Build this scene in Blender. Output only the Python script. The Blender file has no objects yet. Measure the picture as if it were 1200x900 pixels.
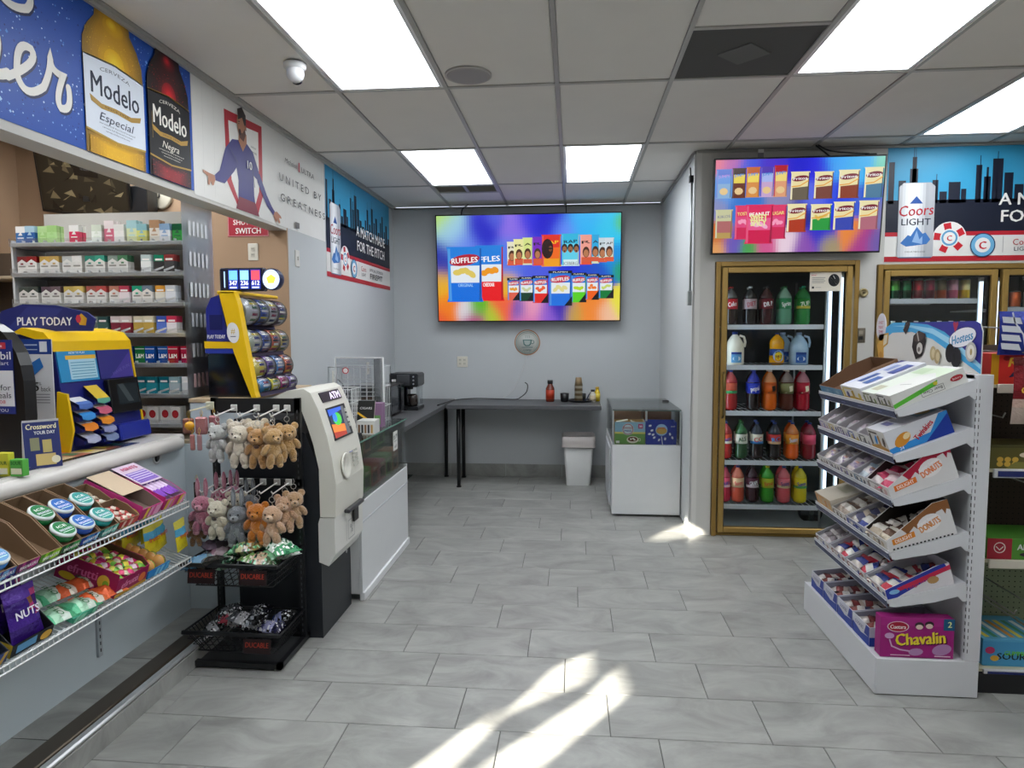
import bpy, math, random
from mathutils import Matrix, Vector
from mathutils.geometry import tessellate_polygon
random.seed(7)
S = bpy.context.scene
COL = S.collection
# ---------------------------------------------------------------- camera, light, exposure
cd = bpy.data.cameras.new('camera'); cam = bpy.data.objects.new('camera', cd); COL.objects.link(cam)
YAW, PITCH, ROLL = 0.0910, 0.0760, -0.0029
F_ = Vector((-math.sin(YAW)*math.cos(PITCH), math.cos(YAW)*math.cos(PITCH), -math.sin(PITCH)))
R_ = Vector((math.cos(YAW), math.sin(YAW), 0)); U_ = R_.cross(F_)
R2 = R_*math.cos(ROLL)+U_*math.sin(ROLL); U2 = U_*math.cos(ROLL)-R_*math.sin(ROLL)
cam.matrix_world = Matrix(((R2.x, U2.x, -F_.x, 0), (R2.y, U2.y, -F_.y, 0), (R2.z, U2.z, -F_.z, 1.563), (0, 0, 0, 1)))
cd.sensor_width = 36; cd.lens = 789.7/1200*36; cd.clip_start = .05
S.camera = cam
S.cycles.transparent_max_bounces = 24
S.view_settings.view_transform = 'Standard'; S.view_settings.look = 'None'
S.view_settings.gamma = 1; S.view_settings.use_curve_mapping = False
S.view_settings.exposure = 0.6
W = bpy.data.worlds.new('world'); S.world = W; W.use_nodes = True
W.node_tree.nodes['Background'].inputs[0].default_value = (.75, .85, 1, 1)
W.node_tree.nodes['Background'].inputs[1].default_value = 1.0
SUN_DIR = Vector((.562, .827, -.30)).normalized()
sl = bpy.data.lights.new('sun', 'SUN'); sl.energy = 26; sl.angle = .009; sl.color = (1, .93, .8)
sun = bpy.data.objects.new('sun', sl); COL.objects.link(sun); sun.location = (-4, -6, 4)
sun.rotation_euler = SUN_DIR.to_track_quat('-Z', 'Y').to_euler()
LIGHT_STRENGTH = 6.5          # ceiling troffers
SCREEN = .62

# ---------------------------------------------------------------- colours and materials
def lin(c): return c/12.92 if c <= .04045 else ((c+.055)/1.055)**2.4
def C(h):
    if not isinstance(h, str): return tuple(h)
    h = h.lstrip('#')
    if len(h) == 3: h = ''.join(x*2 for x in h)
    return tuple(lin(int(h[i:i+2], 16)/255) for i in (0, 2, 4))
def mix(a, b, t):
    a, b = a.lstrip('#'), b.lstrip('#'); return '#'+''.join('%02x' % int(int(a[i:i+2], 16)*(1-t)+int(b[i:i+2], 16)*t) for i in (0, 2, 4))
MATS = {}
def newmat(n):
    m = bpy.data.materials.new(n); m.use_nodes = True; MATS[n] = m
    nt = m.node_tree; b = nt.nodes['Principled BSDF']; return m, nt, b
def mat_attr(n, rough=.5, metal=0, spec=.5, bump=0, bscale=60, trans=0, var=.06, sheen=0, vscale=14):
    m, nt, b = newmat(n)
    a = nt.nodes.new('ShaderNodeAttribute'); a.attribute_name = 'Col'
    g = nt.nodes.new('ShaderNodeNewGeometry')
    z = nt.nodes.new('ShaderNodeTexNoise'); z.inputs['Scale'].default_value = vscale; z.inputs['Detail'].default_value = 3
    nt.links.new(g.outputs['Position'], z.inputs['Vector'])
    mr = nt.nodes.new('ShaderNodeMapRange'); mr.inputs[3].default_value = 1-var; mr.inputs[4].default_value = 1+var
    nt.links.new(z.outputs['Fac'], mr.inputs[0])
    mu = nt.nodes.new('ShaderNodeVectorMath'); mu.operation = 'SCALE'
    nt.links.new(a.outputs['Color'], mu.inputs[0]); nt.links.new(mr.outputs[0], mu.inputs['Scale'])
    nt.links.new(mu.outputs[0], b.inputs['Base Color'])
    b.inputs['Roughness'].default_value = rough; b.inputs['Metallic'].default_value = metal
    b.inputs['Specular IOR Level'].default_value = spec
    if trans: b.inputs['Transmission Weight'].default_value = trans; b.inputs['IOR'].default_value = 1.2
    if sheen: b.inputs['Sheen Weight'].default_value = sheen
    if bump:
        z2 = nt.nodes.new('ShaderNodeTexNoise'); z2.inputs['Scale'].default_value = bscale; z2.inputs['Detail'].default_value = 4
        tc = nt.nodes.new('ShaderNodeTexCoord'); nt.links.new(tc.outputs['Object'], z2.inputs['Vector'])
        bp = nt.nodes.new('ShaderNodeBump'); bp.inputs['Strength'].default_value = bump; bp.inputs['Distance'].default_value = .01
        nt.links.new(z2.outputs['Fac'], bp.inputs['Height']); nt.links.new(bp.outputs[0], b.inputs['Normal'])
    return m
mat_attr('card', .5, spec=.3, var=.03)
mat_attr('print', .42, spec=.35, var=.02)
mat_attr('plastic', .3, spec=.5, var=.02)
mat_attr('gloss', .12, spec=.6, var=.02)
mat_attr('foil', .22, metal=.25, bump=.5, bscale=70, var=.05)
mat_attr('metal', .32, metal=.75, var=.04)
mat_attr('gold', .38, metal=.55, var=.1, bump=.05, bscale=200)
mat_attr('white_metal', .38, var=.02)
mat_attr('plush', .95, bump=1, bscale=260, sheen=.5, var=.15, vscale=90, spec=.1)
mat_attr('liquid', .08, var=.02, spec=.6)
mat_attr('wall', .75, spec=.25, bump=.05, bscale=180, var=.03, vscale=1.3)
mat_attr('board', .85, spec=.15, bump=.12, bscale=350, var=.03, vscale=5)
mat_attr('laminate', .45, spec=.35, var=.12, vscale=25)
def mat_emit(n, strength):
    m, nt, b = newmat(n)
    a = nt.nodes.new('ShaderNodeAttribute'); a.attribute_name = 'Col'
    nt.links.new(a.outputs['Color'], b.inputs['Emission Color']); b.inputs['Emission Strength'].default_value = strength
    b.inputs['Base Color'].default_value = (.01, .01, .01, 1); b.inputs['Roughness'].default_value = .2
    return m
mat_emit('screen', SCREEN); mat_emit('tube', 5.0); mat_emit('tube_soft', 1.9); mat_emit('tube_fill', 11.0); mat_emit('display', 1.3)
# troffer diffuser: prismatic acrylic, slightly uneven
m, nt, b = newmat('diffuser')
g = nt.nodes.new('ShaderNodeNewGeometry'); z = nt.nodes.new('ShaderNodeTexNoise'); z.inputs['Scale'].default_value = 2.2
nt.links.new(g.outputs['Position'], z.inputs['Vector'])
mr = nt.nodes.new('ShaderNodeMapRange'); mr.inputs[3].default_value = LIGHT_STRENGTH*.72; mr.inputs[4].default_value = LIGHT_STRENGTH*1.28
nt.links.new(z.outputs['Fac'], mr.inputs[0]); nt.links.new(mr.outputs[0], b.inputs['Emission Strength'])
b.inputs['Emission Color'].default_value = (.93, .97, 1, 1); b.inputs['Base Color'].default_value = (.8, .8, .8, 1)
def mat_clear(n, tint, gl=.1, rough=.05):
    m = bpy.data.materials.new(n); m.use_nodes = True; MATS[n] = m; nt = m.node_tree; nt.nodes.clear()
    o = nt.nodes.new('ShaderNodeOutputMaterial'); mx = nt.nodes.new('ShaderNodeMixShader')
    t = nt.nodes.new('ShaderNodeBsdfTransparent'); gg = nt.nodes.new('ShaderNodeBsdfGlossy'); fr = nt.nodes.new('ShaderNodeFresnel')
    fr.inputs[0].default_value = 1.45; t.inputs[0].default_value = (*tint, 1); gg.inputs['Roughness'].default_value = rough
    ad = nt.nodes.new('ShaderNodeMath'); ad.operation = 'MULTIPLY_ADD'; ad.inputs[1].default_value = .8; ad.inputs[2].default_value = gl
    nt.links.new(fr.outputs[0], ad.inputs[0]); nt.links.new(ad.outputs[0], mx.inputs[0])
    nt.links.new(t.outputs[0], mx.inputs[1]); nt.links.new(gg.outputs[0], mx.inputs[2]); nt.links.new(mx.outputs[0], o.inputs[0])
mat_clear('glass', (.965, .985, .978), .0); mat_clear('door_glass', (.97, .98, .98), .0); mat_clear('film', (.93, .94, .95), .03, .12)
mat_clear('acrylic', (.93, .95, .96), .0, .3)
# floor tile
m, nt, b = newmat('tile')
g = nt.nodes.new('ShaderNodeNewGeometry'); oi = nt.nodes.new('ShaderNodeObjectInfo')
va = nt.nodes.new('ShaderNodeVectorMath'); va.operation = 'MULTIPLY_ADD'; va.inputs[1].default_value = (1, 1.8, 1)
cmb = nt.nodes.new('ShaderNodeCombineXYZ'); m40 = nt.nodes.new('ShaderNodeMath'); m40.operation = 'MULTIPLY'; m40.inputs[1].default_value = 40
nt.links.new(oi.outputs['Random'], m40.inputs[0]); nt.links.new(m40.outputs[0], cmb.inputs[0]); nt.links.new(m40.outputs[0], cmb.inputs[2])
nt.links.new(g.outputs['Position'], va.inputs[0]); nt.links.new(cmb.outputs[0], va.inputs[2])
z = nt.nodes.new('ShaderNodeTexNoise'); z.inputs['Scale'].default_value = 3.2; z.inputs['Detail'].default_value = 7; z.inputs['Roughness'].default_value = .62
z.inputs['Distortion'].default_value = .8
nt.links.new(va.outputs[0], z.inputs['Vector'])
cr = nt.nodes.new('ShaderNodeValToRGB'); cr.color_ramp.elements[0].position = .3; cr.color_ramp.elements[1].position = .72
cr.color_ramp.elements[0].color = (*C('#7e7e7b'), 1); cr.color_ramp.elements[1].color = (*C('#a8a9a5'), 1)
nt.links.new(z.outputs['Fac'], cr.inputs[0]); nt.links.new(cr.outputs[0], b.inputs['Base Color'])
mr = nt.nodes.new('ShaderNodeMapRange'); mr.inputs[3].default_value = .28; mr.inputs[4].default_value = .5
nt.links.new(z.outputs['Fac'], mr.inputs[0]); nt.links.new(mr.outputs[0], b.inputs['Roughness'])
bp = nt.nodes.new('ShaderNodeBump'); bp.inputs['Strength'].default_value = .08; bp.inputs['Distance'].default_value = .01
nt.links.new(z.outputs['Fac'], bp.inputs['Height']); nt.links.new(bp.outputs[0], b.inputs['Normal'])

# ---------------------------------------------------------------- mesh building
I4 = Matrix.Identity(4)
def frame(o, x, y, z):
    x, y, z = Vector(x), Vector(y), Vector(z)
    return Matrix(((x.x, y.x, z.x, o[0]), (x.y, y.y, z.y, o[1]), (x.z, y.z, z.z, o[2]), (0, 0, 0, 1)))
def T(x, y, z, rz=0, rx=0, ry=0): return Matrix.Translation((x, y, z)) @ Matrix.Rotation(rz, 4, 'Z') @ Matrix.Rotation(ry, 4, 'Y') @ Matrix.Rotation(rx, 4, 'X')
class MB:
    def __init__(s): s.v = []; s.f = []; s.c = []; s.m = []; s.s = []; s.mats = []; s.M = I4
    def mi(s, mat):
        if mat not in s.mats: s.mats.append(mat)
        return s.mats.index(mat)
    def add(s, vs, fs, col, mat='card', smooth=False):
        n = len(s.v); M = s.M
        s.v.extend((M @ Vector(p))[:] for p in vs); k = s.mi(mat)
        if isinstance(col, str): col = C(col)
        per = isinstance(col, list)
        for i, f in enumerate(fs):
            s.f.append([a+n for a in f]); s.c.append(col[i] if per else col); s.m.append(k); s.s.append(smooth)
        return s
    def box(s, x0, y0, z0, x1, y1, z1, col, mat='card', b=0):
        if x1 < x0: x0, x1 = x1, x0
        if y1 < y0: y0, y1 = y1, y0
        if z1 < z0: z0, z1 = z1, z0
        if not b:
            vs = [(x, y, z) for x in (x0, x1) for y in (y0, y1) for z in (z0, z1)]
            return s.add(vs, [(0, 1, 3, 2), (4, 6, 7, 5), (0, 4, 5, 1), (2, 3, 7, 6), (0, 2, 6, 4), (1, 5, 7, 3)], col, mat)
        b = min(b, (x1-x0)/2.01, (y1-y0)/2.01, (z1-z0)/2.01)
        vs = []; idx = {}
        for i, (x, sx) in enumerate(((x0, 1), (x1, -1))):
            for j, (y, sy) in enumerate(((y0, 1), (y1, -1))):
                for k, (z, sz) in enumerate(((z0, 1), (z1, -1))):
                    for a, p in enumerate(((x, y+b*sy, z+b*sz), (x+b*sx, y, z+b*sz), (x+b*sx, y+b*sy, z))):
                        idx[i, j, k, a] = len(vs); vs.append(p)
        q = idx; fs = []
        for i in (0, 1): fs.append([q[i, 0, 0, 0], q[i, 0, 1, 0], q[i, 1, 1, 0], q[i, 1, 0, 0]][::(1 if i == 0 else -1)])
        for j in (0, 1): fs.append([q[0, j, 0, 1], q[1, j, 0, 1], q[1, j, 1, 1], q[0, j, 1, 1]][::(1 if j == 0 else -1)])
        for k in (0, 1): fs.append([q[0, 0, k, 2], q[0, 1, k, 2], q[1, 1, k, 2], q[1, 0, k, 2]][::(1 if k == 0 else -1)])
        for i in (0, 1):
            for j in (0, 1): fs.append([q[i, j, 0, 0], q[i, j, 0, 1], q[i, j, 1, 1], q[i, j, 1, 0]][::(1 if i == j else -1)])
        for j in (0, 1):
            for k in (0, 1): fs.append([q[0, j, k, 1], q[0, j, k, 2], q[1, j, k, 2], q[1, j, k, 1]][::(1 if j == k else -1)])
        for i in (0, 1):
            for k in (0, 1): fs.append([q[i, 0, k, 2], q[i, 0, k, 0], q[i, 1, k, 0], q[i, 1, k, 2]][::(1 if i == k else -1)])
        for i in (0, 1):
            for j in (0, 1):
                for k in (0, 1): fs.append([q[i, j, k, 0], q[i, j, k, 2], q[i, j, k, 1]][::(1 if (i+j+k) % 2 == 0 else -1)])
        return s.add(vs, fs, col, mat)
    def lathe(s, prof, col, n=16, c=(0, 0, 0), mat='plastic', axis='z', smooth=True, sx=1, sy=1):
        # prof: (r, z[, colour of the segment that starts here])
        vs = []; fs = []; cs = []
        for r, z, *_ in prof:
            for i in range(n):
                a = 2*math.pi*i/n; p = (r*math.cos(a)*sx, r*math.sin(a)*sy, z)
                if axis == 'y': p = (p[0], p[2], p[1])
                elif axis == 'x': p = (p[2], p[0], p[1])
                vs.append((p[0]+c[0], p[1]+c[1], p[2]+c[2]))
        base = C(col) if isinstance(col, str) else col
        for k in range(len(prof)-1):
            cc = C(prof[k][2]) if len(prof[k]) > 2 else base
            for i in range(n):
                a, b2 = k*n+i, k*n+(i+1) % n
                f = (a, b2, b2+n, a+n); fs.append(f[::-1] if axis == 'y' else f); cs.append(cc)
        for k, rev in ((0, True), (len(prof)-1, False)):
            if prof[k][0] > 1e-5:
                f = [k*n+i for i in range(n)]
                if rev != (axis == 'y'): f = f[::-1]
                fs.append(f); cs.append(C(prof[min(k, len(prof)-2)][2]) if len(prof[min(k, len(prof)-2)]) > 2 else base)
        return s.add(vs, fs, cs, mat, smooth)
    def cyl(s, c, r, h, col, n=14, mat='plastic', axis='z', smooth=True): return s.lathe([(r, 0), (r, h)], col, n, c, mat, axis, smooth)
    def ell(s, c, rx, ry, rz, col, nu=12, nv=8, mat='plush', rough=0):
        vs = []; fs = []
        for j in range(nv+1):
            t = math.pi*j/nv
            for i in range(nu):
                a = 2*math.pi*i/nu; k = 1+(random.uniform(-rough, rough) if rough else 0)
                vs.append((c[0]+rx*k*math.sin(t)*math.cos(a), c[1]+ry*k*math.sin(t)*math.sin(a), c[2]+rz*k*math.cos(t)))
        for j in range(nv):
            for i in range(nu): fs.append((j*nu+i, (j+1)*nu+i, (j+1)*nu+(i+1) % nu, j*nu+(i+1) % nu))
        return s.add(vs, fs, col, mat, True)
    def tube(s, pts, r, col, n=6, mat='metal', closed=False):
        P = [Vector(p) for p in pts]; N = len(P); vs = []; fs = []
        up = None
        for i, p in enumerate(P):
            if closed: t = (P[(i+1) % N]-P[i-1])
            else: t = (P[min(i+1, N-1)]-P[max(i-1, 0)])
            t.normalize()
            if up is None: up = t.orthogonal().normalized()
            up = (up-t*up.dot(t)); up = up.normalized() if up.length > 1e-6 else t.orthogonal().normalized()
            w = t.cross(up)
            for k in range(n):
                a = 2*math.pi*k/n; vs.append((p+up*math.cos(a)*r+w*math.sin(a)*r)[:])
        for i in range(N if closed else N-1):
            j = (i+1) % N
            for k in range(n): fs.append((i*n+k, i*n+(k+1) % n, j*n+(k+1) % n, j*n+k))
        if not closed: fs.append(list(range(n))[::-1]); fs.append([(N-1)*n+k for k in range(n)])
        return s.add(vs, fs, col, mat, n > 4)
    def bar(s, a, b, r, col, mat='metal', n=4): return s.tube([a, b], r, col, n, mat)
    def prism(s, pts, d, col, mat='card', caps=True, smooth=False):
        # pts in local xy plane (ccw), extruded along +z by d
        n = len(pts); vs = [(p[0], p[1], 0) for p in pts]+[(p[0], p[1], d) for p in pts]
        fs = [(i, (i+1) % n, (i+1) % n+n, i+n) for i in range(n)]
        s.add(vs, fs, col, mat, smooth)
        tr = tessellate_polygon([[Vector((p[0], p[1], 0)) for p in pts]])
        f2 = []
        for t in tr:
            a, b2, c2 = [Vector((pts[k][0], pts[k][1])) for k in t]
            ccw = (b2-a).cross(c2-a) > 0
            t = tuple(t) if ccw else tuple(t)[::-1]
            f2.append([k+n for k in t]); f2.append([k for k in t][::-1])
        return s.add(vs, f2, col, mat)
    def build(s, name, parent=None, M=None):
        me = bpy.data.meshes.new(name); me.from_pydata(s.v, [], s.f)
        for mt in s.mats: me.materials.append(MATS[mt])
        me.polygons.foreach_set('material_index', s.m); me.polygons.foreach_set('use_smooth', s.s)
        at = me.color_attributes.new('Col', 'FLOAT_COLOR', 'CORNER'); buf = []
        for f, c in zip(s.f, s.c): buf.extend((*c, 1.0)*len(f))
        at.data.foreach_set('color', buf); me.update()
        o = bpy.data.objects.new(name, me); COL.objects.link(o)
        if parent: o.parent = parent
        if M is not None: o.matrix_basis = M
        return o
_seen = {}
def tag(o, label=None, cat=None, group=None, kind=None):
    if label:
        n = len(label.split())
        if n > 16 or n < 4: print('LABEL', n, label)
        if label in _seen and not (group and _seen[label] == group): print('DUP', label)
        _seen[label] = group
    for k, v in (('label', label), ('category', cat), ('group', group), ('kind', kind)):
        if v: o[k] = v
    return o
def thing(name, label, cat, M=I4, group=None):
    o = bpy.data.objects.new(name, None); COL.objects.link(o); o.matrix_basis = M; o.empty_display_size = .05
    return tag(o, label, cat, group)
def inst(o, M, label=None, group=None, parent=None):
    r = o.copy(); COL.objects.link(r); r.matrix_basis = M
    if parent: r.parent = parent
    if label: r['label'] = label
    if group: r['group'] = group
    for ch in list(o.children):
        c = ch.copy(); COL.objects.link(c); c.parent = r
        for g in list(ch.children):
            d = g.copy(); COL.objects.link(d); d.parent = c
    return r
ORD = 'first second third fourth fifth sixth seventh eighth ninth tenth eleventh twelfth thirteenth fourteenth fifteenth sixteenth'.split()

# ---------------------------------------------------------------- flat print
_tc = {}
def glyphs(s, off=0.0):
    k = (s, off)
    if k not in _tc:
        cu = bpy.data.curves.new('t', 'FONT'); cu.body = s; cu.size = 1; cu.resolution_u = 2; cu.offset = off
        cu.align_x = 'LEFT'
        o = bpy.data.objects.new('t', cu); me = bpy.data.meshes.new_from_object(o)
        vs = [v.co[:2] for v in me.vertices]; fs = [list(p.vertices) for p in me.polygons]
        bpy.data.objects.remove(o); bpy.data.curves.remove(cu); bpy.data.meshes.remove(me)
        _tc[k] = (vs, fs)
    return _tc[k]
class Art:
    """flat print on a surface: u to the right, v up, every layer a hair proud of the last"""
    def __init__(s, mb, o, u, v, mat='print', warp=None, eps=.0004):
        s.mb = mb; s.o = Vector(o); s.u = Vector(u); s.v = Vector(v); s.n = s.u.cross(s.v).normalized(); s.mat = mat; s.k = 1; s.warp = warp; s.eps = eps
    def put(s, pts, fs, col):
        d = s.eps*s.k
        if s.warp: vs = [s.warp(p[0], p[1], d) for p in pts]
        else: vs = [(s.o+s.u*p[0]+s.v*p[1]+s.n*d)[:] for p in pts]
        s.mb.add(vs, fs, col, s.mat)
    def poly(s, pts, col):
        s.k += 1
        tr = tessellate_polygon([[Vector((p[0], p[1], 0)) for p in pts]]); f = []
        for t in tr:
            a, b, c = [Vector(pts[k][:2]) for k in t]
            if abs((b-a).cross(c-a)) < 1e-12: continue
            f.append(tuple(t) if (b-a).cross(c-a) > 0 else tuple(t)[::-1])
        s.put(pts, f, col); return s
    def rect(s, a, b, c, d, col): 
        s.k += 1
        if s.warp:
            n = 6; pts = [(a+(c-a)*i/n, y) for y in (b, d) for i in range(n+1)]
            s.put(pts, [(i, i+1, n+2+i, n+1+i) for i in range(n)], col)
        else: s.put([(a, b), (c, b), (c, d), (a, d)], [(0, 1, 2, 3)], col)
        return s
    def oval(s, cu, cv, ru, rv, col, n=18, rot=0):
        s.k += 1; pts = []
        for i in range(n):
            x, y = ru*math.cos(2*math.pi*i/n), rv*math.sin(2*math.pi*i/n)
            pts.append((cu+x*math.cos(rot)-y*math.sin(rot), cv+x*math.sin(rot)+y*math.cos(rot)))
        s.put(pts, [list(range(n))], col); return s
    def ring(s, cu, cv, r0, r1, col, n=20, sq=1):
        s.k += 1; pts = [(cu+r*math.cos(2*math.pi*i/n), cv+sq*r*math.sin(2*math.pi*i/n)) for r in (r0, r1) for i in range(n)]
        s.put(pts, [(i, i+n, (i+1) % n+n, (i+1) % n) for i in range(n)], col); return s
    def text(s, t, cu, cv, h, col, w=None, bold=0.0, shear=0, rot=0, align='c', arch=0):
        s.k += 1; vs, fs = glyphs(t)
        if not vs: return s
        if bold > .012:
            h1 = min(bold, .06)*h*.8; s.k -= 1
            for dx, dy in ((-h1, -h1*.5), (h1, h1*.5)):
                s.k -= .5; s.text(t, cu+dx, cv+dy, h, col, w-2*h1 if w else None, 0, shear, rot, align, arch)
            return s
        x0 = min(p[0] for p in vs); x1 = max(p[0] for p in vs); sc = h/.73
        sx = w/(x1-x0) if w else sc
        W2 = (x1-x0)*sx; ox = {'c': -W2/2, 'l': 0, 'r': -W2}[align]; pts = []
        for x, y in vs:
            X = (x-x0)*sx+ox; Yv = (y-.365)*sc; X += Yv*shear
            if arch: Yv += arch*(1-(2*X/W2)**2)
            if rot: X, Yv = X*math.cos(rot)-Yv*math.sin(rot), X*math.sin(rot)+Yv*math.cos(rot)
            pts.append((cu+X, cv+Yv))
        s.put(pts, fs, col); return s
    def line(s, pts, w, col, rise=0):
        P = [Vector(p) for p in pts]; P = [p for i, p in enumerate(P) if i == 0 or (p-P[i-1]).length > 1e-6]
        if len(P) < 2: return s
        L_, R_, n = [], [], len(P)
        for i, p in enumerate(P):
            a = (p-P[i-1]).normalized() if i else (P[1]-P[0]).normalized(); b = (P[i+1]-p).normalized() if i < n-1 else a
            m = Vector((-(a.y+b.y), a.x+b.x)); m = m.normalized() if m.length > 1e-6 else Vector((-a.y, a.x))
            k = w/2/max(.5, m.dot(Vector((-a.y, a.x)))); L_.append(p+m*k); R_.append(p-m*k)
        if rise:
            for i in range(n-1):
                s.k += rise; s.put([R_[i][:], R_[i+1][:], L_[i+1][:], L_[i][:]], [(0, 1, 2, 3)], col)
        else: s.put([v[:] for v in R_+L_], [(i, i+1, n+i+1, n+i) for i in range(n-1)], col)
        s.k += 1; return s
# ================================================================ THE ROOM
CEIL = 2.906; YB = 7.24; XL = -1.95; XA = .91; YC = 5.22
def struct(mb, name, parent=None, M=None):
    o = mb.build(name, parent, M)
    if not parent: o['kind'] = 'structure'
    return o
WALLC = '#bcc0c3'; WARM = '#c3c2be'
# floor: grout bed, then every porcelain plank in view
floor = struct(MB().box(-4, -1.6, -.05, 4.3, 7.4, -.004, '#5a5b58', 'wall'), 'floor')
TX, TY, DX, DY = .6126, .3078, -1.3208, 1.9129
tl = MB().box(0, 0, -.012, TX-.0035, TY-.0035, 0, '#9c9d9a', 'tile', b=.0015).build('tile', floor)
first = True
for r in range(-3, 18):
    y = DY+TY*r
    i0 = -3
    for i in range(-4, 12):
        x = DX+TX*i-.1828*r
        if x+TX < -1.72 or x > 3.6 or y > YB: continue
        if y > YC-.1 and x > XA: continue
        if x > 2.9 and y > 4: pass
        if y < 1.4: continue
        a = max(x, -1.76); w = x+TX-a; 
        if w < .03: continue
        o = tl if first else tl.copy()
        if not first: COL.objects.link(o)
        first = False; o.location = (a, y, 0)
        d = min(TY, YB-y)
        o.scale = (w/TX, d/TY, 1)
        o.parent = floor
struct(MB().box(-1.77, -1.5, -.004, 4.2, 1.37, 0, '#9c9d9a', 'tile'), 'floor_front')
# tiled curb under the counter
curb = struct(MB().box(-2.6, -1.5, 0, -1.77, 3.36, .088, '#84847f', 'wall'), 'curb')
for k in range(4):
    MB().box(-2.05, .95+k*.61, .088, -1.885, .95+k*.61+.606, .1, '#9c9d9a', 'tile').build('tile', curb)
e = MB().box(-1.883, -1.4, .088, -1.80, 3.36, .106, '#5e554b', 'metal', b=.004)
e.box(-1.80, -1.4, .082, -1.765, 3.36, .1, '#d7d8da', 'metal', b=.006)
struct(e, 'trim_1')
struct(MB().box(-1.769, -1.4, 0, -1.76, 3.36, .08, '#9c9d9a', 'tile'), 'trim_2')
# walls
wl = struct(MB().box(XL-.1, 4.52, 0, XL, YB+.1, CEIL, WALLC, 'wall'), 'wall_left')
wb = struct(MB().box(XL-.1, YB, 0, XA+.1, YB+.1, CEIL, WALLC, 'wall'), 'wall_back')
struct(MB().box(XA, YC+.001, 0, XA+.08, YB, CEIL, '#c6cacb', 'wall'), 'wall_alcove')
w = MB(); G = [(XA, 1.055, 0, CEIL), (2.095, 2.215, 0, CEIL), (1.055, 2.095, 2.09, CEIL), (2.215, 4.0, 2.055, CEIL), (3.93, 4.2, 0, CEIL)]
for a, b_, z0, z1 in G: w.box(a, YC, z0, b_, YC+.08, z1, WARM, 'wall')
w.box(2.215, YC, 0, 4.0, YC+.08, .02, WARM, 'wall')
struct(w, 'wall_cooler')
struct(MB().box(4.2, -1.5, 0, 4.3, 5.3, CEIL, WARM, 'wall'), 'wall_right')
struct(MB().box(XL-.12, -1.5, 2.262, XL, 4.5, CEIL, '#c9c8c4', 'wall'), 'wall_header')
struct(MB().box(-3.9, 4.5, 0, XL, 4.518, CEIL, '#a88c72', 'wall'), 'wall_tan')
struct(MB().box(-4.0, -1.5, 0, -3.9, 4.6, CEIL, '#a88c72', 'wall'), 'wall_outer')
# street side, out of view; gaps shaped so the sun throws its floor patches
def bp(x, y):       # a sunlit floor point traced back to the shop front
    t = (y+1.5)/SUN_DIR.y; return (x-SUN_DIR.x*t, -SUN_DIR.z*t)
holes = [[(-.33, 2.58), (.085, 2.95), (.08, 3.2), (-.08, 3.06), (-.2, 2.8)],
         [(-.36, 2.27), (-.12, 2.3), (.24, 2.83), (.21, 3.08), (.05, 2.79)],
         [(.52, 5.12), (.66, 5.06), (1.02, 5.24), (1.02, 5.62), (.9, 5.5)],
         [(-.62, 2.2), (-.5, 2.1), (-.28, 2.62), (-.33, 2.66)]]
outer = [(-4, 0), (4.3, 0), (4.3, CEIL), (-4, CEIL)]
loops = [[Vector((p[0], p[1], 0)) for p in outer]]+[[Vector((*bp(*q), 0)) for q in h] for h in holes]
pts = [p for l in loops for p in l]
fw = MB(); fw.add([(p.x, -1.5, p.y) for p in pts], [tuple(t) for t in tessellate_polygon(loops)], WARM, 'wall')
struct(fw, 'wall_front')
# grey tile skirting
bb = MB(); x = XL
while x < XA:
    bb.box(x+.002, YB-.012, 0, min(x+.608, XA), YB, .135, '#8e8f8d', 'tile'); x += .61
struct(bb, 'baseboard_back')
struct(MB().box(XL, 4.9, 0, XL+.012, YB-.014, .135, '#8e8f8d', 'tile'), 'baseboard_left')
struct(MB().box(XA-.014, YC+.02, .0, XA, YC+.055, CEIL-.012, '#c9cbca', 'white_metal'), 'trim_3')
struct(MB().box(XA-.004, YC-.006, .0, XA+.035, YC, CEIL-.012, '#cdccc8', 'white_metal'), 'trim_4')
# ceiling: deck, lay-in panels, tee grid
ceil = struct(MB().box(-4, -1.6, CEIL+.035, 4.3, 7.4, CEIL+.08, '#777', 'board'), 'ceiling')
CX, CY = -1.9228, 2.5538
cx = lambda i: CX+.6096*i
cy = lambda r: CY+1.2192*r
LIGHTS = {(1, 0): 'wide-open long ceiling light panel nearest the security camera', (1, 2): 'short-looking ceiling light panel right beside the slotted air vent', (3, 2): 'ceiling light panel above and left of the right television', (5, 0): 'large ceiling light panel beside the dark square ceiling panel', (7, 1): 'ceiling light panel at the right edge above the skyline banner'}
EXTRA = {(-2, 0): 0, (-2, -1): 0, (-2, 1): 0, (1, -2): 0, (5, -2): 0, (3, -1): 0, (8, -1): 0}  # troffers added out of view to light the room and the booth
panel = MB().box(.012, .012, .004, .5976, 1.2072, .016, '#e4e1db', 'board', b=.003)
pn = None
for r in range(-4, 4):
    for i in range(-4, 11):
        if (i, r) in LIGHTS or (i, r) in EXTRA or (i, r) in ((4, 0), (1, 3)): continue
        y0, y1 = cy(r), min(cy(r+1), YB); x0 = cx(i); 
        if y0 > YB or (y0 >= YC and x0 > XA) or x0 > 4.1: continue
        if x0 < XL-.2 and y0 > 4.4: continue
        if r < -1 or i < 0 or i > 8:
            if pn: pass
        if pn is None: o = pn = panel.build('ceiling_panel', ceil)
        else: o = pn.copy(); COL.objects.link(o)
        xe = min(cx(i+1), XA) if y0 > YC-.9 and x0 < XA < cx(i+1) and y0 > YC else cx(i+1)
        ye = min(y1, YC) if x0 > XA-.05 else y1
        o.location = (x0, y0, CEIL); o.scale = ((xe-x0)/.6096, (ye-y0)/1.2192, 1)
h = MB()          # half panels beside the two vents
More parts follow.
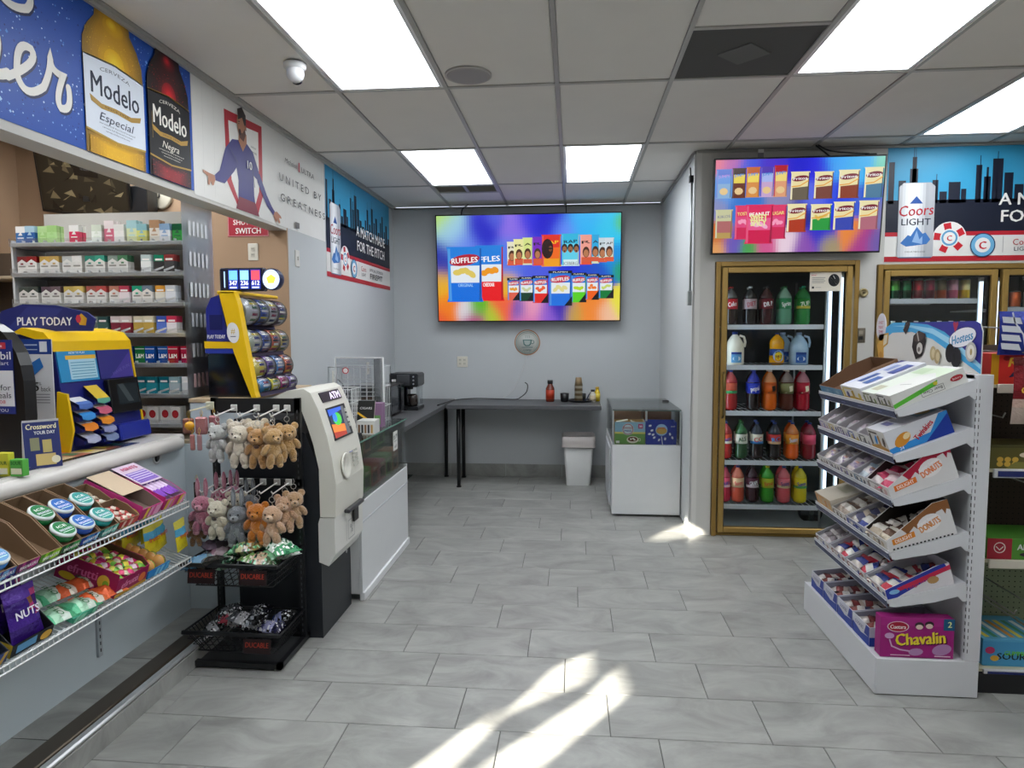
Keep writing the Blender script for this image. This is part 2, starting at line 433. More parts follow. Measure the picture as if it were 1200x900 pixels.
h.box(cx(4)+.012, cy(0)+.012, CEIL+.004, cx(5)-.012, cy(0)+.60, CEIL+.016, '#e4e1db', 'board', b=.003); h.build('ceiling_panel', ceil)
h = MB(); h.box(cx(1)+.012, cy(3)+.33, CEIL+.004, cx(2)-.012, YB, CEIL+.016, '#e4e1db', 'board', b=.003); h.build('ceiling_panel', ceil)
for i in range(0, 11):
    x = cx(i); 
    if x > 4.2: continue
    y1 = YB if x < XA else YC
    MB().box(x-.012, -1.45, CEIL-.004, x+.012, y1, CEIL+.006, '#a8a7a2', 'white_metal', b=.002).build('grid_bar', ceil)
for r in range(-3, 4):
    y = cy(r); x1 = 4.2 if y < YC else XA
    MB().box(XL, y-.012, CEIL-.0035, x1, y+.012, CEIL+.0055, '#b3b2ad', 'white_metal', b=.002).build('grid_bar', ceil)
MB().box(cx(4), cy(.5)-.012, CEIL-.003, cx(5), cy(.5)+.012, CEIL+.005, '#b3b2ad', 'white_metal').build('grid_bar', ceil)
MB().box(cx(1), cy(3)+.31, CEIL-.003, cx(2), cy(3)+.334, CEIL+.005, '#b3b2ad', 'white_metal').build('grid_bar', ceil)
a = MB()
a.box(XL, 4.5, CEIL-.02, XL+.02, YB, CEIL-.004, '#b3b2ad', 'white_metal'); a.box(XL, -1.4, CEIL-.02, XL+.02, 4.5, CEIL-.004, '#b3b2ad', 'white_metal')
a.box(XL+.02, YB-.02, CEIL-.02, XA, YB, CEIL-.004, '#8d8c88', 'white_metal'); a.box(XA-.02, YC, CEIL-.02, XA, YB-.02, CEIL-.004, '#8d8c88', 'white_metal')
a.box(XA, YC-.02, CEIL-.02, 4.2, YC, CEIL-.004, '#9d9c98', 'white_metal')
struct(a, 'trim_5')
def troffer(i, r, label):
    t = thing('ceiling_light', label, 'light', T(cx(i)+.3048, cy(r)+.6096, CEIL), 'recessed fluorescent ceiling lights')
    f = MB()
    for x0, y0, x1, y1 in ((-.292, -.597, -.272, .597), (.272, -.597, .292, .597), (-.272, -.597, .272, -.577), (-.272, .577, .272, .597)):
        f.box(x0, y0, 0, x1, y1, .03, '#e8e9ea', 'white_metal')
    f.build('frame', t)
    MB().box(-.272, -.577, .006, .272, .577, .012, '#fff', 'diffuser').build('diffuser', t)
for (i, r), l in LIGHTS.items(): troffer(i, r, l)
for n, (i, r) in enumerate(EXTRA): troffer(i, r, 'ceiling light panel further towards the shop front, %s of them' % ORD[n])
# dark return panel and the slotted vent, speaker, camera
v = thing('ceiling_vent', 'dark grey dusty square panel in the ceiling grid', 'ceiling panel', T(cx(4), cy(.5), CEIL))
MB().box(.012, .012, .002, .5976, .5976, .014, '#5c5c5b', 'board', b=.003).build('panel', v)
d = MB(); d.M = T(.3, .3, .0, math.pi/4); d.box(-.09, -.09, -.004, .09, .09, .002, '#6d6d6c', 'board', b=.002); d.build('square_plate', v)
v = thing('ceiling_vent', 'narrow slotted air vent beside the far-left light panel', 'vent', T(cx(1), cy(3), CEIL))
MB().box(.012, .012, .012, .5976, .31, .016, '#3a3936', 'board').build('backing', v)
f = MB()
for x0, y0, x1, y1 in ((.012, .012, .5976, .03), (.012, .292, .5976, .31), (.012, .03, .03, .292), (.58, .03, .5976, .292), (.29, .03, .32, .292)): f.box(x0, y0, 0, x1, y1, .012, '#a9a69c', 'white_metal')
f.build('frame', v)
sl_ = None
for k in range(9):
    q = MB(); q.M = T(0, .045+.028*k, .007, 0, .6); q.box(.03, -.01, -.001, .58, .01, .001, '#a39f92', 'white_metal')
    if sl_ is None: sl_ = q.build('slat', v); y00 = 0
    else:
        o = sl_.copy(); COL.objects.link(o); o.location = (0, .028*k, 0)
s = thing('ceiling_speaker', 'flat round white speaker grille set in the ceiling', 'speaker', T(-.553, 3.60, CEIL))
MB().lathe([(.115, .003, '#a3a09f'), (.112, -.006, '#aaa7a6'), (.1, -.009, '#a3a0a2'), (.0, -.009)], '#a6a3a2', 32, mat='board').build('grille', s)
MB().lathe([(.122, .003), (.122, -.005), (.114, -.008), (.113, .003)], '#b8b6b3', 32, mat='white_metal').build('rim', s)
s = thing('security_camera', 'small white dome security camera on the ceiling', 'camera', T(-1.39, 3.36, CEIL-.004))
MB().lathe([(.055, 0), (.055, -.018), (.042, -.035), (.0, -.035)], '#d9dadb', 24).build('base', s)
MB().ell((.005, -.008, -.05), .043, .043, .043, '#dcdde0', 20, 12, 'plastic').build('housing', s)
l = MB(); l.M = T(.005, -.008, -.05, .15, math.radians(55)); l.cyl((0, 0, -.047), .024, .02, '#111', 20, 'gloss')
for k in range(10): l.cyl((.016*math.cos(k*.628), .016*math.sin(k*.628), -.048), .0035, .002, '#777', 6)
l.build('lens', s)

# ================================================================ COOLER
def cooler_door(name, x0, x1, z0, z1, hinge):
    t = bpy.data.objects.new(name, None); COL.objects.link(t); t.location = ((x0+x1)/2, YC, z0); t['kind'] = 'structure'
    t['label'] = 'gold framed glass cooler door'
    w, h = (x1-x0)/2, z1-z0; g = '#a8894c'
    lf = .042
    for n, (a, b_, c_, d_) in (('stile', (-w, 0, -w+lf, h)), ('stile', (w-lf, 0, w, h)), ('rail', (-w+lf, 0, w-lf, lf)), ('rail', (-w+lf, h-lf, w-lf, h))):
        q = MB().box(a, -.028, b_, c_, .02, d_, g, 'gold', b=.004)
        last = q.build(n, t)
        if n == 'stile' and ((a < 0) == (hinge == 'r')): st = last
    MB().box(-w+lf, -.006, lf, w-lf, .0, h-lf, '#fff', 'door_glass').build('glass_pane', t)
    MB().box(-w+lf, .0, lf, -w+lf+.008, .014, h-lf, '#111').box(w-lf-.008, .0, lf, w-lf, .014, h-lf, '#111').box(-w+lf, 0, h-lf-.008, w-lf, .014, h-lf, '#111').build('gasket', t)
    hx = -w+.02 if hinge == 'r' else w-.02
    MB().tube([(hx, -.03, h*.44), (hx, -.06, h*.45), (hx, -.06, h*.60), (hx, -.03, h*.61)], .008, '#6b5a30', 8, 'metal').build('handle', st)
    return t
def outer_frame(x0, x1, z0, z1, mull=()):
    f = MB(); g = '#9b7c42'
    f.box(x0, YC-.022, z0, x0+.035, YC+.07, z1, g, 'gold', b=.003); f.box(x1-.035, YC-.022, z0, x1, YC+.07, z1, g, 'gold', b=.003)
    f.box(x0+.035, YC-.022, z1-.035, x1-.035, YC+.07, z1, g, 'gold', b=.003)
    f.box(x0+.035, YC+.0, z0, x1-.035, YC+.07, z0+.02, g, 'gold', b=.003)
    for m_ in mull: f.box(m_-.02, YC+.03, z0, m_+.02, YC+.07, z1-.035, '#1a1713', 'plastic')
    return f
struct(outer_frame(1.06, 2.09, 0, 2.087), 'trim_6')
struct(outer_frame(2.22, 3.925, 0, 2.05, (3.06,)), 'trim_7')
cooler_door('door_1', 1.105, 2.04, .03, 2.045, 'r')
cooler_door('door_2', 2.262, 3.045, .03, 2.008, 'l')
cooler_door('door_3', 3.078, 3.88, .03, 2.008, 'r')
# inside of the walk-in box
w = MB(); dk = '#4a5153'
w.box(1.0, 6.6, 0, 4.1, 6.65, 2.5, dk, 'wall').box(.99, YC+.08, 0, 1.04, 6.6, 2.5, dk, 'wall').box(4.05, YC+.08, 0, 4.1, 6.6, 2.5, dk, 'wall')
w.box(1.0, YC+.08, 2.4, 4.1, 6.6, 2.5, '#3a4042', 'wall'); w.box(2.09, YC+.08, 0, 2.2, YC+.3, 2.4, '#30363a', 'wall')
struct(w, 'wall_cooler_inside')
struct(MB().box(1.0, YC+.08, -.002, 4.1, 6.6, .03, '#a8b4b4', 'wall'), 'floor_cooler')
def tube_light(x, y, z0, z1, label, mt='tube_soft'):
    t = thing('tube_light', label, 'light', T(x, y, z0))
    MB().cyl((0, 0, .03), .011, z1-z0-.06, '#cfe6fb', 10, mt).build('tube', t)
    MB().box(-.014, .012, 0, .014, .025, z1-z0, '#b8bfc4', 'white_metal').cyl((0, 0, 0), .014, .03, '#ddd', 10).cyl((0, 0, z1-z0-.03), .014, .03, '#ddd', 10).build('holder', t)
tube_light(1.935, 5.33, .25, 2.0, 'left upright light tube behind the glass of the single cooler door')
tube_light(2.02, 5.33, .25, 2.0, 'right upright light tube behind the glass of the single cooler door')
tube_light(1.075, 5.325, .25, 2.0, 'unseen light tube added at the left jamb of the single cooler door', 'tube_fill')  # strong tube added out of sight to brighten the bottles
tube_light(3.01, 5.33, .25, 1.96, 'upright light tube behind the left door of the double cooler')
tube_light(2.245, 5.325, .25, 1.96, 'unseen light tube added at the left jamb of the middle cooler door', 'tube_fill')  # another unseen tube, added to brighten the drinks behind this door
tube_light(3.13, 5.33, .25, 1.96, 'upright light tube at the left jamb of the rightmost cooler door')
def wire_rack(name, label, x0, x1, z, y0=5.33, y1=6.0):
    t = thing(name, label, 'shelf', T(x0, y0, z))
    L_ = x1-x0
    MB().box(0, -.012, -.03, L_, 0, .006, '#e3ebf2', 'white_metal', b=.002).build('price_rail', t)
    m_ = MB(); n = int(L_/.045)
    for i in range(n+1): m_.bar((i*L_/n, 0, -.004), (i*L_/n, y1-y0, -.004), .0025, '#cfd6da', 'white_metal')
    for k in (0.01, .33, y1-y0): m_.bar((0, k, -.01), (L_, k, -.01), .004, '#cfd6da', 'white_metal')
    m_.build('wires', t)
    return t
nm = ['top', 'second', 'third', 'fourth', 'bottom']
D1 = [1.612, 1.303, .948, .562, .213]
for k, z in enumerate(D1): wire_rack('wire_shelf', '%s white wire shelf in the single cooler' % nm[k], 1.15, 1.89, z)
for n_, x, y in (('front right', 1.902, 5.325), ('rear left', 1.15, 6.02), ('rear right', 1.902, 6.02)):
    p = thing('shelf_post', '%s chrome post carrying the single cooler wire shelves' % n_, 'post', T(x, y, .03)); MB().cyl((0, 0, 0), .008, 1.95, '#c8cfd2', 8, 'metal').build('post', p)
for k, z in enumerate([1.80, 1.45, 1.15, .8, .4]): wire_rack('wire_shelf', '%s wire shelf behind the middle cooler door' % nm[k], 2.3, 2.985, z)
for k, z in enumerate([1.735, 1.42, 1.1, .75, .4]): wire_rack('wire_shelf', '%s wire shelf behind the rightmost cooler door' % nm[k], 3.15, 3.86, z)
fan = thing('round_fan', 'round black fan on the cooler floor', 'fan', T(1.93, 5.62, .1))
MB().lathe([(.09, -.04), (.095, .0), (.09, .04)], '#22282a', 20, axis='y').build('housing', fan)
b_ = MB()
for k in range(4):
    b_.M = T(0, -.045, 0) @ Matrix.Rotation(k*math.pi/2, 4, 'Y'); b_.box(.015, -.002, -.02, .08, .002, .02, '#3c4648', 'plastic')
b_.M = I4; b_.cyl((0, -.055, 0), .02, .02, '#566', 10, axis='y'); b_.build('blades', fan)
f = MB(); f.tube([(-.05, -.03, -.07), (-.06, .0, -.068), (.06, 0, -.068), (.05, -.03, -.07)], .006, '#222', 6); f.build('foot', fan)

# drinks --------------------------------------------------------
def bottle(label, M, h=.3, r=.052, body='#3a120c', cap='#c22', lab='#c22', txt='', tc='#fff', lab2=None, l0=.42, l1=.68, kind='soda', mat='liquid', name='soda_bottle', group=None, neck=None):
    t = thing(name, label, 'bottle', M, group); nk = neck or body
    b = MB()
    b.lathe([(r*.55, 0), (r*.95, .012), (r, .03), (r, h*.3), (r*.95, h*l0-.004), (r*.95, h*l1+.004), (r*.98, h*.7, nk), (r*.86, h*.78, nk), (r*.5, h*.88, nk), (.014, h*.93, nk), (.013, h*.965, nk)], body, 16, mat=mat)
    bo = b.build('body', t)
    q = MB(); q.lathe([(r*.965, h*l0), (r*.965, h*l1)], lab, 16, mat='print')
    if lab2: q.lathe([(r*.975, h*l0), (r*.975, h*(l0+.07))], lab2, 16, mat='print')
    if txt:
        wp = lambda u, v, d: ((r*.985+d)*math.sin(u/r), -(r*.985+d)*math.cos(u/r), v)
        A = Art(q, (0, 0, 0), (1, 0, 0), (0, 0, 1), warp=wp); A.text(txt, 0, h*(l0+l1)/2, min(.04, h*.12), tc, w=r*1.35, bold=.03, rot=.18)
    q.build('label', bo)
    MB().lathe([(.0155, h*.955), (.0155, h), (.0, h)], cap, 12).build('cap', bo)
    return t
def jug(label, M, h=.25, col='#eee9d8', cap='#2a4a9a', lab='#3f86c4', txt=''):
    t = thing('jug', label, 'jug', M)
    MB().lathe([(.062, 0), (.072, .01), (.072, h*.5), (.066, h*.66), (.035, h*.86), (.02, h*.92), (.018, h*.96)], col, 4*4, mat='liquid', sx=1, sy=1).build('body', t)
    MB().tube([(.03, -.02, h*.9), (.062, -.03, h*.86), (.072, -.03, h*.7), (.066, -.03, h*.55)], .009, col, 8, 'plastic').build('handle', t)
    q = MB(); wp = lambda u, v, d: ((.0725+d)*math.sin(u/.072), -(.0725+d)*math.cos(u/.072), v)
    A = Art(q, (0, 0, 0), (1, 0, 0), (0, 0, 1), warp=wp); A.rect(-.04, h*.08, .04, h*.4, lab); A.oval(0, h*.2, .03, .018, '#dcebf5'); A.rect(-.04, h*.33, .04, h*.4, '#1c3f8c')
    if txt: A.text(txt, 0, h*.2, .015, '#1c3f8c', bold=.02)
    q.build('label', t)
    MB().cyl((0, 0, h*.94), .021, .018, cap, 14).build('cap', t)
YY = 5.43
row = lambda z: z+.002
B1 = [(1.225, 'cola bottle with a red label', '#1d0c08', '#b33', '#c8202c', 'Coke', '#fff', None, '#5a5a58'), (1.37, 'dark cola bottle with a silver and pink label', '#150c0a', '#ddd', '#c3aeb4', 'DIET', '#b22036', None, '#3c3c3a'),
      (1.495, 'dark maroon soda bottle with white lettering', '#3a0e14', '#333', '#7a1c2a', 'DR P', '#fff', None, '#4d2f2f'), (1.63, 'pale green clear soda bottle with a green label', '#63a583', '#3a8f55', '#3aa568', 'Sprite', '#fff', None, '#8db9a0'),
      (1.77, 'bright green soda bottle with a red dot on its label', '#1e8a3a', '#2a7', '#2f9d3e', '7UP', '#ffe', '#e2d84a', '#3a9a4e')]
def rowof(B, z, h, where, r=.052, gapback=True):
    for k, (x, d, body, cap, lab, tx, tc, l2, nk) in enumerate(B):
        bottle('%s, %s from left on %s' % (d.replace(' bottle', '').replace(' with a', ',').replace(' with', ','), ORD[k], where), T(x, YY, z+.003), h, r, body, cap, lab, tx, tc, l2, neck=nk)
rowof(B1, D1[0], .30, 'cooler top shelf')
jug('white plastic milk jug on the second shelf of the single cooler', T(1.26, YY, D1[1]+.003), .255, '#f1ecd9', '#29459a', '#5fa3d6')
bottle('orange juice bottle with a round blue label on the second cooler shelf', T(1.58, YY, D1[1]+.003), .25, .056, '#f0a712', '#24408f', '#20407f', '', '#fff', None, .05, .5, name='juice_bottle')
q = MB(); wp = lambda u, v, d: (1.58+(.0565+d)*math.sin(u/.055), YY-(.0565+d)*math.cos(u/.055), v)
jug('pale blue water jug on the second shelf of the single cooler', T(1.745, YY, D1[1]+.003), .25, '#a9c6dc', '#9fb8d8', '#2c5fae')
jug('second water jug standing behind the juice bottle and the front water jug', T(1.67, YY+.16, D1[1]+.003), .25, '#a3c0d6', '#9fb8d8', '#2c5fae')
O = bpy.data.objects
jb = [o for o in O if o.name.startswith('juice_bottle')][0]
q = MB(); wp = lambda u, v, d: ((.0565+d)*math.sin(u/.056), -(.0565+d)*math.cos(u/.056), v)
A = Art(q, (0, 0, 0), (1, 0, 0), (0, 0, 1), warp=wp); A.oval(0, .07, .042, .045, '#9fc3e8'); A.oval(0, .07, .03, .032, '#f2d21c'); A.text('JUICE', 0, .07, .018, '#222', w=.05, bold=.03); q.build('round_label', jb)
B3 = [(1.235, 'red soda bottle with a green label base', '#a51d1d', '#27479c', '#c9573c', '', '#fff', '#3aa05a', '#b04040'), (1.41, 'dark cola bottle with a blue globe label', '#1a0d0c', '#1d3bb4', '#1738c8', 'pepsi', '#fff', None, '#1c2fa8'),
      (1.535, 'orange soda bottle with a black and cream label', '#e2691c', '#d9cfc0', '#d95f1a', 'J', '#222', None, '#d98c55'), (1.665, 'brown soda bottle with a cream label', '#5a2a1c', '#d9cfc0', '#8a8a58', 'J', '#efe8c8', None, '#8a7a72'), (1.785, 'crimson soda bottle with a small cream label', '#b31128', '#d9cfc0', '#c01f36', 'J', '#efe8c8', None, '#b5737a')]
rowof(B3, D1[2], .315, 'cooler third shelf')
B4 = [(1.205, 'red fruit soda bottle with a red and white label', '#b02622', '#27479c', '#e2573a', 'Sun', '#1e56b0', '#f0e3d0', '#b44'), (1.325, 'slim dark green ginger ale bottle', '#1e4a26', '#2c7a3a', '#e4e2d0', 'ALE', '#1a5a2a', None, '#2f6a3a'),
      (1.445, 'dark cola bottle with a cream, red and blue label', '#1c0d10', '#27408c', '#dcd6c4', 'CC', '#c8242c', '#2f7fc4', '#333a4a'), (1.58, 'dark cola bottle with a red and blue label', '#1b0f12', '#27408c', '#d93a3a', 'RC', '#3a9ae0', '#f0c090', '#333a4a'),
      (1.715, 'orange soda bottle with a yellow and orange label', '#e8601a', '#2c408c', '#f09a2a', 'Sunny', '#e8f0ff', None, '#e88a4a'), (1.845, 'wine red soda bottle with a pink label', '#8a1026', '#27408c', '#e24a6c', '', '#fff', None, '#8c3040')]
rowof(B4, D1[3], .29, 'cooler fourth shelf', .05)
B5 = [(1.20, 'strawberry soda bottle with a pink and white label', '#d2304a', '#27408c', '#ee5a7a', 'Sun', '#1e56b0', '#f5c8d8', '#d2566a'), (1.305, 'peach soda bottle with a cream label', '#d9573c', '#27408c', '#f2cfa0', 'Sunny', '#e05050', None, '#d97a60'),
      (1.42, 'slim dark purple grape soda bottle', '#35101c', '#222', '#5a1f38', 'GRAPE', '#fff', '#d8c8d0', '#3a1a26'), (1.535, 'bright green lime soda bottle with a yellow cap', '#3aa02a', '#e6d22c', '#b7c72a', 'lime', '#d04a20', None, '#4ab03a'),
      (1.66, 'pink soda bottle with dark blue lettering', '#e2525e', '#27408c', '#ee7a8a', 'Sunny', '#2a2f6a', '#f0d0a0', '#e0707a'), (1.785, 'yellow pineapple soda bottle with blue lettering', '#e6d20e', '#27408c', '#f2dc1a', 'Sunny', '#1e3fa0', '#5ab03a', '#e6d63a')]
rowof(B5, D1[4], .29, 'cooler bottom shelf', .05)
# a second rank of the same drinks behind the front ones
for B, z, h, wh in ((B1, D1[0], .3, 'top'), (B3, D1[2], .315, 'third'), (B4, D1[3], .29, 'fourth'), (B5, D1[4], .29, 'bottom')):
    for k, (x, d, body, cap, lab, tx, tc, l2, nk) in enumerate(B):
        t = thing('soda_bottle', 'back-rank %s, %s from left on the %s cooler shelf' % (d.split(' with')[0].replace('bottle', ''), ORD[k], wh), 'bottle', T(x+.02, YY+.125, z+.003))
        MB().lathe([(.04, 0), (.048, .02), (.048, h*.7), (.04, h*.8), (.014, h*.93), (.0, h*.97)], body, 10, mat='liquid').build('body', t)
        MB().lathe([(.0485, h*.42), (.0485, h*.68)], lab, 10, mat='print').build('label', t)
        MB().cyl((0, 0, h*.95), .0155, .015, cap, 8).build('cap', t)
# cans and bottles behind the double doors
def can(label, M, c1, c2, h=.155, r=.033):
    t = thing('drink_can', label, 'can', M)
    MB().lathe([(r*.8, 0, '#bbb'), (r, .01, c1), (r, h*.45, c2), (r, h*.93, '#c8c8c8'), (r*.82, h, '#999'), (0, h-.003)], c1, 12, mat='metal').build('shell', t)
    MB().box(-.006, -.012, h, .006, .012, h+.002, '#ccc', 'metal').build('pull_tab', t)
cans = [('#8fae8c', '#3a7a34', 'pale and dark green'), ('#123c22', '#4fa83c', 'dark and light green'), ('#0f3a1c', '#1f7a44', 'deep green'), ('#7a1020', '#c22a36', 'dark red'), ('#6d1326', '#a8304a', 'maroon'), ('#b8532c', '#7a6a4a', 'orange and brown'), ('#d05a78', '#e8a4b8', 'pink'), ('#f0c22c', '#f4e6a0', 'yellow')]
for k, (a, b_, n) in enumerate(cans):
    x = 2.345+k*.084
    can('tall %s can, %s from left, middle cooler' % (n, ORD[k]), T(x, 5.40, 1.803), a, b_)
    can('%s can in the rear rank, %s from left, middle cooler' % (n, ORD[k]), T(x+.01, 5.475, 1.803), a, b_)
bt = [('#4fa88c', 'teal'), ('#b8d8c8', 'milky'), ('#d8c6a8', 'cream'), ('#e0948c', 'salmon'), ('#a81c22', 'red'), ('#7a1418', 'dark red'), ('#e0b818', 'yellow'), ('#7fe01c', 'lime green')]
for k, (c_, n) in enumerate(bt):
    bottle('small %s drink bottle, %s from left on the middle cooler shelf' % (n, ORD[k]), T(2.345+k*.084, 5.41, 1.453), .19, .034, c_, '#eee', '#e8e6e0' if k in (0, 2) else c_, name='drink_bottle')
for k, (c_, n) in enumerate([('#c22a4a', 'crimson'), ('#e8703c', 'orange'), ('#c8c8c4', 'silver'), ('#d84a8a', 'pink'), ('#a83020', 'brick red'), ('#eee', 'white')]):
    can('%s can, %s from left behind the rightmost cooler door' % (n, ORD[k]), T(3.19+k*.1, 5.40, 1.738), c_, c_, .125, .036)
for k, (c_, n) in enumerate([('#e0762c', 'orange'), ('#6a3418', 'brown'), ('#8a5020', 'amber'), ('#c8a020', 'mustard'), ('#7a2a14', 'rust')]):
    bottle('%s juice bottle, %s from left behind the rightmost cooler door' % (n, ORD[k]), T(3.2+k*.1, 5.42, 1.423), .2, .04, c_, '#222', '#ddd', name='juice_bottle')
# things on the cooler wall and glass
s = thing('glass_notice', 'white paper notice with a dark round picture stuck on cooler glass', 'sign', frame((1.74, YC-.0085, 1.862), (1, 0, 0), (0, 0, 1), (0, -1, 0)))
q = MB(); q.box(0, 0, 0, .225, .146, .0015, '#e4ddd0'); A = Art(q, (0, 0, .0015), (1, 0, 0), (0, 1, 0))
A.oval(.172, .08, .04, .046, '#16181d'); A.line([(.15, .1), (.19, .05)], .003, '#ddd'); A.line([(.165, .115), (.18, .09)], .003, '#ddd')
A.text('WHAT', .03, .118, .012, '#c8495a', w=.04, bold=.02); 
for k in range(4): A.line([(.015, .1-k*.012), (.11-.01*(k % 2), .1-k*.012)], .004, '#8b8a88')
A.rect(.015, .02, .03, .035, '#333'); A.line([(.04, .028), (.08, .028)], .003, '#999'); q.build('sheet', s)
s = thing('door_lock', 'round brass lock on the wall between the coolers', 'lock', T(2.118, YC, 1.53))
MB().lathe([(.032, 0), (.032, -.012), (.024, -.02), (.02, -.014), (0, -.014)], '#a89a72', 20, (0, 0, .32), 'gold', 'y').build('bezel', s)
MB().cyl((0, -.02, .32), .01, .008, '#6a5f48', 12, 'metal', 'y').build('core', s)
s.location = (2.126, YC, 1.53)
s = thing('light_switch', 'small metal switch plate on the wall between the coolers', 'switch', T(2.116, YC, 1.535))
MB().box(-.035, -.006, -.055, .035, 0, .055, '#8f877a', 'metal', b=.003).build('plate', s)
MB().box(-.014, -.012, -.03, .014, -.006, -.006, '#222', 'plastic').box(-.014, -.011, .006, .014, -.006, .034, '#a39a8a', 'plastic').build('rocker', s)
c_ = thing('conduit', 'thin grey conduit running down the alcove wall edge', 'conduit', T(XA-.016, 5.34, 0))
MB().cyl((0, 0, 1.87), .008, .86, '#8f9493', 8, 'metal').build('pipe', c_)
MB().box(-.02, -.03, 1.77, .016, .03, 1.88, '#9aa09f', 'white_metal', b=.004).build('junction_box', c_)
MB().box(-.02, -.02, 2.70, .016, .02, 2.75, '#222').bar((-.01, 0, 2.75), (-.02, -.04, 2.8), .006, '#222', 'plastic').build('bracket', c_)
# ================================================================ BANNERS AND SCREENS
def sheet(name, label, cat, M, w, h, base, draw, th=.0015, mat='print'):
    t = thing(name, label, cat, M)
    q = MB(); q.box(0, 0, 0, w, h, th, base, mat); A = Art(q, (0, 0, th), (1, 0, 0), (0, 1, 0)); draw(A); q.build('sheet', t); return t
LEFTW = lambda y, z: frame((XL+.001, y, z), (0, 1, 0), (0, 0, 1), (1, 0, 0))
COOLW = lambda x, z: frame((x, YC-.001, z), (1, 0, 0), (0, 0, 1), (0, -1, 0))
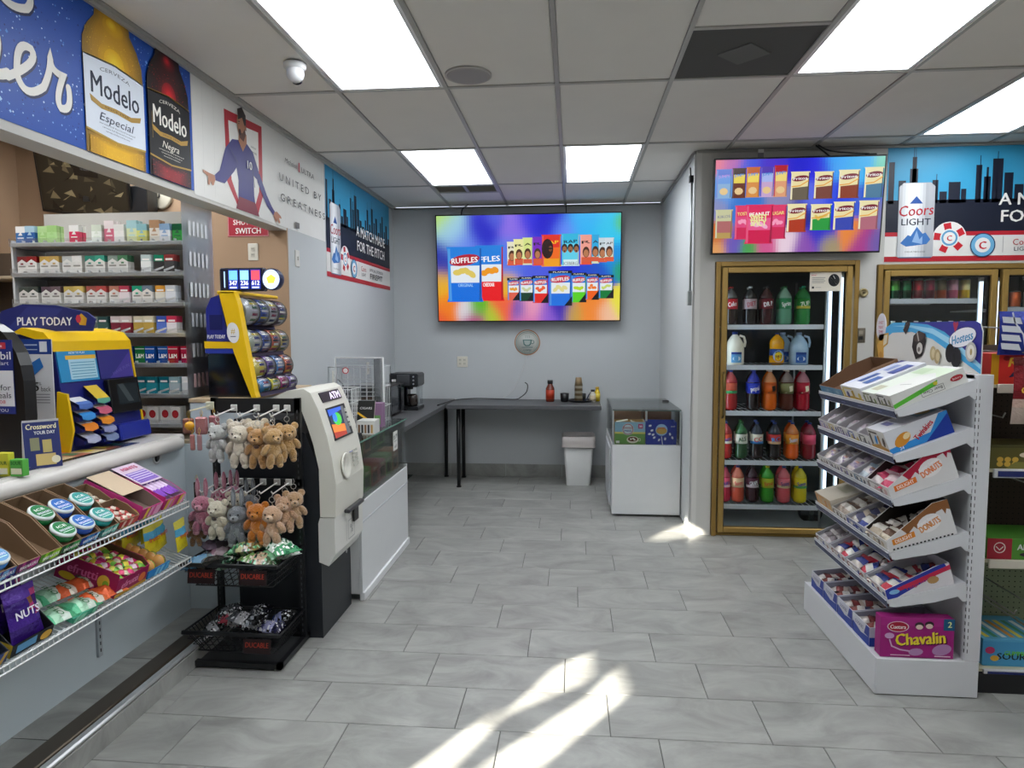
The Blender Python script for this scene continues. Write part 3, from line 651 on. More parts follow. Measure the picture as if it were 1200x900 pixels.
# beer banner: u = y-1.30, v = z-2.297
def beer(A):
    A.eps = .00015
    rnd = random.Random(3)
    w = 2.06
    for k in range(1500):
        x, y = rnd.uniform(.02, w-.02), rnd.uniform(.01, .59); s = rnd.uniform(.0012, .0045)*(1 if rnd.random() < .9 else 2)
        A.k = 2+(k % 2); c_ = rnd.choice(['#7fb2ee', '#cfe4ff', '#0a2f86', '#3f86dc', '#08246c', '#a6cdf8'])
        A.k -= 1; A.poly([(x, y-s), (x+s, y), (x, y+s), (x-s, y)], c_)
    A.k = 6
    # brush lettering
    strokes = []
    def script(pts, wd): strokes.append((pts, wd))
    def ink():
        for k0, c_, o in ((5, '#0d1f50', (.006, -.008)), (11, '#efece6', (0, 0))):
            for pts, wd in strokes:
                P = [(x+o[0], y+o[1]) for x, y in pts]
                A.k = k0+.5*strokes.index((pts, wd)); 
                for p in (P[0], P[-1]): A.k -= .9; A.oval(p[0], p[1], wd/2, wd/2*1.05, c_, 10)
                A.k += .1; A.line(P, wd, c_, .03)
        A.k = 18
    bez = lambda a, b_, c_, n=9: [((1-t)**2*a[0]+2*t*(1-t)*b_[0]+t*t*c_[0], (1-t)**2*a[1]+2*t*(1-t)*b_[1]+t*t*c_[1]) for t in [i/n for i in range(n+1)]]
    V = lambda y, z: (y-1.30, z-2.297)
    script(bez(V(2.02, 2.40), V(2.05, 2.62), V(2.16, 2.60))+bez(V(2.16, 2.60), V(2.22, 2.58), V(2.17, 2.47))+bez(V(2.17, 2.47), V(2.16, 2.42), V(2.23, 2.46)), .034)
    script(bez(V(2.23, 2.45), V(2.38, 2.55), V(2.34, 2.585))+bez(V(2.34, 2.585), V(2.27, 2.60), V(2.27, 2.47))+bez(V(2.27, 2.47), V(2.30, 2.39), V(2.39, 2.47)), .028)
    script(bez(V(2.39, 2.47), V(2.43, 2.54), V(2.43, 2.60))+bez(V(2.43, 2.60), V(2.42, 2.54), V(2.49, 2.545))+bez(V(2.49, 2.545), V(2.44, 2.44), V(2.47, 2.42))+bez(V(2.47, 2.42), V(2.53, 2.42), V(2.515, 2.51)), .028)
    script(bez(V(1.78, 2.43), V(1.80, 2.62), V(1.86, 2.44))+bez(V(1.86, 2.44), V(1.9, 2.64), V(1.94, 2.44)), .03)
    script(bez(V(2.20, 2.73), V(2.25, 2.68), V(2.33, 2.72))+bez(V(2.33, 2.72), V(2.38, 2.77), V(2.30, 2.83)), .028)
    ink()
    # pale and dark bottles
    def btl(y0, y1, glass, hi, edge, lab, ltx, name2, band):
        c = (y0+y1)/2-1.30; hw = (y1-y0)/2; top = .603
        nk = hw*.56
        prof = [(-hw, 0), (hw, 0), (hw, .40), (hw*.98, .45), (hw*.82, .51), (nk*1.05, .56), (nk, top), (-nk, top), (-nk*1.05, .56), (-hw*.82, .51), (-hw*.98, .45), (-hw, .40)]
        A.poly([(c+x, y) for x, y in prof], edge)
        for j in range(10): A.poly([(c+x*(.98-.07*j), y) for x, y in prof], mix(edge, glass, min(1, j/4)) if j < 5 else mix(glass, hi[0], (j-4)/5)); A.k -= .6
        def glow(x, y, rx, ry, c0, c1, n=9):
            for j in range(n): A.oval(x, y, rx*(1-j/n*.8), ry*(1-j/n*.8), mix(c0, c1, (j+.5)/n), 20); A.k -= .6
        glow(c, .41, hw*.52, .075, hi[0], hi[1]); glow(c, .405, hw*.34, .058, hi[1], hi[2]); glow(c, .55, nk*.62, .04, hi[0], hi[1]); glow(c-nk*.1, .56, nk*.3, .022, hi[1], hi[2], 6)
        for j in range(6): A.rect(c-hw*(.9-.1*j), .0, c+hw*(.9-.1*j), .07-.004*j, mix(glass, hi[1], (j+1)/6)); A.k -= .6
        A.poly([(c-hw, .09), (c, .075), (c+hw, .09), (c+hw, .385), (c, .40), (c-hw, .385)], lab)
        A.line([(c-hw, .383), (c, .398), (c+hw, .383)], .008, band); A.line([(c-hw, .092), (c, .077), (c+hw, .092)], .008, band)
        if lab[1] in '01': A.line([(c-hw*.85, .29), (c-hw*.85, .17)], .002, band)
        A.text('CERVEZA', c, .352, .016, ltx if lab != '#dfe6f2' else '#6a6f7a', w=hw*1.0, bold=.01, arch=.012)
        A.text('Modelo', c, .287, .088, '#15213c' if lab == '#dfe6f2' else '#f2efe6', w=hw*1.62, bold=.022)
        A.poly([(c-hw*.86, .232), (c-hw*.5, .213), (c, .218), (c+hw*.5, .213), (c+hw*.86, .232), (c+hw*.82, .207), (c+hw*.5, .192), (c, .198), (c-hw*.5, .192), (c-hw*.82, .207)], '#b08a3c')
        A.text('SINCE 1925', c, .206, .008, '#5a4218', w=hw*.8)
        A.text(name2, c, .163, .034, ltx, w=hw*(1.1 if len(name2) > 5 else .8), shear=.35)
        for k in range(3): A.text('cerveza full flavored brewed', c, .134-.013*k, .006, ltx, w=hw*(1.2-.2*k))
        r2 = random.Random(int(c*100))
        for k in range(160):
            x, y = c+r2.uniform(-hw*.95, hw*.95), r2.choice((r2.uniform(.40, .5), r2.uniform(.005, .07))); s = r2.uniform(.0008, .0022)
            A.k -= 1; A.poly([(x, y-s), (x+s, y), (x, y+s), (x-s, y)], hi[2])
    btl(2.598, 2.975, '#b98922', ('#cf9a1e', '#e9b416', '#fbd833'), '#8a6a22', '#dfe6f2', '#2a3550', 'Especial', '#c2a04a')
    btl(3.0, 3.335, '#2a0c10', ('#3d0d14', '#8c1420', '#e0202c'), '#150a0e', '#16161a', '#e6e2d6', 'Negra', '#b28f42')
sheet('beer_banner', 'glittery blue banner showing a golden bottle and a dark bottle', 'banner', LEFTW(1.30, 2.297), 2.072, .605, '#1a4fae', beer)
# soccer banner, white: u = y-3.375, v = z-2.28
def soccer(A):
    V = lambda y, z: (y-3.375, z-2.28)
    red = '#b51c2e'
    A.poly([V(3.70, 2.815), V(4.16, 2.85), V(4.15, 2.42), V(4.08, 2.30), V(3.95, 2.285), V(3.84, 2.285), V(3.71, 2.42)], red)
    A.poly([V(3.745, 2.765), V(4.11, 2.80), V(4.10, 2.44), V(4.04, 2.34), V(3.95, 2.29), V(3.87, 2.29), V(3.76, 2.44)], '#e8e6e2')
    A.text('UNITED BY', *V(4.04, 2.69), .012, '#333', w=.07); A.text('GREATNESS', *V(4.04, 2.66), .012, '#333', w=.08)
    navy, skin, hair, red2 = '#2a2678', '#b0785a', '#221a18', '#7d1c30'
    # arms spread, torso, head thrown back in a shout
    A.poly([V(3.70, 2.60), V(3.78, 2.67), V(3.93, 2.70), V(4.03, 2.66), V(4.10, 2.56), V(4.10, 2.50), V(4.03, 2.52), V(4.03, 2.40), V(4.05, 2.32), V(3.83, 2.32), V(3.84, 2.45), V(3.82, 2.52), V(3.79, 2.49), V(3.68, 2.40), V(3.58, 2.395), V(3.57, 2.42), V(3.63, 2.46)], navy)
    A.poly([V(4.05, 2.56), V(4.11, 2.55), V(4.20, 2.44), V(4.27, 2.38), V(4.33, 2.345), V(4.30, 2.325), V(4.20, 2.37), V(4.08, 2.49)], navy)
    A.poly([V(3.84, 2.36), V(4.04, 2.36), V(4.09, 2.285), V(3.80, 2.285)], red2)
    A.poly([V(3.57, 2.42), V(3.52, 2.42), V(3.455, 2.425), V(3.455, 2.41), V(3.505, 2.40), V(3.50, 2.36), V(3.515, 2.355), V(3.53, 2.38), V(3.545, 2.36), V(3.56, 2.365), V(3.58, 2.40)], skin)
    A.poly([V(4.30, 2.35), V(4.34, 2.36), V(4.40, 2.34), V(4.41, 2.325), V(4.37, 2.325), V(4.39, 2.295), V(4.37, 2.29), V(4.345, 2.31), V(4.33, 2.285), V(4.31, 2.30), V(4.29, 2.325)], skin)
    A.poly([V(3.86, 2.74), V(3.85, 2.68), V(3.90, 2.63), V(3.95, 2.69), V(3.95, 2.74)], skin)
    A.oval(*V(3.885, 2.775), .047, .075, skin, 18, .12)
    A.poly([V(3.85, 2.80), V(3.845, 2.86), V(3.90, 2.885), V(3.945, 2.85), V(3.95, 2.76), V(3.925, 2.79), V(3.90, 2.825)], hair)
    A.poly([V(3.855, 2.735), V(3.865, 2.70), V(3.91, 2.69), V(3.94, 2.74), V(3.93, 2.77), V(3.90, 2.735)], '#5a3626')
    A.oval(*V(3.868, 2.735), .014, .018, '#2a0d0d', 10); A.line([V(3.848, 2.79), V(3.872, 2.795)], .005, hair); A.line([V(3.85, 2.778), V(3.865, 2.78)], .004, '#111')
    A.oval(*V(3.935, 2.775), .009, .016, '#9a6448', 10)
    A.text('10', *V(3.975, 2.57), .05, '#e8e8ee', bold=.04, w=.06)
    A.line([V(3.73, 2.62), V(3.83, 2.55)], .006, '#34386f'); A.line([V(4.0, 2.6), V(4.03, 2.45)], .005, '#1c1f52')
    A.text('Michelob', *V(4.58, 2.73), .032, '#222', w=.20, shear=.3); A.rect(*V(4.705, 2.70), *V(4.725, 2.765), red); A.text('ULTRA', *V(4.87, 2.727), .037, '#333', w=.24)
    A.text('U N I T E D   B Y', *V(4.75, 2.60), .052, '#1a1a1c', w=.74, bold=.012)
    A.text('G R E A T N E S S', *V(4.79, 2.47), .052, '#1a1a1c', w=.80, bold=.012)
    A.rect(*V(4.62, 2.30), *V(4.69, 2.34), '#77736c')
    for y in (3.45, 3.56, 4.45, 5.12): A.line([V(y, 2.30), V(y+.01, 2.87)], .0015, '#c5c4c0')
sheet('soccer_banner', 'white banner with a shouting player in a dark blue number ten shirt', 'banner', LEFTW(3.376, 2.28), 1.842, .622, '#dddcd8', soccer)
def skyline(w, h):
    # u,v in 0..w, 0..h ; drawn once for both banners
    def f(A):
        A.eps = .0002; k = w/1.87; y0 = h*.245
        A.rect(0, y0, w, h, '#3497c2'); A.rect(0, h*.5, w, h*.8, '#3a9fc9') if False else None
        A.rect(0, y0, w, h*.53, '#141a2c')
        b = [(0.01, .05, .86), (.08, .13, .70), (.155, .21, .80), (.17, .2, .90), (.178, .182, .99), (.19, .193, .98), (.25, .29, .60), (.31, .35, .70), (.335, .34, .75), (.36, .41, .60), (.42, .50, .68), (.505, .54, .62), (.60, .64, .82), (.625, .63, .90), (.655, .70, .72), (.67, .685, .80), (.71, .78, .87), (.74, .745, .93), (.79, .85, .75), (.86, .92, .65),
             (.93, 1.0, .60), (1.02, 1.06, .68), (1.08, 1.13, .80), (1.10, 1.105, .88), (1.15, 1.2, .66), (1.22, 1.28, .84), (1.24, 1.245, .92), (1.3, 1.34, .7), (1.36, 1.42, .76), (1.44, 1.5, .62), (1.52, 1.56, .74), (1.58, 1.63, .82), (1.66, 1.7, .66), (1.72, 1.78, .74), (1.8, 1.86, .6)]
        for a, c_, t in b: A.k -= 1; A.rect(a*k, h*.5, min(c_*k, w), h*t, '#141a2c')
        A.k += 1
        A.rect(0, y0-h*.025, w, y0+h*.01, '#b3202e')
        A.rect(0, 0, w, h*.045, '#b3202e')
        A.text('A MATCH MADE', k*1.22, h*.53, h*.105, '#e9e7e3', w=.92*k, bold=.03); A.text('FOR THE PITCH', k*1.22, h*.385, h*.105, '#e9e7e3', w=.88*k, bold=.03)
        # ball
        c0, r = (.44*k, h*.20), .115*k
        A.oval(*c0, r, r, '#dfdedb', 28)
        for n in range(5):
            a = n*1.2566+.5; A.poly([(c0[0]+r*.95*math.cos(a-.24), c0[1]+r*.95*math.sin(a-.24)), (c0[0]+r*.95*math.cos(a+.24), c0[1]+r*.95*math.sin(a+.24)), (c0[0]+r*.5*math.cos(a+.4), c0[1]+r*.5*math.sin(a+.4)), (c0[0]+r*.55*math.cos(a-.4), c0[1]+r*.55*math.sin(a-.4))], '#c0202e')
        A.oval(*c0, r*.56, r*.56, '#e4e4e2', 20); A.oval(c0[0], c0[1], r*.48, r*.48, '#5a9ac4', 20); A.oval(c0[0], c0[1], r*.36, r*.36, '#e4e4e2', 20); A.text('C', *c0, r*.34, '#c0202e', bold=.05)
        # can
        x0, x1, z0, z1 = .085*k, .33*k, h*.03, h*.68
        A.poly([(x0, z0+.01), (x0+.02*k, z0), (x1-.02*k, z0), (x1, z0+.01), (x1, z1-.03), (x1-.03*k, z1), (x0+.03*k, z1), (x0, z1-.03)], '#a9adb4')
        for j in range(12):
            a_ = x0+.005*k+(x1-x0-.01*k)*j/12; A.rect(a_, z0+.008, a_+(x1-x0-.01*k)/12, z1-(.02 if j in (0, 11) else .004), mix('#979ba3', '#eceef1', max(0, math.sin(math.pi*(j+1.5)/11))**.8 if j < 10 else .25)); A.k -= 1
        A.k += 1
        A.poly([(x0+.075*k, h*.5), (x0+.12*k, h*.565), (x0+.165*k, h*.5)], '#24509c')
        A.text('Coors', (x0+x1)/2, h*.445, h*.095, '#b0202c', w=.235*k, bold=.02, rot=.05, shear=.12)
        A.text('LIGHT', (x0+x1)/2, h*.345, h*.06, '#1d2436', w=.20*k, bold=.02)
        m_ = [(x0+.02*k, h*.16), (x0+.07*k, h*.23), (x0+.09*k, h*.22), (x0+.13*k, h*.30), (x0+.17*k, h*.24), (x0+.19*k, h*.25), (x0+.225*k, h*.19), (x0+.2*k, h*.15), (x0+.06*k, h*.13)]
        A.poly(m_, '#3f74b8'); A.poly([(x0+.1*k, h*.17), (x0+.13*k, h*.27), (x0+.15*k, h*.19), (x0+.17*k, h*.22), (x0+.17*k, h*.15)], '#8fb2dc')
        A.text('COLD AS THE ROCKIES', (x0+x1)/2, h*.085, h*.014, '#444', w=.14*k); A.line([(x0+.01, z0+.004), (x1-.01, z0+.004)], .006, '#3a5a8a')
        # badges
        c1 = (.665*k, h*.135); 
        A.oval(*c1, .085*k, .085*k, '#16325a', 26); A.oval(*c1, .078*k, .078*k, '#69a8cf', 26); A.oval(*c1, .052*k, .052*k, '#e4e4e2', 22); A.text('C', *c1, .055*k, '#c0202e', bold=.06)
        A.line([(.80*k, h*.07), (.80*k, h*.21)], .003, '#777')
        A.text('Coors', .94*k, h*.16, h*.055, '#b0202c', w=.15*k, bold=.01); A.text('LIGHT', .94*k, h*.10, h*.035, '#1d2436', w=.13*k, bold=.01)
        A.text('OFFICIAL SPONSOR', 1.35*k, h*.17, h*.032, '#222', w=.46*k, bold=.01); A.text('FIREPIT', 1.35*k, h*.105, h*.06, '#1a1a1c', w=.42*k, bold=.02)
    return f
sheet('skyline_banner', 'tall skyline banner with beer can on the left wall', 'banner', LEFTW(5.235, 2.015), 1.85, .885, '#dcdbd8', skyline(1.85, .885))
sheet('skyline_banner', 'wide skyline banner with beer can above the double cooler doors', 'banner', COOLW(2.262, 2.072), 1.90, .83, '#dcdbd8', skyline(1.90, .83))
# ------------------------------------------------ television screens
def blobs(seed_pts):
    def f(u, v):
        r = [0, 0, 0]; W_ = 0
        for x, y, s, c_ in seed_pts:
            s = s*.72
            wgt = math.exp(-((u-x)**2+((v-y)*.56)**2)/(2*s*s)); cc = C(c_); W_ += wgt
            for i in range(3): r[i] += cc[i]*wgt
        return tuple(a/(W_+1e-9) for a in r)
    return f
BG1 = [(.0, 1, .07, '#b6e06a'), (.08, .85, .07, '#9fd0e8'), (.25, .85, .07, '#1414c8'), (.33, .95, .04, '#3c50d8'), (.0, .6, .08, '#2030a8'), (.15, .7, .07, '#6a8af0'), (.42, .9, .06, '#8a6ae8'), (.5, .95, .05, '#2a2ae0'), (.62, .95, .08, '#2018d0'), (.7, .85, .05, '#6a8cff'), (.8, .9, .08, '#28b4f8'), (.93, .85, .06, '#30c8f0'), (1, .9, .03, '#5ac86a'), (.95, .6, .05, '#1090e0'), (1, .5, .03, '#20a070'), (.4, .6, .08, '#5a7ae8'), (.55, .55, .08, '#4a5ae0'), (.75, .55, .08, '#2030d8'), (.85, .5, .06, '#1850c8'), (.0, .35, .06, '#e8b020'), (.04, .12, .06, '#f08018'), (.0, .0, .05, '#e04830'), (.15, .1, .04, '#d8d8e0'), (.22, .12, .04, '#58b820'), (.3, .05, .04, '#a8c830'), (.36, .12, .05, '#f06038'), (.38, .35, .05, '#e8b020'), (.45, .1, .04, '#5a50b8'), (.52, .1, .05, '#f0a0b8'), (.6, .05, .05, '#8a5ad0'), (.68, .12, .05, '#3020b0'), (.75, .08, .04, '#c8a040'), (.85, .12, .06, '#f08830'), (.93, .08, .04, '#f0c0a0'), (1, .15, .04, '#e8e040'), (.2, .0, .05, '#b04880'), (.5, .0, .06, '#d070b0')]
BG2 = [(.0, 1, .06, '#e0708a'), (.1, .97, .05, '#b05aa8'), (.2, .9, .06, '#3048d8'), (.35, .9, .07, '#4a30c8'), (.5, .95, .06, '#2020d0'), (.62, .9, .06, '#2a28e0'), (.72, .95, .06, '#40a8f8'), (.85, .9, .07, '#38b0f0'), (1, .9, .05, '#7ad0b8'), (.05, .7, .06, '#5a9ae8'), (.0, .5, .05, '#8a90c0'), (.2, .5, .07, '#3878d0'), (.4, .55, .06, '#8a8ab8'), (.5, .4, .06, '#28288a'), (.6, .6, .06, '#5a6ae8'), (.75, .55, .07, '#2848e0'), (.9, .55, .06, '#3a60d0'), (1, .4, .05, '#7a7ab0'), (.03, .2, .05, '#c86a30'), (.03, .05, .04, '#e0a060'), (.12, .1, .05, '#6a5ab8'), (.22, .06, .04, '#48a050'), (.32, .1, .05, '#d05890'), (.45, .12, .05, '#e8d0e0'), (.55, .08, .05, '#8a50b0'), (.66, .2, .06, '#3030c8'), (.7, .1, .04, '#a89860'), (.82, .2, .05, '#e88838'), (.9, .12, .05, '#a83a8a'), (.97, .1, .04, '#6a5aa8')]
def tv(name, label, M, w, h, bg, draw, nx=72, ny=40):
    t = thing(name, label, 'television', M)
    MB().box(-.012, -.012, -.045, w+.012, h+.012, -.002, '#101114', 'plastic', b=.004).build('bezel', t)
    q = MB(); f = blobs(bg); vs = [(w*i/nx, h*j/ny, 0) for j in range(ny+1) for i in range(nx+1)]; fs = []; cs = []
    for j in range(ny):
        for i in range(nx): fs.append((j*(nx+1)+i, j*(nx+1)+i+1, (j+1)*(nx+1)+i+1, (j+1)*(nx+1)+i)); cs.append(f((i+.5)/nx, (j+.5)/ny))
    q.add(vs, fs, cs, 'screen'); A = Art(q, (0, 0, 0), (1, 0, 0), (0, 1, 0), 'screen', eps=.00025); draw(A, w, h); q.build('screen', t)
    MB().box(w*.35, h*.3, -.075, w*.65, h*.7, -.045, '#222', 'plastic', b=.004).build('wall_bracket', t)
    return t
def bag(A, x, y, w, h, top, mid, low, txt, tcol='#fff', logo=None, chips=None, sp=.06, slant=0, midh=(.35, .66)):
    e = w*.04
    P = [(x, y), (x+w, y), (x+w-e, y+h*.08), (x+w-e, y+h*.92), (x+w, y+h), (x, y+h), (x+e, y+h*.92), (x+e, y+h*.08)]
    A.poly(P, low)
    a, b_ = y+h*midh[0], y+h*midh[1]
    A.poly([(x+e, b_+slant), (x+w-e, b_-slant*0+slant*1.5), (x+w-e, y+h*.92), (x+w, y+h), (x, y+h), (x+e, y+h*.92)], top)
    A.poly([(x+e, a), (x+w-e, a+slant), (x+w-e, b_+slant*1.5), (x+e, b_+slant)], mid)
    for j in range(3): A.poly([(x+e+w*.02*j, y+h*.02), (x+e+w*(.05+.02*j), y+h*.02), (x+e+w*(.03+.02*j), y+h*.97), (x+e+w*.01*j, y+h*.97)], mix(top if isinstance(top, str) else '#888888', '#ffffff', .12+.05*j)); A.k -= .7
    A.poly([(x+w-e*3, y+h*.02), (x+w-e, y+h*.02), (x+w-e, y+h*.97), (x+w-e*2, y+h*.97)], mix(low, '#101018', .25))
    if chips:
        r = random.Random(int(x*1000))
        for k in range(4): A.oval(x+w*(.3+.13*k), (a+b_)/2+r.uniform(-.1, .1)*h*.6, w*.13, h*.055, chips, 10, r.uniform(-1, 1))
    if logo: A.oval(x+w*.5, y+h*.76, w*.42, h*.10, logo, 16, .15)
    A.text(txt, x+w*.5, y+h*.76, h*.10, tcol, w=w*.72, bold=.04, rot=.06)
def screen1(A, w, h):
    X_ = lambda p: (p-88)/1000*w if False else (p-90)/(1085-90)*w
    Y_ = lambda p: (665-p)/(665-105)*h
    def B(x0, y0, x1, y1, *a, **k): bag(A, X_(x0), Y_(y1), X_(x1)-X_(x0), Y_(y0)-Y_(y1), *a, **k)
    B(300, 262, 458, 558, '#1c7fe0', '#e4ecf4', '#e8141c', 'FFLES', '#fff', chips='#f09a18'); A.text('CHEDDAR', X_(372), Y_(470), .04, '#fff', w=.12, bold=.03)
    B(140, 268, 342, 562, '#1c7fe0', '#e4ecf4', '#0f6fe0', 'RUFFLES', '#fff', logo='#b01c34', chips='#e0c860'); A.text('ORIGINAL', X_(245), Y_(472), .035, '#9fd0ff', w=.16, bold=.02)
    rap = [(474, 245, 530, 368, '#e8e4c8', 'R'), (510, 232, 572, 368, '#eae6a0', 'R'), (560, 225, 615, 368, '#d8e48a', 'A'), (612, 222, 670, 372, '#7a28c0', 'R'), (868, 215, 935, 370, '#f0a090', 'R'), (930, 215, 972, 365, '#28a8e0', 'A'), (968, 232, 1010, 358, '#c8d8e0', 'P'), (1000, 232, 1050, 350, '#d0dce4', 'AP')]
    for a, b_, c_, d, col, tx in rap:
        B(a, b_, c_, d, col, col, '#e05030' if tx == 'R' else '#d8e0c0', tx, '#222', midh=(.25, .6)); cx_, cy_ = X_((a+c_)/2), Y_((b_+d)/2+12)
        A.oval(cx_, cy_, .035, .055, '#4a2a1a', 12); A.oval(cx_, cy_-.012, .026, .038, '#b87850', 12); A.rect(cx_-.045, cy_-.1, cx_+.045, cy_-.055, '#d85a3a')
    B(768, 208, 868, 376, '#30b8e0', '#60d0ec', '#d8f0f4', 'RAP', '#111', midh=(.2, .7))
    for dx in (-.06, 0.0, .06):
        cx_, cy_ = X_(818)+dx, Y_(288); A.oval(cx_, cy_+.01, .03, .045, '#2a1c18', 12); A.oval(cx_, cy_-.004, .022, .034, '#9a6844', 12); A.oval(cx_, cy_-.02, .008, .01, '#300', 8)
    A.text('ICEBERG', X_(818), Y_(362), .035, '#888', w=.14, bold=.03)
    B(662, 212, 770, 378, '#e03020', '#f06a18', '#f0a018', 'RAP', '#f8d020', midh=(.25, .6))
    cx_, cy_ = X_(695), Y_(285); A.oval(cx_, cy_, .06, .1, '#2a1210', 16); A.oval(cx_+.03, cy_+.0, .018, .03, '#7a4828', 10); A.rect(cx_, cy_-.005, cx_+.05, cy_+.01, '#111')
    ruf = [(475, 435, 545, 555, '#e0604a', '#e8a030'), (540, 430, 622, 560, '#0e3d2a', '#c8d0a0'), (614, 425, 700, 570, '#e02420', '#f06030'), (820, 412, 905, 568, '#58d020', '#b8d820'), (900, 418, 972, 555, '#f06018', '#f07820'), (968, 425, 1050, 548, '#0c7a38', '#c8d870'), (700, 400, 828, 585, '#1870e0', '#e0d890')]
    for a, b_, c_, d, low, ch in ruf:
        B(a, b_, c_, d, '#1f74dc', '#e4ecf0', low, 'RUFFLES', '#fff', logo='#c0304a', chips=ch); x0, x1 = X_(a), X_(c_)
        A.rect(x0, Y_(b_+14), x1, Y_(b_), '#0c0c14'); A.text('FLAMIN', (x0+x1)/2, Y_(b_+7), .014, '#fff', w=(x1-x0)*.6); A.poly([(x1-.08, Y_(d)), (x1, Y_(d)), (x1, Y_(d)+.1)], '#101018')
def screen2(A, w, h):
    X_ = lambda p: (p-45)/(1160-45)*w
    Y_ = lambda p: (635-p)/(635-25)*h
    def B(x0, y0, x1, y1, *a, **k): bag(A, X_(x0), Y_(y1), X_(x1)-X_(x0), Y_(y0)-Y_(y1), *a, **k)
    pk = [(50, 85, 158, 275, '#5a78d0', '#6a9ae0', '#8ab0d8'), (158, 80, 252, 275, '#3a2018', '#e8d050', '#6a3018'), (250, 75, 345, 272, '#c06028', '#f0d860', '#d89048'), (345, 75, 437, 272, '#5038b0', '#a8b8f0', '#c8a8d0'), (435, 68, 528, 272, '#b01c30', '#f0d880', '#e0a078')]
    for a, b_, c_, d, t_, m_, l in pk:
        B(a, b_, c_, d, t_, m_, l, 'JUMPY', '#4a8ad8' if l != '#8ab0d8' else '#b890e0', midh=(.5, .78)); A.oval(X_((a+c_)/2), Y_(d-45), .03, .025, '#e8c890', 10)
    fr = [(545, 112, 675, 295, '#6a6050'), (700, 115, 830, 290, '#7a4438'), (858, 108, 1000, 290, '#8a3a20'), (1025, 95, 1155, 290, '#4a7a9a'), (530, 320, 665, 505, '#b03a20'), (685, 325, 828, 495, '#2a9a40'), (835, 312, 980, 497, '#3848b0'), (1000, 308, 1135, 495, '#b06a7a')]
    for a, b_, c_, d, l in fr:
        B(a, b_, c_, d, '#ece2b0', '#ecdfa8', l, 'Fritos', '#fff', logo='#7a2434', chips=('#d8c060' if l == '#2a9a40' else None), slant=.012, midh=(.42, .6))
        A.line([(X_(a)+.01, Y_(d)+(Y_(b_)-Y_(d))*.47), (X_((a+c_)/2), Y_(d)+(Y_(b_)-Y_(d))*.50), (X_(c_)-.01, Y_(d)+(Y_(b_)-Y_(d))*.68)], .007, '#e8a030')
    B(48, 350, 168, 540, '#c8c8a0', '#b06a6a', '#b89a58', 'KIKOS', '#889', midh=(.2, .6))
    for a, c_, tx in ((180, 300, 'TOSTIS'), (400, 528, 'SUGAR')): B(a, 325, c_, 548, '#e03a6a', '#e04a80', '#d02858', tx, '#f0e080', chips='#f8a0c0')
    B(250, 322, 440, 578, '#e02c60', '#e85a90', '#d01c50', 'PEANUT', '#fff', chips='#f0b0d0'); A.text('SWEET', X_(340), Y_(405), .045, '#e8f0a0', w=.12, bold=.05); A.text('SPICY', X_(340), Y_(440), .045, '#e8f0a0', w=.11, bold=.05)
def tiltframe(x0, x1, y, z0, h, tilt, yaw=0):
    # screen with lower-left corner at (x0,y,z0), leaning forward at the top by tilt
    R = Matrix.Rotation(yaw, 4, 'Z') @ Matrix.Rotation(tilt, 4, 'X')
    M = frame((0, 0, 0), (1, 0, 0), (0, 0, 1), (0, -1, 0))
    return Matrix.Translation((x0, y, z0)) @ R @ M
tv('television', 'large wall television showing chip bags above the desk', tiltframe(-1.425, 0, 7.10, 1.69, 1, math.radians(5)), 1.90, 1.085, BG1, screen1)
tv('television', 'smaller tilted television showing snack bags above the single cooler door', tiltframe(1.015, 0, 5.12, 2.142, 1, math.radians(5)), 1.165, .655, BG2, screen2, 60, 34)
def wire(name, label, pts, r=.004, col='#1a1a1a', M=I4):
    t = thing(name, label, 'cable', T(*pts[-1])); q = MB(); P = [Vector(p)-Vector(pts[-1]) for p in pts]
    out = []
    for i in range(len(P)-1):
        p0, p1, p2, p3 = P[max(i-1, 0)], P[i], P[i+1], P[min(i+2, len(P)-1)]
        for k in range(5):
            s = k/5; out.append(.5*((2*p1)+(p2-p0)*s+(2*p0-5*p1+4*p2-p3)*s*s+(3*p1-p0-3*p2+p3)*s**3))
    out.append(P[-1]); q.tube(out, r, col, 6, 'plastic'); q.build('cord', t); return t
wire('tv_cable', 'short black cable from the ceiling to the large television, left', [(-1.10, 7.1, 2.90), (-1.16, 7.08, 2.85), (-1.17, 7.06, 2.78)], .006)
wire('tv_cable', 'short straight cable from the ceiling to the large television, right', [(-.08, 7.1, 2.90), (-.08, 7.07, 2.79)], .005)
wire('tv_cable', 'black cable looping from the ceiling down behind the tilted television', [(1.73, 5.14, 2.90), (1.80, 5.17, 2.86), (1.86, 5.185, 2.82)], .006)
wire('tv_cable', 'black cable running sideways above the tilted television to a small plug', [(1.74, 5.12, 2.895), (1.84, 5.15, 2.86), (2.0, 5.18, 2.85), (2.12, 5.19, 2.845)], .006)
q = MB().box(-.03, -.02, -.02, .05, .0, .015, '#151515', 'plastic', b=.004); t = thing('power_plug', 'small black power plug high on the wall above the tilted television', 'plug', T(2.13, YC-.002, 2.835)); q.build('body', t); MB().box(-.02, -.03, -.045, .0, -.0, -.021, '#222', 'plastic').build('prong_block', t)
t = thing('tv_mount', 'white metal mount strip between ceiling and the tilted television', 'bracket', T(1.36, YC-.02, 2.80)); MB().box(-.02, -.012, -.03, .02, .0, .10, '#8f9092', 'metal').build('strip', t); MB().box(-.02, -.016, .07, .02, -.012, .095, '#f2f2f0', 'white_metal').build('cap', t)

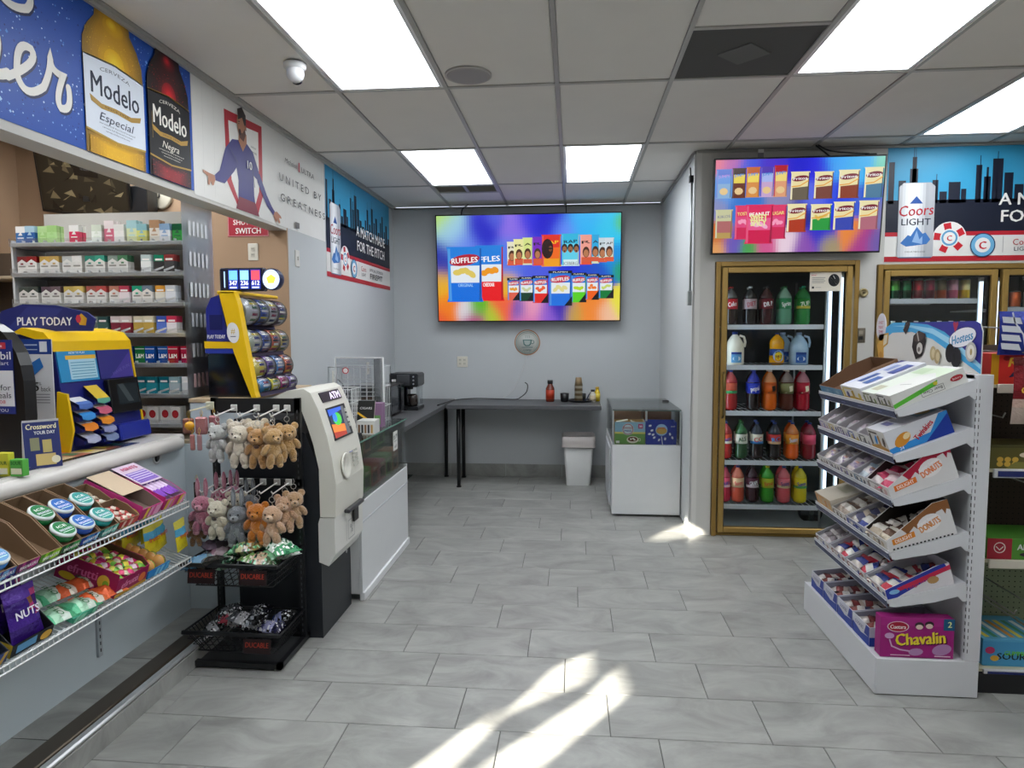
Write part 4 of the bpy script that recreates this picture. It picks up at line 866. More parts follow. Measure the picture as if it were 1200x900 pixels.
# round coffee sign, outlets
def outlet(label, M, double=False, cat='outlet', plug=False):
    t = thing('wall_outlet', label, cat, M); w = .058 if double else .036
    MB().box(-w, -.058, 0, w, .058, .006, '#d8d4c8', 'plastic', b=.003).build('plate', t)
    q = MB()
    for cx_ in ((-.024, .024) if double else (0,)):
        for cy_ in (-.02, .02):
            q.box(cx_-.015, cy_-.014, .006, cx_+.015, cy_+.014, .009, '#c9c5b8', 'plastic', b=.002)
            q.box(cx_-.007, cy_-.004, .009, cx_-.004, cy_+.006, .0095, '#333').box(cx_+.004, cy_-.004, .009, cx_+.007, cy_+.006, .0095, '#333')
    q.build('socket', t)
BACKW = lambda x, z: frame((x, YB-.001, z), (1, 0, 0), (0, 0, 1), (0, -1, 0))
outlet('double wall outlet on the back wall below the large television', BACKW(-1.2, 1.25), True)
outlet('single outlet on the left wall above the wire baskets', LEFTW(5.33, 1.20))
outlet('single outlet on the left wall behind the black microwave', LEFTW(6.25, 1.23))
t = thing('light_switch', 'white switch plate on the left wall under the white banner', 'switch', LEFTW(4.66, 2.09)); MB().box(-.036, -.058, 0, .036, .058, .006, '#d5d3cc', 'plastic', b=.003).build('plate', t); MB().box(-.006, -.012, .006, .006, .012, .014, '#e4e2dc', 'plastic').build('toggle', t)
s = thing('coffee_sign', 'round coffee cup sign on the back wall under the television', 'sign', BACKW(-.494, 1.458))
q = MB(); q.lathe([(.138, 0), (.138, .006), (0, .006)], '#b9bcb8', 36, mat='print'); A = Art(q, (0, 0, .006), (1, 0, 0), (0, 1, 0))
A.ring(0, 0, .128, .138, '#b07a5a', 36); A.ring(0, 0, .112, .119, '#8a9a94', 36)
A.poly([(-.05, .03), (.05, .03), (.04, -.02), (.02, -.04), (-.02, -.04), (-.04, -.02)], '#5a7a78'); A.poly([(-.035, .02), (.035, .02), (.03, -.012), (.014, -.028), (-.014, -.028), (-.03, -.012)], '#a9b4b0')
A.ring(.056, .005, .014, .02, '#5a7a78', 16); A.line([(-.06, -.052), (.06, -.052)], .007, '#5a7a78')
for x in (-.02, 0, .02): A.line([(x, .045), (x+.006, .06), (x-.002, .078)], .004, '#7a8a86')
A.text('COFFEE', 0, -.082, .02, '#4e6866', w=.09, bold=.02); A.ring(0, .0, .098, .101, '#9a9a90', 30); q.build('disc', s)
wire('sign_cable', 'thin pale cord hanging from the coffee sign to the desk', [(-.50, YB-.012, 1.31), (-.56, YB-.012, 1.12), (-.66, YB-.02, .93), (-.76, YB-.03, .862)], .003, '#c8c8c8')
wire('desk_cable', 'black power cord lying along the desk and ending at the wall', [(-1.33, 6.5, .853), (-1.26, 7.0, .853), (-1.08, 7.14, .86), (-.82, 7.17, .855), (-.62, 7.15, .853), (-.56, 7.16, .875), (-.50, 7.18, .93), (-.49, YB-.02, 1.0), (-.52, YB-.02, 1.03)], .005)
# shut-off sign
s = sheet('shutoff_sign', 'red emergency shut-off switch sign on the tan wall', 'sign', frame((-2.365, 4.499, 2.225), (1, 0, 0), (0, 0, 1), (0, -1, 0)), .29, .18, '#a5182f',
      lambda A: (A.line([(.004, .004), (.286, .004), (.286, .176), (.004, .176), (.004, .004)], .003, '#d8a8ac'), A.text('EMERGENCY', .145, .148, .036, '#f2e8e6', w=.25, bold=.03), A.text('SHUT-OFF', .145, .098, .036, '#f2e8e6', w=.21, bold=.03), A.text('SWITCH', .145, .04, .04, '#f2e8e6', w=.18, bold=.03)), th=.003)
outlet('white outlet on the tan wall below the red sign', frame((-2.19, 4.499, 2.12), (1, 0, 0), (0, 0, 1), (0, -1, 0)))

# ================================================================ DESKS, SHOWCASES, THINGS ON THEM
def desk(label, x0, y0, x1, y1, z, legs):
    t = thing('desk', label, 'desk', T((x0+x1)/2, (y0+y1)/2, 0)); ox, oy = (x0+x1)/2, (y0+y1)/2
    MB().box(x0-ox, y0-oy, z-.04, x1-ox, y1-oy, z, '#56575a', 'laminate', b=.003).build('desktop', t)
    for lx, ly in legs:
        q = MB(); q.cyl((lx-ox, ly-oy, 0), .02, z-.04, '#0e0e10', 14, 'plastic').cyl((lx-ox, ly-oy, 0), .026, .012, '#151515', 14); lg = lg = q.build('leg', t)
        MB().cyl((lx-ox, ly-oy, z-.046), .035, .006, '#999', 14, 'metal').build('leg_plate', lg)
DZ = .845
desk('long dark grey desk along the left wall under the coffee maker', XL+.01, 4.84, -1.285, YB-.01, DZ, [(-1.34, 4.93), (-1.375, 7.17), (-1.88, 4.93), (-1.88, 7.15)])
desk('dark grey desk along the back wall under the television', -1.265, 6.60, .275, YB-.01, DZ, [(-1.155, 6.68), (-1.18, 7.14)])
c_ = thing('coffee_maker', 'black single serve coffee maker on the left desk', 'coffee maker', T(-1.56, 6.2, DZ))
K = '#17181b'
MB().box(-.13, -.10, 0, .13, .16, .035, K, 'plastic', b=.008).build('base', c_)
MB().box(-.13, .02, .035, .0, .16, .22, K, 'plastic', b=.01).build('column', c_)
q = MB().box(-.14, -.12, .22, .135, .16, .345, K, 'plastic', b=.014); q.box(-.06, -.125, .235, .06, -.119, .335, '#6a6c70', 'metal'); q.box(-.11, -.124, .27, -.07, -.119, .292, '#d8d8d8'); q.build('brew_head', c_)
q = MB().box(.06, -.127, .23, .13, -.12, .335, '#2a2c30', 'gloss')
for k in range(3): q.cyl((.095, -.133, .25+k*.033), .008, .006, '#b8bcc4', 10, 'plastic', 'y')
q.build('buttons', [x for x in c_.children if x.name.startswith('brew_head')][0])
MB().lathe([(.045, .037), (.052, .06), (.052, .13), (.04, .15)], '#2a2320', 16, (.06, -.03, 0), 'gloss').build('cup', c_); MB().cyl((.04, -.03, .195), .03, .03, '#333', 12).build('spout', c_)
MB().box(.095, -.02, .04, .125, .12, .215, '#9aa0a6', 'acrylic').build('water_tank', c_)
c_ = thing('microwave', 'black microwave oven on the left desk beside the baskets', 'microwave', T(-1.72, 5.72, DZ))
MB().box(-.2, -.24, .01, .17, .26, .27, '#131416', 'plastic', b=.008).build('body', c_)
q = MB().box(.17, -.24, .02, .19, .13, .265, '#191b1e', 'gloss', b=.005); q.box(.1901, -.2, .05, .192, .08, .235, '#34383c', 'gloss'); q.build('door', c_)
q = MB().box(.17, .135, .02, .19, .26, .265, '#1d1f22', 'plastic', b=.004); q.box(.19, .15, .21, .192, .245, .245, '#1c3028', 'gloss')
for i in range(3):
    for j in range(4): q.box(.19, .155+.03*i, .05+.035*j, .193, .178+.03*i, .075+.035*j, '#3a3c40', 'plastic')
q.build('control_panel', c_); MB().box(.192, .095, .05, .205, .11, .24, '#2a2c30', 'metal').build('handle', [x for x in c_.children if x.name.startswith('door')][0])
# coffee corner
def small_bottle(label, x, y, z, r, h, col, cap, lab=None):
    t = thing('bottle', label, 'bottle', T(x, y, z))
    MB().lathe([(r*.9, 0), (r, .01), (r, h*.62), (r*.6, h*.78), (r*.55, h*.86)], col, 16, mat='gloss').build('body', t)
    if lab: MB().lathe([(r*1.01, h*.12), (r*1.01, h*.55)], lab, 16, mat='print').build('label', t)
    MB().lathe([(r*.66, h*.84), (r*.66, h), (0, h)], cap, 14).build('cap', t)
small_bottle('brown creamer bottle with a black cap on the back desk', -.24, 7.0, DZ, .045, .225, '#6a2a1c', '#121212', '#b33a22')
t = thing('cup', 'small black cup on the back desk beside the creamer bottle', 'cup', T(-.09, 7.0, DZ)); MB().lathe([(.035, 0), (.042, .01), (.046, .09), (.04, .09), (.036, .02), (0, .02)], '#131316', 18).build('body', t)
t = thing('tray', 'black round tray holding the stacked cups', 'tray', T(.075, 7.02, DZ)); MB().lathe([(.12, .002), (.14, .02), (.134, .022), (.115, .008), (0, .008)], '#141416', 24).build('dish', t)
for k in range(7):
    t = thing('paper_cup', 'cream patterned paper cup in the upside-down stack on the black tray', 'cup', T(.055, 7.02, DZ+.011+k*.026), 'stack of paper cups')
    MB().lathe([(.042, 0), (.030, .085), (.0, .085)], '#cfc4ae' if k % 2 else '#8f7a5c', 16, mat='card').build('wall', t)
t = thing('spoon', 'dark blue spoon leaning out of the black tray', 'spoon', T(.13, 7.0, DZ+.012)); MB().tube([(0, 0, 0), (.03, 0, .06), (.07, 0, .11)], .006, '#1d2a55', 6, 'plastic').build('handle', t); MB().ell((-.0, 0, .008), .016, .012, .006, '#1d2a55', 10, 6, 'plastic').build('bowl', t)
t = thing('cup', 'black mug on the tray behind the paper cup stack', 'cup', T(.10, 7.08, DZ+.011)); MB().lathe([(.03, 0), (.034, .07), (.028, .07), (.026, .01), (0, .01)], '#1b1c20', 14).build('body', t)
small_bottle('white spice shaker on the back desk', .20, 6.98, DZ, .032, .13, '#ddd8ca', '#2b2b2b', '#c9b79a')
small_bottle('yellow bottle standing behind the white shaker', .25, 7.08, DZ, .03, .15, '#d8b81c', '#c9a01a', '#e0c84a')
# trash can
t = thing('trash_can', 'white plastic trash can with a clear liner by the back wall', 'trash can', T(.055, 6.93, 0))
def rprof(w, d, r, n=5):
    P = []
    for sx, sy, a0 in ((1, 1, 0), (-1, 1, 90), (-1, -1, 180), (1, -1, 270)):
        for k in range(n+1):
            a = math.radians(a0+90*k/n); P.append((sx*(w-r)+r*math.cos(a), sy*(d-r)+r*math.sin(a)))
    return P
def loft(q, secs, col, mat, cap0=True, cap1=False, smooth=True):
    vs = []; n = len(secs[0][1])
    for z, P in secs: vs += [(x, y, z) for x, y in P]
    fs = [(k*n+i, k*n+(i+1) % n, (k+1)*n+(i+1) % n, (k+1)*n+i) for k in range(len(secs)-1) for i in range(n)]
    q.add(vs, fs, col, mat, smooth)
    if cap0: q.add([(x, y, secs[0][0]) for x, y in secs[0][1]], [list(range(n))[::-1]], col, mat)
    if cap1: q.add([(x, y, secs[-1][0]) for x, y in secs[-1][1]], [list(range(n))], col, mat)
q = MB(); loft(q, [(0, rprof(.12, .10, .03)), (.46, rprof(.155, .135, .03)), (.46, rprof(.15, .13, .03)), (.03, rprof(.115, .095, .03))], '#cfd0cf', 'plastic'); q.build('bin', t)
q = MB(); loft(q, [(.455, rprof(.16, .14, .03)), (.50, rprof(.168, .148, .03)), (.50, rprof(.155, .135, .03)), (.45, rprof(.148, .128, .03))], '#dadbda', 'plastic', cap0=False); q.build('rim', t)
q = MB(); rr = random.Random(4); P0 = rprof(.17, .15, .03)
def wob(P, s): return [(x*(1+rr.uniform(-s, s)), y*(1+rr.uniform(-s, s))) for x, y in P]
loft(q, [(.40, wob(P0, .02)), (.44, wob(P0, .03)), (.505, wob(rprof(.17, .15, .03), .02)), (.52, wob(rprof(.15, .13, .03), .05)), (.47, wob(rprof(.13, .11, .03), .05)), (.49, wob(rprof(.05, .04, .02), .2))], '#d3cbc8', 'plastic', False, True); q.build('liner', t)
# showcases ------------------------------------------------------
t = thing('glass_showcase', 'white glass-topped display case by the alcove wall', 'showcase', T(.62, 5.7, 0)); Wt = '#d6d8da'
X0, X1, Y1 = -.29, .28, 1.02
MB().box(X0, 0, .02, X1, .018, .615, Wt, 'white_metal', b=.002).build('front_panel', t)
MB().box(X0, .018, .02, X0+.018, Y1, .615, Wt, 'white_metal').build('side_panel', t); MB().box(X1-.018, .018, .02, X1, Y1, .615, Wt, 'white_metal').build('side_panel', t)
MB().box(X0+.02, .02, .02, X1-.02, Y1-.02, .06, '#b8babd', 'white_metal').build('bottom', t)
MB().box(X0+.018, .018, .595, X1-.018, Y1, .61, Wt, 'white_metal').build('deck', t)
MB().box(X0-.014, .18, .05, X0-.002, .50, .56, '#c9cbce', 'white_metal', b=.003).build('door', t); MB().box(X0-.014, .52, .05, X0-.002, .88, .56, '#c9cbce', 'white_metal', b=.003).build('door', t)
MB().box(X0+.004, .004, .617, X1-.004, .009, .908, '#fff', 'glass').build('front_glass', t)
MB().box(X0+.004, .012, .617, X0+.009, Y1-.01, .908, '#fff', 'glass').build('side_glass', t); MB().box(X1-.009, .012, .617, X1-.004, Y1-.01, .908, '#fff', 'glass').build('side_glass', t)
MB().box(X0, 0, .91, X1, Y1, .916, '#fff', 'glass').build('top_glass', t)
for x, y in ((X0, 0), (X1-.012, 0), (X0, Y1-.012)): MB().box(x, y, .617, x+.012, y+.012, .905, '#c2c7c9', 'metal').build('corner_post', t)
MB().box(X0, 0, .905, X1, .003, .9095, '#5a7a72', 'gloss').build('glass_edge', t)
MB().box(-.015, .0, .82, .0, .012, .905, '#aeb3b4', 'metal').build('lock', t)
def carton(name, label, cat, M, w, d, h, side, art=None, open_=False, inner='#8a6a4e'):
    t = thing(name, label, cat, M); q = MB()
    if not open_: q.box(0, 0, 0, w, d, h, side, 'card', b=.002)
    else:
        k = .004
        q.box(0, 0, 0, w, d, k, inner); q.box(0, 0, k, w, k, h, side); q.box(0, d-k, k, w, d, h, side); q.box(0, k, k, k, d-k, h, side); q.box(w-k, k, k, w, d-k, h, side)
    if art: A = Art(q, (0, 0, 0), (1, 0, 0), (0, 0, 1)); art(A)
    q.build('box', t); return t
def swiss(A):
    A.rect(0, 0, .255, .19, '#8fb8d0'); A.poly([(0, 0), (.255, 0), (.255, .09), (.12, .11), (0, .09)], '#6a9a4a'); A.rect(0, .09, .255, .105, '#e0cf6a'); A.oval(.11, .128, .05, .05, '#c8d4dc'); A.ring(.11, .128, .04, .046, '#b0405a')
    A.text('SWISS', .11, .14, .018, '#a02030', w=.075, bold=.04); A.text('MISS', .11, .115, .018, '#20408c', w=.06, bold=.04); A.oval(.15, .04, .05, .03, '#e6dccb'); A.oval(.15, .045, .04, .02, '#6a3a20'); 
    for x, y in ((.135, .045), (.155, .05), (.165, .04)): A.oval(x, y, .01, .007, '#f0ebe0', 8)
    A.ring(.205, .04, .008, .013, '#e6dccb'); A.rect(.195, .135, .235, .175, '#c04a7a'); A.text('30', .215, .155, .018, '#fff', bold=.03); A.rect(.01, .01, .04, .03, '#e8e8e0')
def navy_box(A):
    A.rect(0, 0, .255, .19, '#1b2f96'); A.oval(.13, .125, .05, .05, '#9cc4e8'); A.oval(.13, .118, .045, .03, '#c9a04a'); A.text('SWISS', .13, .14, .018, '#c03040', w=.07, bold=.03)
    A.line([(.13, .07), (.14, .0)], .006, '#e4e8f0'); 
    for x, y in ((.035, .16), (.05, .12), (.03, .09), (.07, .06), (.11, .04), (.16, .05), (.2, .09), (.22, .06), (.06, .085)): A.oval(x, y, .013, .009, '#dfe4f0', 8, x*9)
    A.text('HOT', .225, .155, .012, '#dfe4f0', bold=.02)
carton('cocoa_box', 'green and blue cocoa box in the alcove display case', 'box', T(.352, 5.725, .617), .255, .18, .19, '#a8854e', swiss, True)
carton('cocoa_box', 'navy blue cocoa box in the alcove display case', 'box', T(.612, 5.725, .617), .255, .18, .19, '#24389a', navy_box, True)
carton('cardboard_box', 'brown cardboard box behind the green and blue cocoa box', 'box', T(.36, 6.0, .617), .24, .22, .25, '#7a5a44', None, True)
carton('cardboard_box', 'brown cardboard box behind the navy cocoa box', 'box', T(.62, 6.0, .617), .24, .22, .26, '#6a4a3a', None, True)
for k, (x, a) in enumerate(((.40, .2), (.52, -.4))): carton('paper_packet', ['flat white packet lying tilted on the green cocoa box', 'long white packet poking out of the green cocoa box'][k], 'packet', T(x-.03, 5.80, .79+.012*k) @ Matrix.Rotation(-a, 4, 'Y') , .10, .05, .008, '#e2ddd0')
t = thing('door_stop', 'small dark rubber wedge on the alcove display case glass', 'clip', T(.86, 6.38, .917)); MB().box(-.03, -.01, 0, .03, .01, .012, '#333', 'plastic', b=.002).build('wedge', t)
# left showcase
t = thing('glass_showcase', 'long white glass-fronted display case behind the cash machine', 'showcase', T(-1.22, 3.74, 0))
X0 = -.47; Y1 = 1.09
MB().box(-.016, 0, .04, 0, Y1, .585, Wt, 'white_metal', b=.002).build('front_panel', t)
MB().box(-.02, 0, 0, .012, Y1, .05, '#e0e2e4', 'white_metal', b=.004).build('plinth', t); MB().box(-.016, 0, .46, .004, Y1, .468, '#b7bac0', 'white_metal').build('panel_joint', t)
MB().box(X0, 0, .04, -.018, .018, .585, Wt, 'white_metal').build('side_panel', t); MB().box(X0, Y1-.018, .04, -.018, Y1, .585, Wt, 'white_metal').build('side_panel', t)
MB().box(X0, .02, .565, -.018, Y1-.02, .58, Wt, 'white_metal').build('deck', t); MB().box(-.05, Y1-.025, .585, -.0, Y1+.0, .60, Wt, 'white_metal').build('cap', t)
MB().box(-.012, .004, .587, -.006, Y1-.004, .93, '#fff', 'glass').build('front_glass', t); MB().box(X0, .004, .587, -.016, .01, .93, '#fff', 'glass').build('side_glass', t); MB().box(X0, Y1-.01, .587, -.016, Y1-.004, .93, '#fff', 'glass').build('side_glass', t)
MB().box(X0, 0, .932, 0, Y1, .939, '#fff', 'glass').box(-.001, 0, .931, .001, Y1, .94, '#6f9a8c', 'gloss').build('top_glass', t)
MB().box(X0+.03, .03, .755, -.12, Y1-.03, .761, '#fff', 'glass').build('glass_shelf', t)
cols = [('#5f9a5c', 'dark green'), ('#84c46c', 'green'), ('#c87468', 'brick red'), ('#dc98a4', 'dusty pink'), ('#a8d896', 'pale green'), ('#dca684', 'tan')]
for k, (cc, n) in enumerate(cols):
    y = 3.80+k*.165
    def f(A, cc=cc): A.rect(.01, .02, .11, .09, '#2a2a24'); A.rect(.02, .1, .1, .12, '#e8e4d0')
    tt = carton('candy_box', '%s box on the lower deck of the left glass case, %s along' % (n, ORD[k]), 'box', frame((-1.27, y, .586), (0, 1, 0), (-1, 0, 0), (0, 0, 1)), .14, .22, .13+.012*(k % 3), cc, f)
    tt = carton('candy_box', '%s box on the glass shelf of the left case, %s along' % (cols[(k+2) % 6][1], ORD[k]), 'box', frame((-1.37, y, .768), (0, 1, 0), (-1, 0, 0), (0, 0, 1)), .14, .2, .10+.01*(k % 2), cols[(k+2) % 6][0], f)
s = sheet('price_note', 'white handwritten price note taped on the left display case glass', 'note', frame((-1.2255, 4.45, .76), (0, 1, 0), (0, 0, 1), (1, 0, 0)), .11, .13, '#dfe0dc', lambda A: (A.text('$5.99', .055, .095, .03, '#2a2a2c', w=.09, bold=.02, rot=.1), A.line([(.02, .06), (.09, .065)], .003, '#444'), A.text('each', .055, .03, .024, '#333', w=.07)))
s.location.x = -1.2195
# wire baskets, small candy boxes on the glass
def wirebasket(label, x, y, z, w, d, h):
    t = thing('wire_basket', label, 'basket', T(x, y, z)); q = MB(); c0 = '#dcdfe0'
    q.box(0, 0, 0, w, .006, h, c0, 'film') if False else None
    for hz in (0.004, h*.33, h*.66, h): q.tube([(0, 0, hz), (w, 0, hz), (w, d, hz), (0, d, hz)], .0035, c0, 5, 'white_metal', True)
    for i in range(9):
        for yy in (0, d): q.bar((w*i/8, yy, 0), (w*i/8, yy, h), .0022, c0, 'white_metal')
    for i in range(9):
        for xx in (0, w): q.bar((xx, d*i/8, 0), (xx, d*i/8, h), .0022, c0, 'white_metal')
        q.bar((0, d*i/8, 0.004), (w, d*i/8, .004), .0022, c0, 'white_metal')
    q.build('wires', t); return t
ZG = .94
wirebasket('tall white wire basket standing beside the microwave on the desk', -1.86, 4.98, DZ, .40, .30, .46)
t = thing('acrylic_stand', 'tall clear plastic display stand with a small red round logo', 'display stand', T(-1.50, 4.52, ZG)); q = MB()
q.box(-.17, .10, 0, .17, .105, .45, '#e6e8ea', 'film'); q.box(-.17, -.1, 0, .17, .1, .01, '#e6e8ea', 'film'); q.box(.165, -.1, 0, .17, .1, .45, '#eee', 'film'); q.tube([(-.17, .10, 0), (-.17, .10, .45), (.17, .10, .45), (.17, .10, 0)], .007, '#f2f3f3', 6, 'plastic'); q.build('shell', t)
q = MB(); A = Art(q, (-.17, .099, 0), (1, 0, 0), (0, 0, 1)); A.oval(.07, .36, .025, .025, '#e8e0e0'); A.ring(.07, .36, .017, .024, '#b8404a')
for k in range(9): A.line([(.05, .30-.03*k), (.29, .30-.03*k)], .006, '#b9bdbf')
q.build('printed_card', t)
wirebasket('low white wire basket on the left display case', -1.67, 4.20, ZG, .24, .22, .26)
def gumrack(A):
    A.rect(0, 0, .11, .075, '#d8d9d4')
    for k in range(5): A.rect(.01+.02*k, .008, .022+.02*k, .06, ['#7a5a3a', '#333', '#8a6a4a', '#444', '#c8a060'][k])
carton('cigarillo_box', 'white box of slim black packets on the left display case', 'box', frame((-1.33, 4.02, ZG), (1, 0, 0), (0, 1, 0), (0, 0, 1)), .11, .12, .085, '#c9cac6', gumrack)
q = thing('box_lid', 'open black and cream box lid standing behind the slim packets', 'lid', T(-1.32, 4.155, ZG)); m_ = MB(); m_.M = Matrix.Rotation(math.radians(-18), 4, 'X'); m_.box(-.06, 0, 0, .05, .006, .20, '#20211f'); m_.box(-.06, .006, 0, .05, .012, .20, '#d9d6c4'); A = Art(m_, (-.06, 0, 0), (1, 0, 0), (0, 0, 1)); A.line([(.0, .12), (.11, .05)], .012, '#d8a828'); A.text('CIGARS', .055, .15, .016, '#ddd', w=.08); m_.build('flap', q)
carton('snack_box', 'small orange snack box inside the low wire basket', 'box', T(-1.58, 4.25, ZG+.01, .3), .11, .07, .13, '#e08a28', lambda A: (A.oval(.055, .08, .035, .03, '#f4d8a0'), A.text('@', .055, .08, .03, '#5a3010')))
carton('snack_box', 'small tan snack box in front of the low wire basket', 'box', T(-1.45, 3.93, ZG, .1), .09, .06, .075, '#b8866a')
carton('snack_box', 'small mauve and green packet box beside the slim packet box', 'box', T(-1.36, 4.33, ZG, .0), .10, .08, .16, '#8a6a8a', lambda A: A.rect(.01, .02, .09, .08, '#6a9a5a'))
carton('snack_box', 'flat black box with a white edge at the corner of the left case', 'box', T(-1.40, 3.80, ZG, -.2), .14, .09, .035, '#25262a', lambda A: A.rect(.0, .022, .14, .034, '#dadada'))
wire('plug_lead', 'short black plug and cord at the left wall outlet', [(XL+.02, 5.33, 1.19), (XL+.06, 5.30, 1.18), (XL+.09, 5.31, 1.12), (XL+.03, 5.32, 1.02), (XL+.02, 5.36, .86)], .006)
# ================================================================ TRAYS, BOXES AND SNACK PACKS
def localM(side, x, y, z, ang):
    c, s = math.cos(ang), math.sin(ang)
    if side == 'L': return frame((x, y, z), (-c, 0, s), (0, -1, 0), (s, 0, c))
    return frame((x, y, z), (c, 0, s), (0, 1, 0), (-s, 0, c))
def near_art(q, side, w, l): return Art(q, (l, w, 0), (-1, 0, 0), (0, 0, 1)) if side == 'L' else Art(q, (0, 0, 0), (1, 0, 0), (0, 0, 1))
def front_art(q, w): return Art(q, (0, w, 0), (0, -1, 0), (0, 0, 1))
def tray(label, side, M, w, l, hb, hf, col, inner, near=None, front=None, cut=.6, name='snack_tray', cat='box'):
    t = thing(name, label, cat, M); q = MB(); k = .003
    P = [(0, 0), (l, 0), (l, hb), (l*cut, hb), (0, hf)]
    q.M = frame((0, k, 0), (1, 0, 0), (0, 0, 1), (0, -1, 0)); q.prism(P, k, col)
    q.M = frame((0, w, 0), (1, 0, 0), (0, 0, 1), (0, -1, 0)); q.prism(P, k, col)
    q.M = I4; q.box(0, k, 0, k, w-k, hf, col); q.box(l-k, k, 0, l, w-k, hb, inner); q.box(k, k, 0, l-k, w-k, k, inner)
    for y0 in (k, w-k-.001):
        q.M = frame((0, y0+.001, 0), (1, 0, 0), (0, 0, 1), (0, -1, 0)); q.prism([(k, k), (l-k, k), (l-k, hb), (l*cut, hb-.001), (k, hf-.001)], .0008, inner)
    q.M = I4
    if near: near(near_art(q, side, w, l))
    if front: front(front_art(q, w))
    q.build('tray', t); return t
def closedbox(label, side, M, w, l, h, col, near=None, front=None, top=None, name='snack_box', cat='box'):
    t = thing(name, label, cat, M); q = MB(); q.box(0, 0, 0, l, w, h, col, 'card', b=.0015)
    if near: near(near_art(q, side, w, l))
    if front: front(front_art(q, w))
    if top: top(Art(q, (0, w, h), (0, -1, 0), (1, 0, 0)))
    q.build('carton', t); return t
def pillow_mesh(lx, ly, t, cols, mat='foil', seed=1, spots=None, txt=None):
    r = random.Random(seed); q = MB(); n, m = (18, 13) if t >= .055 and mat == 'gloss' else (8, 5); vs = []; fs = []; cs = []
    for sgn in (1, -1):
        for i in range(n+1):
            u = i/n; ed = math.sin(math.pi*min(max((u-.08)/.84, 0), 1))**.5 if .08 < u < .92 else 0
            for j in range(m+1):
                v = j/m; z = sgn*t/2*ed*math.sin(math.pi*v)**.6+(r.uniform(-.12, .12)*t if ed and 0 < v < 1 else 0)
                pin = 1-.06*ed
                vs.append(((u-.5)*lx, (v-.5)*ly*pin, z))
    off = (n+1)*(m+1)
    for s_ in (0, 1):
        for i in range(n):
            for j in range(m):
                a = s_*off+i*(m+1)+j; f = (a, a+m+1, a+m+2, a+1); fs.append(f if s_ == 0 else f[::-1])
                c_ = cols[int(i*len(cols)/n)]
                if spots and r.random() < .3 and 0 < i < n-1: c_ = r.choice(spots)
                cs.append(C(c_))
    q.add(vs, fs, cs, mat, True)
    return q
_pk = {}
def pack(name, label, cat, M, lx, ly, t, cols, group=None, seed=1, spots=None, mat='foil', txt=None, tcol='#fff'):
    key = (lx, ly, t, tuple(cols), seed, mat, txt, tuple(spots or ()))
    if key not in _pk:
        q = pillow_mesh(lx, ly, t, cols, mat, seed, spots)
        if txt: A = Art(q, (0, 0, t/2*1.02+.0008), (0, -1, 0), (1, 0, 0)); A.text(txt, 0, 0, lx*.16, tcol, w=ly*.72, bold=.03)
        o = q.build(name, None, M); _pk[key] = o
    else:
        o = _pk[key].copy(); COL.objects.link(o); o.matrix_basis = M; o.name = name
        for k in ('label', 'category', 'group'):
            if k in o: del o[k]
    return tag(o, label, cat, group)
def fill(name, label, cat, base, nx, ny, x0, x1, y0, y1, z, lx, ly, t, cols, spots=None, jit=.3, lean=0, seed=0, spin=0, layers=1, mat='foil'):
    """loose packs lying in a tray whose frame is base"""
    r = random.Random(seed); k = 0
    for lay in range(layers):
        for i in range(nx):
            for j in range(ny):
                x = x0+(x1-x0)*(i+.5)/nx+r.uniform(-.004, .004); y = y0+(y1-y0)*(j+.5)/ny+r.uniform(-.002, .002)
                M = base @ T(x, y, z+lay*t*.8, spin+r.uniform(-jit, jit), r.uniform(-.1, .1), -lean+r.uniform(-.08, .08))
                cc = cols if not isinstance(cols[0], (list, tuple)) else cols[k % len(cols)]
                pack(name, label, cat, M, lx, ly, t, cc, label, 1+(k % 3), spots, mat); k += 1
# ================================================================ CHECKOUT COUNTER
cn = thing('checkout_counter', 'white checkout counter with rounded top edge at the left', 'counter', T(-2.03, 2.3, .1))
PB = '#c6d1d7'
q = MB(); q.box(-.62, -1.3, .885, 0, 1.04, .94, '#c9c6c2', 'plastic', b=.01); q.build('countertop', cn)
MB().tube([(.004, -1.3, .90), (.004, .9, .90), (.0, .97, .90), (-.03, 1.0, .90)], .033, '#d3cfcb', 14, 'plastic').build('edge', cn)
MB().box(-.03, -1.3, 0, 0, 1.03, .885, PB, 'white_metal').build('front_panel', cn)
MB().box(-.03, 1.031, 0, .30, 1.05, .885, PB, 'white_metal').build('end_panel', cn)
for yy in (2.237-2.3, 3.09-2.3):
    q = MB(); q.lathe([(.022, .001), (.034, .001), (.034, .006), (.024, .006), (.022, .001)], '#c4cacd', 20, (0, yy, .86), 'plastic', 'x'); q.lathe([(.026, .0), (.026, .002)], '#0c0d10', 20, (0, yy, .86), 'plastic', 'x'); q.build('grommet', cn)

for yy in (-.0+.33, -.9):
    q = MB(); q.box(.001, yy-.012, .08, .012, yy+.012, .84, '#aab2b9', 'white_metal')
    for k in range(24): q.box(.0121, yy-.003, .10+k*.03, .0125, yy+.003, .115+k*.03, '#1a1c1f')
    q.build('slotted_upright', cn)
q = MB(); A = Art(q, (-.32, .72, .94), (.0, -1, 0), (1, 0, 0)); r = random.Random(9)
for k in range(11):
    A.rect(.095*k, 0, .095*k+.09, .26, r.choice(['#c8a060', '#7aa0c8', '#a8604a', '#5a7ab0', '#c8b08a', '#8a5a8a', '#d8c8a0'])); A.rect(.095*k+.01, .05, .095*k+.08, .12, r.choice(['#2a4a8a', '#e8e0d0', '#c03a3a'])); A.rect(.095*k+.02, .15, .095*k+.07, .22, r.choice(['#e8d04a', '#3a7a5a', '#e8e8e8']))
q.build('ticket_display', cn)
MB().box(-.31, -.4, .941, -.04, .73, .943, '#fff', 'glass').build('glass_inlay', cn)
